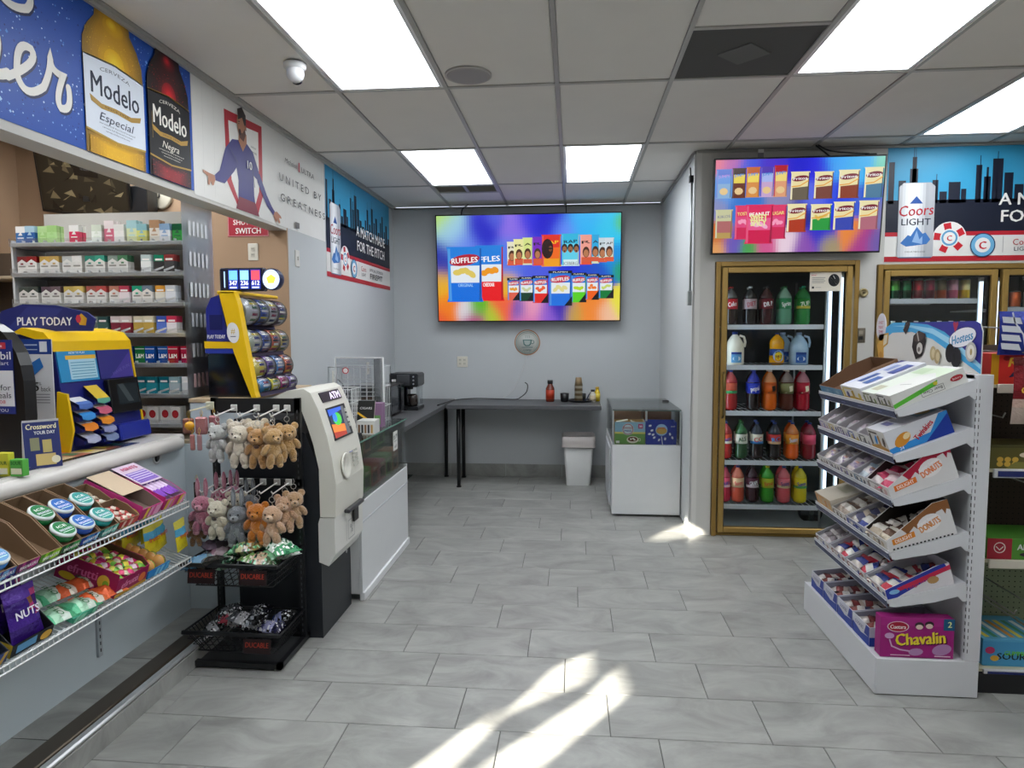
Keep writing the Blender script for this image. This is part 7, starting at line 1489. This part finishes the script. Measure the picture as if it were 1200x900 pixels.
for k, (z, a, x) in enumerate(SH):
    A_ = math.radians(a); L_ = (1.655-x)/math.cos(A_); M = localM('R', x-ox, Y0+.01-oy, z, A_); w = .87
    q = MB(); q.M = M; q.box(0, 0, -.012, L_, w, 0, Wc, 'white_metal'); q.box(-.004, 0, -.014, 0, w, .012, Wc, 'white_metal'); q.build('shelf', ec)
    for yy in (0, w-.003):
        q = MB(); q.M = M @ frame((0, yy+(.0 if yy == 0 else .0065), 0), (1, 0, 0), (0, 0, 1), (0, -1, 0)); q.prism([(.0, -.028), (.02, -.034), (L_*.55, -.052), (L_*.86, -.05), (L_*.9, -.075), (L_+.0, -.085), (L_, .002), (0, .002)], .003, Wc, 'white_metal'); q.build('bracket', ec)
    q = MB(); q.M = M; q.M = M @ T(-.006, 0, 0); q.box(-.002, 0, -.03, .0, w, .0, '#2b3458', 'print'); q.box(-.003, 0, -.032, .0, w, -.030, '#c8ccd4', 'white_metal'); q.box(-.003, 0, .0, .0, w, .002, '#c8ccd4', 'white_metal')
    A = Art(q, (-.002, w, -.03), (0, -1, 0), (0, 0, 1)); 
    for j in range(4): A.line([(.1+.2*j, .015), (.15+.2*j, .015)], .003, '#6a78a8')
    q.build('price_rail', ec)
# header card with the bakery print
q = MB(); M = frame((1.672-ox, 3.815-oy, 1.387), (0, -1, 0), (0, 0, 1), (-1, 0, 0)); q.M = M
P = [(0, 0), (.885, 0), (.885, .175), (.868, .208), (.835, .219), (.10, .222), (0, .19)]
q.prism(P, .004, '#d9d7d3', 'print'); A = Art(q, (0, 0, .004), (1, 0, 0), (0, 1, 0))
A.poly([(0, .13), (.1, .17), (.3, .175), (.5, .14), (.68, .075), (.885, -.0), (.885, .1), (.885, .175), (.868, .208), (.835, .219), (.10, .222), (0, .19)], '#4aa8dc')
A.poly([(.1, .205), (.3, .195), (.5, .165), (.7, .10), (.885, .02), (.885, .05), (.7, .13), (.5, .19), (.3, .207)], '#9ad0ec')
A.poly([(.27, .2205), (.45, .21), (.6, .175), (.72, .12), (.885, .04), (.885, .175), (.868, .208), (.835, .219)], '#35348e')
A.oval(.745, .15, .105, .043, '#2a2a6a', 24, .18); A.oval(.745, .15, .1, .04, '#e6e4ea', 24, .18); A.text('Hostess', .745, .15, .04, '#2f86b8', w=.16, bold=.05, rot=.18, shear=.1); A.poly([(.67, .21), (.69, .17), (.715, .21), (.705, .22), (.692, .212), (.68, .22)], '#a82a48')
A.poly([(.22, .185), (.25, .16), (.29, .21), (.285, .225), (.245, .222)], '#3a2c2a'); A.line([(.225, .19), (.26, .218)], .006, '#c8c0b8')
A.poly([(.32, .10), (.33, .155), (.38, .18), (.44, .165), (.45, .13), (.42, .06), (.36, .04)], '#231c1c'); A.oval(.385, .15, .05, .022, '#4a3c38', 14, .2); A.oval(.395, .095, .028, .028, '#cfcac4'); A.oval(.39, .09, .012, .012, '#6a625c'); A.line([(.385, .13), (.365, .175)], .01, '#b8b0a8')
A.oval(.52, .075, .026, .034, '#b8a478', 14); A.oval(.525, .075, .016, .022, '#d0c098', 12); A.oval(.56, .062, .026, .034, '#b09a70', 14); A.oval(.565, .062, .015, .021, '#cdbc94', 12)
A.oval(.665, .08, .036, .042, '#16161a', 16); A.oval(.715, .062, .04, .045, '#1d1d22', 16); A.oval(.70, .062, .012, .02, '#0c0c0e', 10)
A.oval(.825, .09, .04, .042, '#b8b4b0', 16); A.oval(.825, .09, .028, .03, '#ded9d2', 14); A.oval(.828, .09, .008, .014, '#a89058')
q.M = I4; q.build('header_card', ec)
# die-cut ends of the card: the round badge and the sponge cakes
q = MB(); q.M = M @ T(-.03, .20, .002); q.prism([(.075*math.cos(a*.349)*.75, .075*math.sin(a*.349)) for a in range(18)], .004, '#d6d4da', 'print'); A = Art(q, (0, 0, .004), (1, 0, 0), (0, 1, 0)); A.text('SWEET', 0, .025, .016, '#c0405a', w=.06, bold=.02); A.text('TREAT', 0, .0, .016, '#c0405a', w=.06, bold=.02); A.text('TIME', 0, -.025, .016, '#c0405a', w=.05, bold=.02); q.M = I4; q.build('round_badge', ec)
q = MB(); q.M = M @ T(-.05, .04, .0); q.prism([(.0, .0), (.03, -.025), (.06, 0), (.055, .05), (.10, .07), (.11, .13), (.0, .12), (-.02, .06)], .006, '#d0a04a', 'print'); A = Art(q, (0, 0, .006), (1, 0, 0), (0, 1, 0)); A.poly([(.055, .06), (.095, .075), (.1, .12), (.06, .115)], '#dfd3b8'); A.oval(.03, .01, .02, .018, '#c08a34'); q.M = I4; q.build('cake_cutout', ec)

def lab(cols, w, h, txt=None, tc='#fff', bg='#dcd9d6'):
    def f(A):
        A.rect(0, 0, w, h, bg); r = random.Random(int(w*7919)+len(cols)*13+int(h*1000)+sum(map(ord, cols[0]))); n = 4
        A.poly([(0, 0), (w, 0), (w, h*.22), (w*.5, h*.34), (0, h*.2)], cols[-1])
        for k in range(n):
            a = w*(k+r.uniform(.2, .7))/n; c_ = cols[k % len(cols)]
            if k % 2: A.oval(a, h*r.uniform(.35, .6), w*.07, h*.24, c_, 9, r.uniform(-.4, .4))
            else: A.poly([(a-w*.05, h*.2), (a+w*.06, h*.28), (a+w*.05, h*.8), (a-w*.07, h*.7)], c_)
        A.line([(w*.1, h*.86), (w*.6, h*.86)], h*.08, cols[0])
    return f
# shelf one
def claw(A): A.rect(0, 0, .31, .064, '#d8d8d4'); A.poly([(.0, .004), (.19, .036), (.20, .056), (.0, .022)], '#5ab83a'); A.line([(.12, .008), (.215, .008), (.215, .034), (.12, .034), (.12, .008)], .0015, '#444'); A.text('Bear Claw', .168, .021, .013, '#222', w=.08, rot=math.pi); A.oval(.272, .034, .027, .012, '#a82a34'); A.text('Bakery', .272, .034, .009, '#e8d8d8', w=.035); A.oval(.186, .045, .009, .008, '#c8b83a')
closedbox('white pastry box with a green side stripe at the near end, top shelf', 'R', EM(0, 2.945), .14, .31, .064, '#d9d9d5', claw, lab(['#4a4a44', '#8a8a70'], .14, .064), lambda A: (A.poly([(.0, .2), (.06, .24), (.14, .2), (.14, .29), (0, .29)], '#cfdcc4'), A.line([(.03, .1), (.09, .12)], .005, '#8a8a8a')))
closedbox('pale green and white pastry box, second from the near end, top shelf', 'R', EM(0, 3.09), .135, .31, .060, '#d6dcd0', None, lab(['#6a7a40', '#b8b89a', '#4a4a34'], .135, .06), lambda A: (A.rect(.02, .22, .12, .28, '#bccfae'), A.rect(.03, .03, .1, .08, '#b5b39a')))
closedbox('white and blue sponge cake box with purple end flap, top shelf', 'R', EM(0, 3.235), .23, .31, .072, '#d6d7de', None, lab(['#d0b850', '#4a4a7a', '#b8962a'], .23, .072), lambda A: (A.poly([(0, .02), (.04, .03), (.04, .28), (0, .28)], '#c8cce0'), A.poly([(.01, .27), (.06, .31), (.0, .31)], '#3a3478'), A.rect(.06, .06, .11, .16, '#3a5a9a'), A.rect(.14, .05, .2, .13, '#4a6aa8'), A.rect(.06, .19, .11, .26, '#8a9ac8'), A.rect(.14, .17, .21, .27, '#4a5a9a')))
tray('brown open cardboard tray at the far end of the top shelf', 'R', EM(0, 3.475), .30, .30, .085, .045, '#8a6a50', '#6a4e3a', None, lab(['#4a7a9a', '#7a9ab0'], .30, .045, None, '#fff', '#5a86a4'), .6, 'cardboard_tray')
# shelf two
def twink(A): A.rect(0, 0, .27, .10, '#d4d6dc'); A.poly([(0, 0), (.27, 0), (.27, .10), (.235, .10), (.18, .035), (.0, .022)], '#2f86cc'); A.poly([(.15, 0), (.27, 0), (.27, .09)], '#203a98'); A.oval(.065, .045, .04, .024, '#d08a2c', 14, .5); A.oval(.085, .055, .018, .012, '#ead2a0', 10, .5); A.text('Twinkies', .155, .055, .026, '#c02a3a', w=.10, bold=.04, rot=.55); A.text('24', .05, .012, .014, '#fff')
closedbox('white and blue sponge cake box with red lettering, second shelf near end', 'R', EM(1, 2.965), .165, .27, .10, '#d8d8de', twink, lab(['#4a3c34', '#2f86cc', '#b8863a'], .165, .10), lambda A: (A.rect(.02, .17, .12, .26, '#8fa8b8'), A.oval(.07, .215, .04, .03, '#b89a6a'), A.rect(.03, .05, .1, .08, '#7a78a8')))
cc2 = [(['#3a3430', '#8a8a94'], 'silver and brown'), (['#2a4aa0', '#b8a050'], 'blue and gold'), (['#4a3a6a', '#9a8ab8'], 'lilac'), (['#c8b05a', '#4a4a88'], 'yellow and violet'), (['#6a5aa0', '#b89aa8'], 'mauve')]
for j, (cs_, n) in enumerate(cc2):
    tray('open white tray with a %s front label on the second shelf' % n, 'R', EM(1, 3.138+j*.127), .122, .29, .095, .055, '#c9c6ca', '#b8b4b8', None, lab(cs_, .122, .055, None), .75)
    fill('snack_cake', 'wrapped white cake in the %s tray on the second shelf' % n, 'snack cake', EM(1, 3.138+j*.127), 3, 1, .02, .27, .012, .11, .04, .085, .085, .035, ['#c9c4c8', '#b8a8b4', '#d6d2d4'], seed=j, jit=.1, lean=.2)
# shelf three
def donuts(c1, c2, w=.285, h=.155):
    def f(A):
        A.rect(0, 0, w, .03, '#d6d4d4'); hb = lambda x: .05+(h-.05)*min(1, x/(w*.78))
        A.poly([(0, 0), (w, 0), (w, h), (w*.78, h), (0, .05)], '#d8d6d6')
        P = [(w*.25, hb(w*.25)), (w*.78, h), (w, h), (w, h*.72), (w*.95, h*.76), (w*.92, h*.62), (w*.89, h*.78), (w*.8, h*.74), (w*.76, h*.66), (w*.7, h*.72), (w*.62, h*.6), (w*.52, h*.56), (w*.48, h*.42), (w*.44, h*.52), (w*.36, h*.40), (w*.33, h*.30), (w*.3, h*.42)]
        A.poly(P, c1)
        A.oval(w*.66, h*.50, .052, .036, '#e8e4e4', 18, .3); A.text('DONUTS', w*.66, h*.46, .028, c2, w=.095, bold=.07, rot=.3); A.text('Super Sweet', w*.64, h*.60, .013, '#f4f0f0', w=.09, bold=.04, rot=.3); A.poly([(w*.08, h*.16), (w*.08, h*.32), (w*.42, h*.40), (w*.42, h*.24)], c2); A.text('DELIGHT', w*.25, h*.28, .016, '#f6e4d8', w=.075, bold=.05, rot=.12)
        if c1 != '#a81c3c':
            for k in range(16): A.line([(w*.06+.016*k, .008), (w*.06+.016*k+.008, .008)], .007, '#222')
    return f
M = EM(2, 2.945); tray('white donut tray with a red dripping top print on the third shelf', 'R', M, .21, .285, .155, .05, '#d6d4d4', '#3a2c2e', donuts('#a81c3c', '#e0762a'), lab(['#8a7a78', '#c8a8a8'], .21, .05), .78)
fill('donut_pack', 'pink and white wrapped donut in the red-drip tray', 'donut pack', M, 4, 2, .015, .27, .015, .20, .05, .10, .09, .04, [['#c84a6a', '#e0c8cc', '#d8a8b0'], ['#dccfd0', '#c03a5e', '#e0b8c0']], seed=11, jit=.5, lean=.3)
for j, (cs_, n, pc) in enumerate(((['#5a7a98', '#2a2a44'], 'pale blue', ['#b8c4cc', '#d0c8c8', '#98a8b4']), (['#5a4a90', '#2a2a44'], 'violet', ['#c8b8b0', '#a898a8', '#d0c8c8']), (['#8a8a94', '#5a4a60'], 'grey', ['#b8b0b4', '#cfc8c8', '#a89a9a']), (['#b8a8a8', '#6a5a58'], 'beige', ['#c9bfb8', '#b4a8a4', '#d4ccc8']))):
    M = EM(2, 3.17+j*.155); tray('white tray with a %s front stripe on the third shelf' % n, 'R', M, .148, .28, .09, .045, '#cfcdd2', '#b4b2ba', None, lab(cs_, .148, .045), .8)
    fill('snack_cake', 'wrapped snack in the %s striped tray on the third shelf' % n, 'snack cake', M, 4, 1, .015, .27, .012, .135, .04, .10, .10, .035, pc, ['#8a7a98', '#b08a80'], seed=20+j, jit=.15, lean=.35)
# shelf four
M = EM(3, 2.945); tray('white donut tray with a brown dripping top print on the fourth shelf', 'R', M, .21, .285, .155, .05, '#d6d4d4', '#2c2622', donuts('#8a5a34', '#d8842a'), lab(['#6a5a50', '#b8a890'], .21, .05), .78)
fill('donut_pack', 'clear and cream wrapped donut in the brown-drip tray', 'donut pack', M, 5, 2, .015, .27, .015, .20, .05, .09, .09, .04, [['#c8bca8', '#6a5040', '#d8d0c4'], ['#b8aa98', '#d8d2ca', '#4a3a34']], seed=12, jit=.5, lean=.3)
M = EM(3, 3.175); tray('white tray with a blue front on the fourth shelf', 'R', M, .20, .28, .075, .045, '#cfcfd8', '#a8a8b0', None, lab(['#2a3f94', '#1c2c70'], .20, .045, None, '#fff', '#b8bcc8'), .8)
fill('cookie_pack', 'navy and white wrapped cookie in the blue-fronted tray, fourth shelf', 'snack cake', M, 4, 2, .015, .27, .015, .19, .04, .10, .085, .035, [['#2a3a88', '#d8d4d0', '#8a7a70'], ['#cfc8c0', '#4a4a6a', '#b8a898']], seed=13, jit=.5, lean=.25)
M = EM(3, 3.385); tray('white tray with a dull grey front on the fourth shelf', 'R', M, .17, .28, .075, .045, '#cfcbc6', '#a8a4a0', None, lab(['#8a7a6a', '#4a4240'], .17, .045), .8)
fill('cookie_pack', 'clear wrapped brown cookie in the grey-fronted tray, fourth shelf', 'snack cake', M, 4, 2, .015, .27, .015, .16, .04, .09, .075, .035, ['#a8988a', '#cfc8c0', '#6a5448'], seed=14, jit=.4, lean=.25)
closedbox('closed cream and orange box at the far end of the fourth shelf', 'R', EM(3, 3.565), .22, .28, .07, '#cfc6b6', None, lab(['#c88a4a', '#d8a868'], .22, .07, None, '#fff', '#c8ac88'), lambda A: (A.rect(.04, .1, .18, .16, '#b8b49a'), A.rect(.06, .2, .16, .25, '#c8a878')))
# shelf five
def fudge(A): A.poly([(0, 0), (.28, 0), (.28, .085), (.23, .095), (0, .042)], '#d8d4d8'); A.poly([(0, 0), (.04, .0), (.27, .075), (.26, .098), (.23, .095), (0, .042)], '#2a3a9c'); A.poly([(.04, .022), (.28, .068), (.28, .088), (.05, .04)], '#c02a4c'); A.text('Fudge Rounds', .15, .045, .018, '#c02a4c', w=.13, bold=.03, rot=.22); A.oval(.2, .04, .024, .016, '#b08a5a', 12); A.oval(.035, .027, .022, .01, '#8ac0e8')
rb = [['#c8364a', '#e0dcd8', '#3a4a9a'], ['#e0d8d0', '#3a4488', '#b8404a'], ['#8a5a48', '#d8d0cc', '#c03a48']]
M = EM(4, 2.945); tray('white cookie tray with a blue and red side stripe on the fifth shelf', 'R', M, .19, .28, .095, .042, '#d8d4d8', '#b9b9c2', fudge, lab(['#8a4a48', '#3a4a8a'], .19, .042), .82)
fill('cookie_pack', 'red, white and blue wrapped cookie, nearest tray of the fifth shelf', 'snack cake', M, 4, 2, .015, .26, .012, .18, .036, .09, .08, .03, rb, seed=15, jit=.5, lean=.25)
for j, (y, w, n) in enumerate(((3.15, .21, 'second'), (3.375, .20, 'third'), (3.59, .19, 'fourth'))):
    M = EM(4, y); tray('white cookie tray with a blue lower front, %s from the near end, fifth shelf' % n, 'R', M, w, .28, .085, .042, '#cfcfd6', '#aeaeb6', None, lab(['#8a5a50', '#c8bcb8', '#3a4a8a'], w, .042), .82)
    fill('cookie_pack', 'mixed wrapped cookie in the %s tray of the fifth shelf' % n, 'snack cake', M, 4, 2, .015, .26, .012, w-.012, .036, .09, .08, .03, rb if j < 2 else [['#b8b0b0', '#7a7074', '#d0cac8']], seed=30+j, jit=.5, lean=.25)
# base
def chav(A):
    A.rect(0, 0, .30, .175, '#a01f78'); A.poly([(0, .14), (.30, .14), (.30, .175), (0, .175)], '#a82880'); A.oval(.07, .135, .045, .024, '#e0c8d4'); A.oval(.07, .135, .041, .021, '#a8203a'); A.text('Cuetara', .07, .135, .018, '#f0e4e4', w=.065, bold=.04)
    A.rect(.255, .125, .30, .175, '#1f5a80'); A.text('2', .28, .152, .026, '#e8f0a0', bold=.04); A.text('Chavalin', .165, .085, .056, '#5a1040', w=.21, bold=.07, rot=.09); A.text('Chavalin', .162, .088, .054, '#ecd03a', w=.205, bold=.05, rot=.09)
    A.oval(.035, .095, .02, .013, '#c89ac8', 12); A.oval(.145, .027, .03, .016, '#b888b8', 14, .1); A.oval(.25, .04, .04, .024, '#b080b0', 16, .25); A.line([(.035, .08), (.045, .05), (.08, .035), (.12, .03)], .006, '#d8a8d0')
    for x, y in ((.155, .14), (.195, .145)): A.oval(x, y+.006, .019, .014, '#3a2a30', 10); A.oval(x, y-.002, .015, .011, '#e4c6bc', 10)
    A.line([(.04, .012), (.12, .012)], .004, '#e0b8d0'); A.line([(.22, .012), (.285, .012)], .005, '#e0b8d0')
t = thing('biscuit_box', 'magenta biscuit box with yellow lettering at the near foot of the rack', 'box', T(1.325, 2.95, .163)); q = MB(); q.box(0, 0, 0, .30, .055, .175, '#9a1e74', 'card', b=.002); A = Art(q, (0, 0, 0), (1, 0, 0), (0, 0, 1)); chav(A); q.build('carton', t)
def bl(w): return lambda A: (A.rect(0, 0, w, .085, '#cfcfd8'), A.poly([(0, 0), (w, 0), (w, .04), (w*.5, .03), (0, .05)], '#25409a'), A.poly([(w*.7, .04), (w, .04), (w, .085), (w*.8, .085)], '#2a3a90'), A.text('COOKIES', w*.4, .06, .016, '#3a3a6a', w=w*.5, bold=.03))
for j, (y, n) in enumerate(((3.04, 'nearest'), (3.225, 'second'), (3.41, 'third'), (3.595, 'farthest'))):
    M = localM('R', 1.318, y, .163, 0); tray('blue and white cookie tray on the rack base, %s to the camera' % n, 'R', M, .175, .32, .12, .085, '#c6c8d4', '#8f90a0', lambda A: (A.poly([(0, 0), (.32, 0), (.32, .05), (0, .04)], '#25409a'),), bl(.175), .85)
    fill('cookie_pack', 'dark red and white wrapped cookie in the %s tray on the rack base' % n, 'snack cake', M, 4, 2, .02, .30, .015, .16, .072, .09, .075, .03, [['#8a4a44', '#d0c8c4', '#3a3a6a'], ['#c8c0bc', '#7a3a3c', '#b8a8a0']], seed=40+j, jit=.5, lean=.15)
# ================================================================ GONDOLA BEHIND
gd = thing('gondola', 'dark aisle shelving with a pegboard back at the right edge', 'shelving', T(2.9, 3.16, 0)); gx, gy = 2.9, 3.16
MB().box(1.745-gx, 2.985-gy, .0, 4.1-gx, 3.34-gy, .085, '#17171a', 'white_metal').build('kick_base', gd)
def pegs(q, x0, x1, z0, z1, y):
    vs = []; fs = []; 
    for i in range(int((x1-x0)/.0254)):
        for k in range(int((z1-z0)/.0254)):
            x, z = x0+.0127+.0254*i, z0+.0127+.0254*k; n = len(vs); vs += [(x+.0033*math.cos(a*1.0472), y, z+.0033*math.sin(a*1.0472)) for a in range(6)]; fs.append([n, n+1, n+2, n+3, n+4, n+5])
    q.add(vs, fs, '#17150f')
for nme, z0, z1, c_ in (('pegboard', .085, .59, '#8f9a80'), ('pegboard', .592, 1.5, '#4a403a')):
    q = MB(); q.box(1.75-gx, 3.325-gy, z0, 4.1-gx, 3.335-gy, z1, c_, 'board'); pegs(q, 1.75-gx, 2.6-gx, z0, z1, 3.3245-gy); q.build(nme, gd)
MB().box(1.73-gx, 3.30-gy, 0, 1.75-gx, 3.345-gy, 1.52, '#b8b49c', 'white_metal').build('upright', gd)
for z in (.10, .585, .978, 1.338):
    q = MB(); q.box(1.76-gx, 3.0-gy, z-.012, 4.1-gx, 3.32-gy, z, '#c9c4a8', 'white_metal'); q.build('shelf', gd)
    q = MB(); q.box(1.775-gx, 2.988-gy, z-.034, 4.1-gx, 2.999-gy, z+.004, '#c8cacc' if z < .2 or .9 < z < 1 else '#d6cfc0', 'white_metal', b=.002)
    if z < .2 or .9 < z < 1.: q.box(1.79-gx, 2.987-gy, z-.029, 4.1-gx, 2.988-gy, z-.004, '#27306a', 'gloss')
    q.build('price_rail', gd)
def gbox(label, x, y, z, w, d, h, col, draw, name='candy_box'):
    t = thing(name, label, 'box', T(x, y, z)); q = MB(); q.box(0, 0, 0, w, d, h, col, 'card', b=.0015); draw(Art(q, (0, 0, 0), (1, 0, 0), (0, 0, 1)), q); q.build('carton', t)
def sour(A, q): A.rect(0, 0, .30, .11, '#4a9ac8'); A.text('SOUR', .12, .045, .03, '#1c2a2a', w=.12, bold=.05); A.text('GUMMI', .13, .06, .02, '#6ac83a', w=.08, bold=.04); A.oval(.03, .07, .02, .016, '#c03a6a'); A.oval(.05, .035, .018, .013, '#d8a83a'); B_ = Art(q, (0, 0, .12), (1, 0, 0), (0, 1, 0)); [B_.poly([(.02+.035*k, .02), (.04+.035*k, .02), (.03+.035*k, .2), (.01+.035*k, .2)], ['#d8c84a', '#3a8a6a', '#d8e0e0', '#c88a3a'][k % 4]) for k in range(8)]
gbox('light blue sour gummy box on the bottom shelf of the dark aisle', 1.79, 3.03, .102, .30, .26, .12, '#5aa6cc', sour)
def air(A, q): A.rect(0, 0, .4, .09, '#5a9a3a'); A.rect(.0, 0, .10, .09, '#a82a3a'); A.ring(.05, .05, .02, .024, '#e8d8d0'); A.line([(.035, .055), (.05, .04), (.065, .055)], .004, '#e8d8d0'); A.text('AIRHEADS', .2, .055, .026, '#e8f0e8', w=.16, bold=.06); A.oval(.2, .022, .07, .012, '#3a2a3a')
gbox('green candy box with a red smiling badge on the second aisle shelf', 1.775, 3.01, .587, .4, .22, .09, '#4f8a34', air)
def gold(A, q): A.rect(0, 0, .3, .09, '#5a5428'); [A.oval(.04+.03*(k % 3), .02+.02*(k//3), .013, .011, '#c8a040') for k in range(6)]; A.poly([(.1, .03), (.2, .03), (.24, .0), (.06, 0)], '#7a7438'); A.oval(.15, .06, .035, .012, '#d8c8b0'); [A.oval(.25+.02*(k % 2), .02+.02*(k//2), .012, .011, '#c8a040') for k in range(4)]
gbox('olive box of gold wrapped chocolates on the third aisle shelf', 1.768, 3.01, .98, .3, .2, .10, '#4a4522', gold)
def red(A, q): A.rect(0, 0, .25, .13, '#c83028'); A.rect(0, 0, .03, .13, '#c8901c'); A.oval(.06, .11, .014, .01, '#8a1c1c'); A.text('Rs', .10, .095, .04, '#e8b83a', bold=.05, shear=.2, w=.06); A.poly([(.07, .03), (.2, .05), (.22, .09), (.11, .08)], '#2a2440'); A.text('STICKS', .15, .06, .022, '#e8e4f0', w=.09, bold=.05)
gbox('red and orange candy carton on the top aisle shelf', 1.748, 3.0, 1.34, .25, .2, .13, '#b82c24', red)
t = thing('snack_bag', 'blue snack bag with white stripes on a hook above the red carton', 'snack bag', T(1.86, 2.97, 1.555)); q = MB(); q.M = frame((0, 0, 0), (0, 0, 1), (-1, 0, 0), (0, -1, 0)) ; q2 = pillow_mesh(.18, .22, .04, ['#2c3a94', '#3444a4', '#2c3a94'], 'foil', 4)
q.add(q2.v, q2.f, '#2f3f9c', 'foil', True); q.M = I4; A = Art(q, (-.11, -.022, -.085), (1, 0, 0), (0, 0, 1))
for k in range(4): A.poly([(.005, .02+.036*k), (.08-.0*k, .014+.036*k), (.07, .04+.036*k), (.0, .045+.036*k)], '#d0d4dc')
A.line([(.1, .0), (.085, .08), (.05, .13), (.04, .17)], .006, '#d8dcea'); A.oval(.15, .12, .045, .018, '#c8cce4', 14, .2); q.build('bag', t)
q = MB(); 
for k, (x, z, L_) in enumerate(((1.80, 1.585, .30), (1.80, 1.205, .28), (1.80, .40, .42), (1.86, .345, .40))):
    t = thing('peg_hook', 'long metal peg hook on the aisle pegboard, %s from the top' % ORD[k], 'hook', T(x, 3.322, z))
    MB().tube([(0, 0, 0), (.01, -.03, 0), (.02, -L_*.6, -.005), (.03, -L_, -.01), (.03, -L_-.015, .012)], .0035, '#9a9a94', 6).build('wire', t); MB().box(-.012, -.004, -.014, .012, .0, .014, '#8a8a84', 'metal').build('plate', t)
def hangbag(label, x, y, z, w, h, cols, draw, th=.05):
    t = thing('candy_bag', label, 'candy bag', T(x, y, z)); q = MB(); q.M = frame((0, 0, 0), (0, 0, -1), (1, 0, 0), (0, -1, 0)); q2 = pillow_mesh(h, w, th, cols, 'foil', 5)
    q.M = frame((0, 0, 0), (0, 0, 1), (-1, 0, 0), (0, -1, 0)); q.add(q2.v, q2.f, q2.c, 'foil', True); q.M = I4; draw(Art(q, (-w/2, -th/2-.001, -h/2), (1, 0, 0), (0, 0, 1))); q.build('bag', t)
hangbag('dark red gummy bag with a clear window hanging by the aisle', 1.855, 2.87, 1.325, .20, .27, ['#b9a59a', '#c8a89a', '#7a1c24', '#8a2028', '#8a2028', '#7a1a22', '#5a1c1c'], lambda A: (A.text('Gummies', .10, .14, .028, '#d8a83a', w=.16, bold=.05), A.oval(.1, .115, .05, .012, '#8a1c22'), A.oval(.1, .095, .045, .03, '#d8b030'), A.oval(.08, .03, .03, .02, '#d8c0b4'), A.oval(.13, .035, .028, .018, '#c08878')))
hangbag('big red, black and clear candy bag at the bottom right', 1.865, 2.66, .245, .22, .34, ['#b0485a', '#c8c0c0', '#b8b0ae', '#3a3438', '#2a2428', '#b82028', '#c02830', '#b82028'], lambda A: (A.rect(.03, .13, .2, .16, '#20264a'), A.oval(.06, .04, .03, .02, '#d8b8bc'), A.oval(.14, .05, .03, .02, '#c88a94')), .07)
hangbag('small red and white bag hanging at the right edge above the big bag', 1.935, 2.90, .80, .16, .24, ['#c8bcb0', '#c0a89a', '#b0362a', '#a82820'], lambda A: (A.oval(.08, .14, .04, .03, '#d8a83a'),))
for k, (x, z, y) in enumerate(((1.80, 1.475, 3.32), (1.84, .93, 3.32), (1.83, .44, 3.32))):
    t = thing('peg_hook', 'metal peg hook carrying a hanging candy bag, %s from the top' % ORD[k], 'hook', T(x+.05, y, z))
    L_ = (3.32-(2.86, 2.89, 2.65)[k]); MB().tube([(0, 0, 0), (0, -L_, 0), (0, -L_-.01, .012)], .0035, '#9a9a94', 6).build('wire', t)
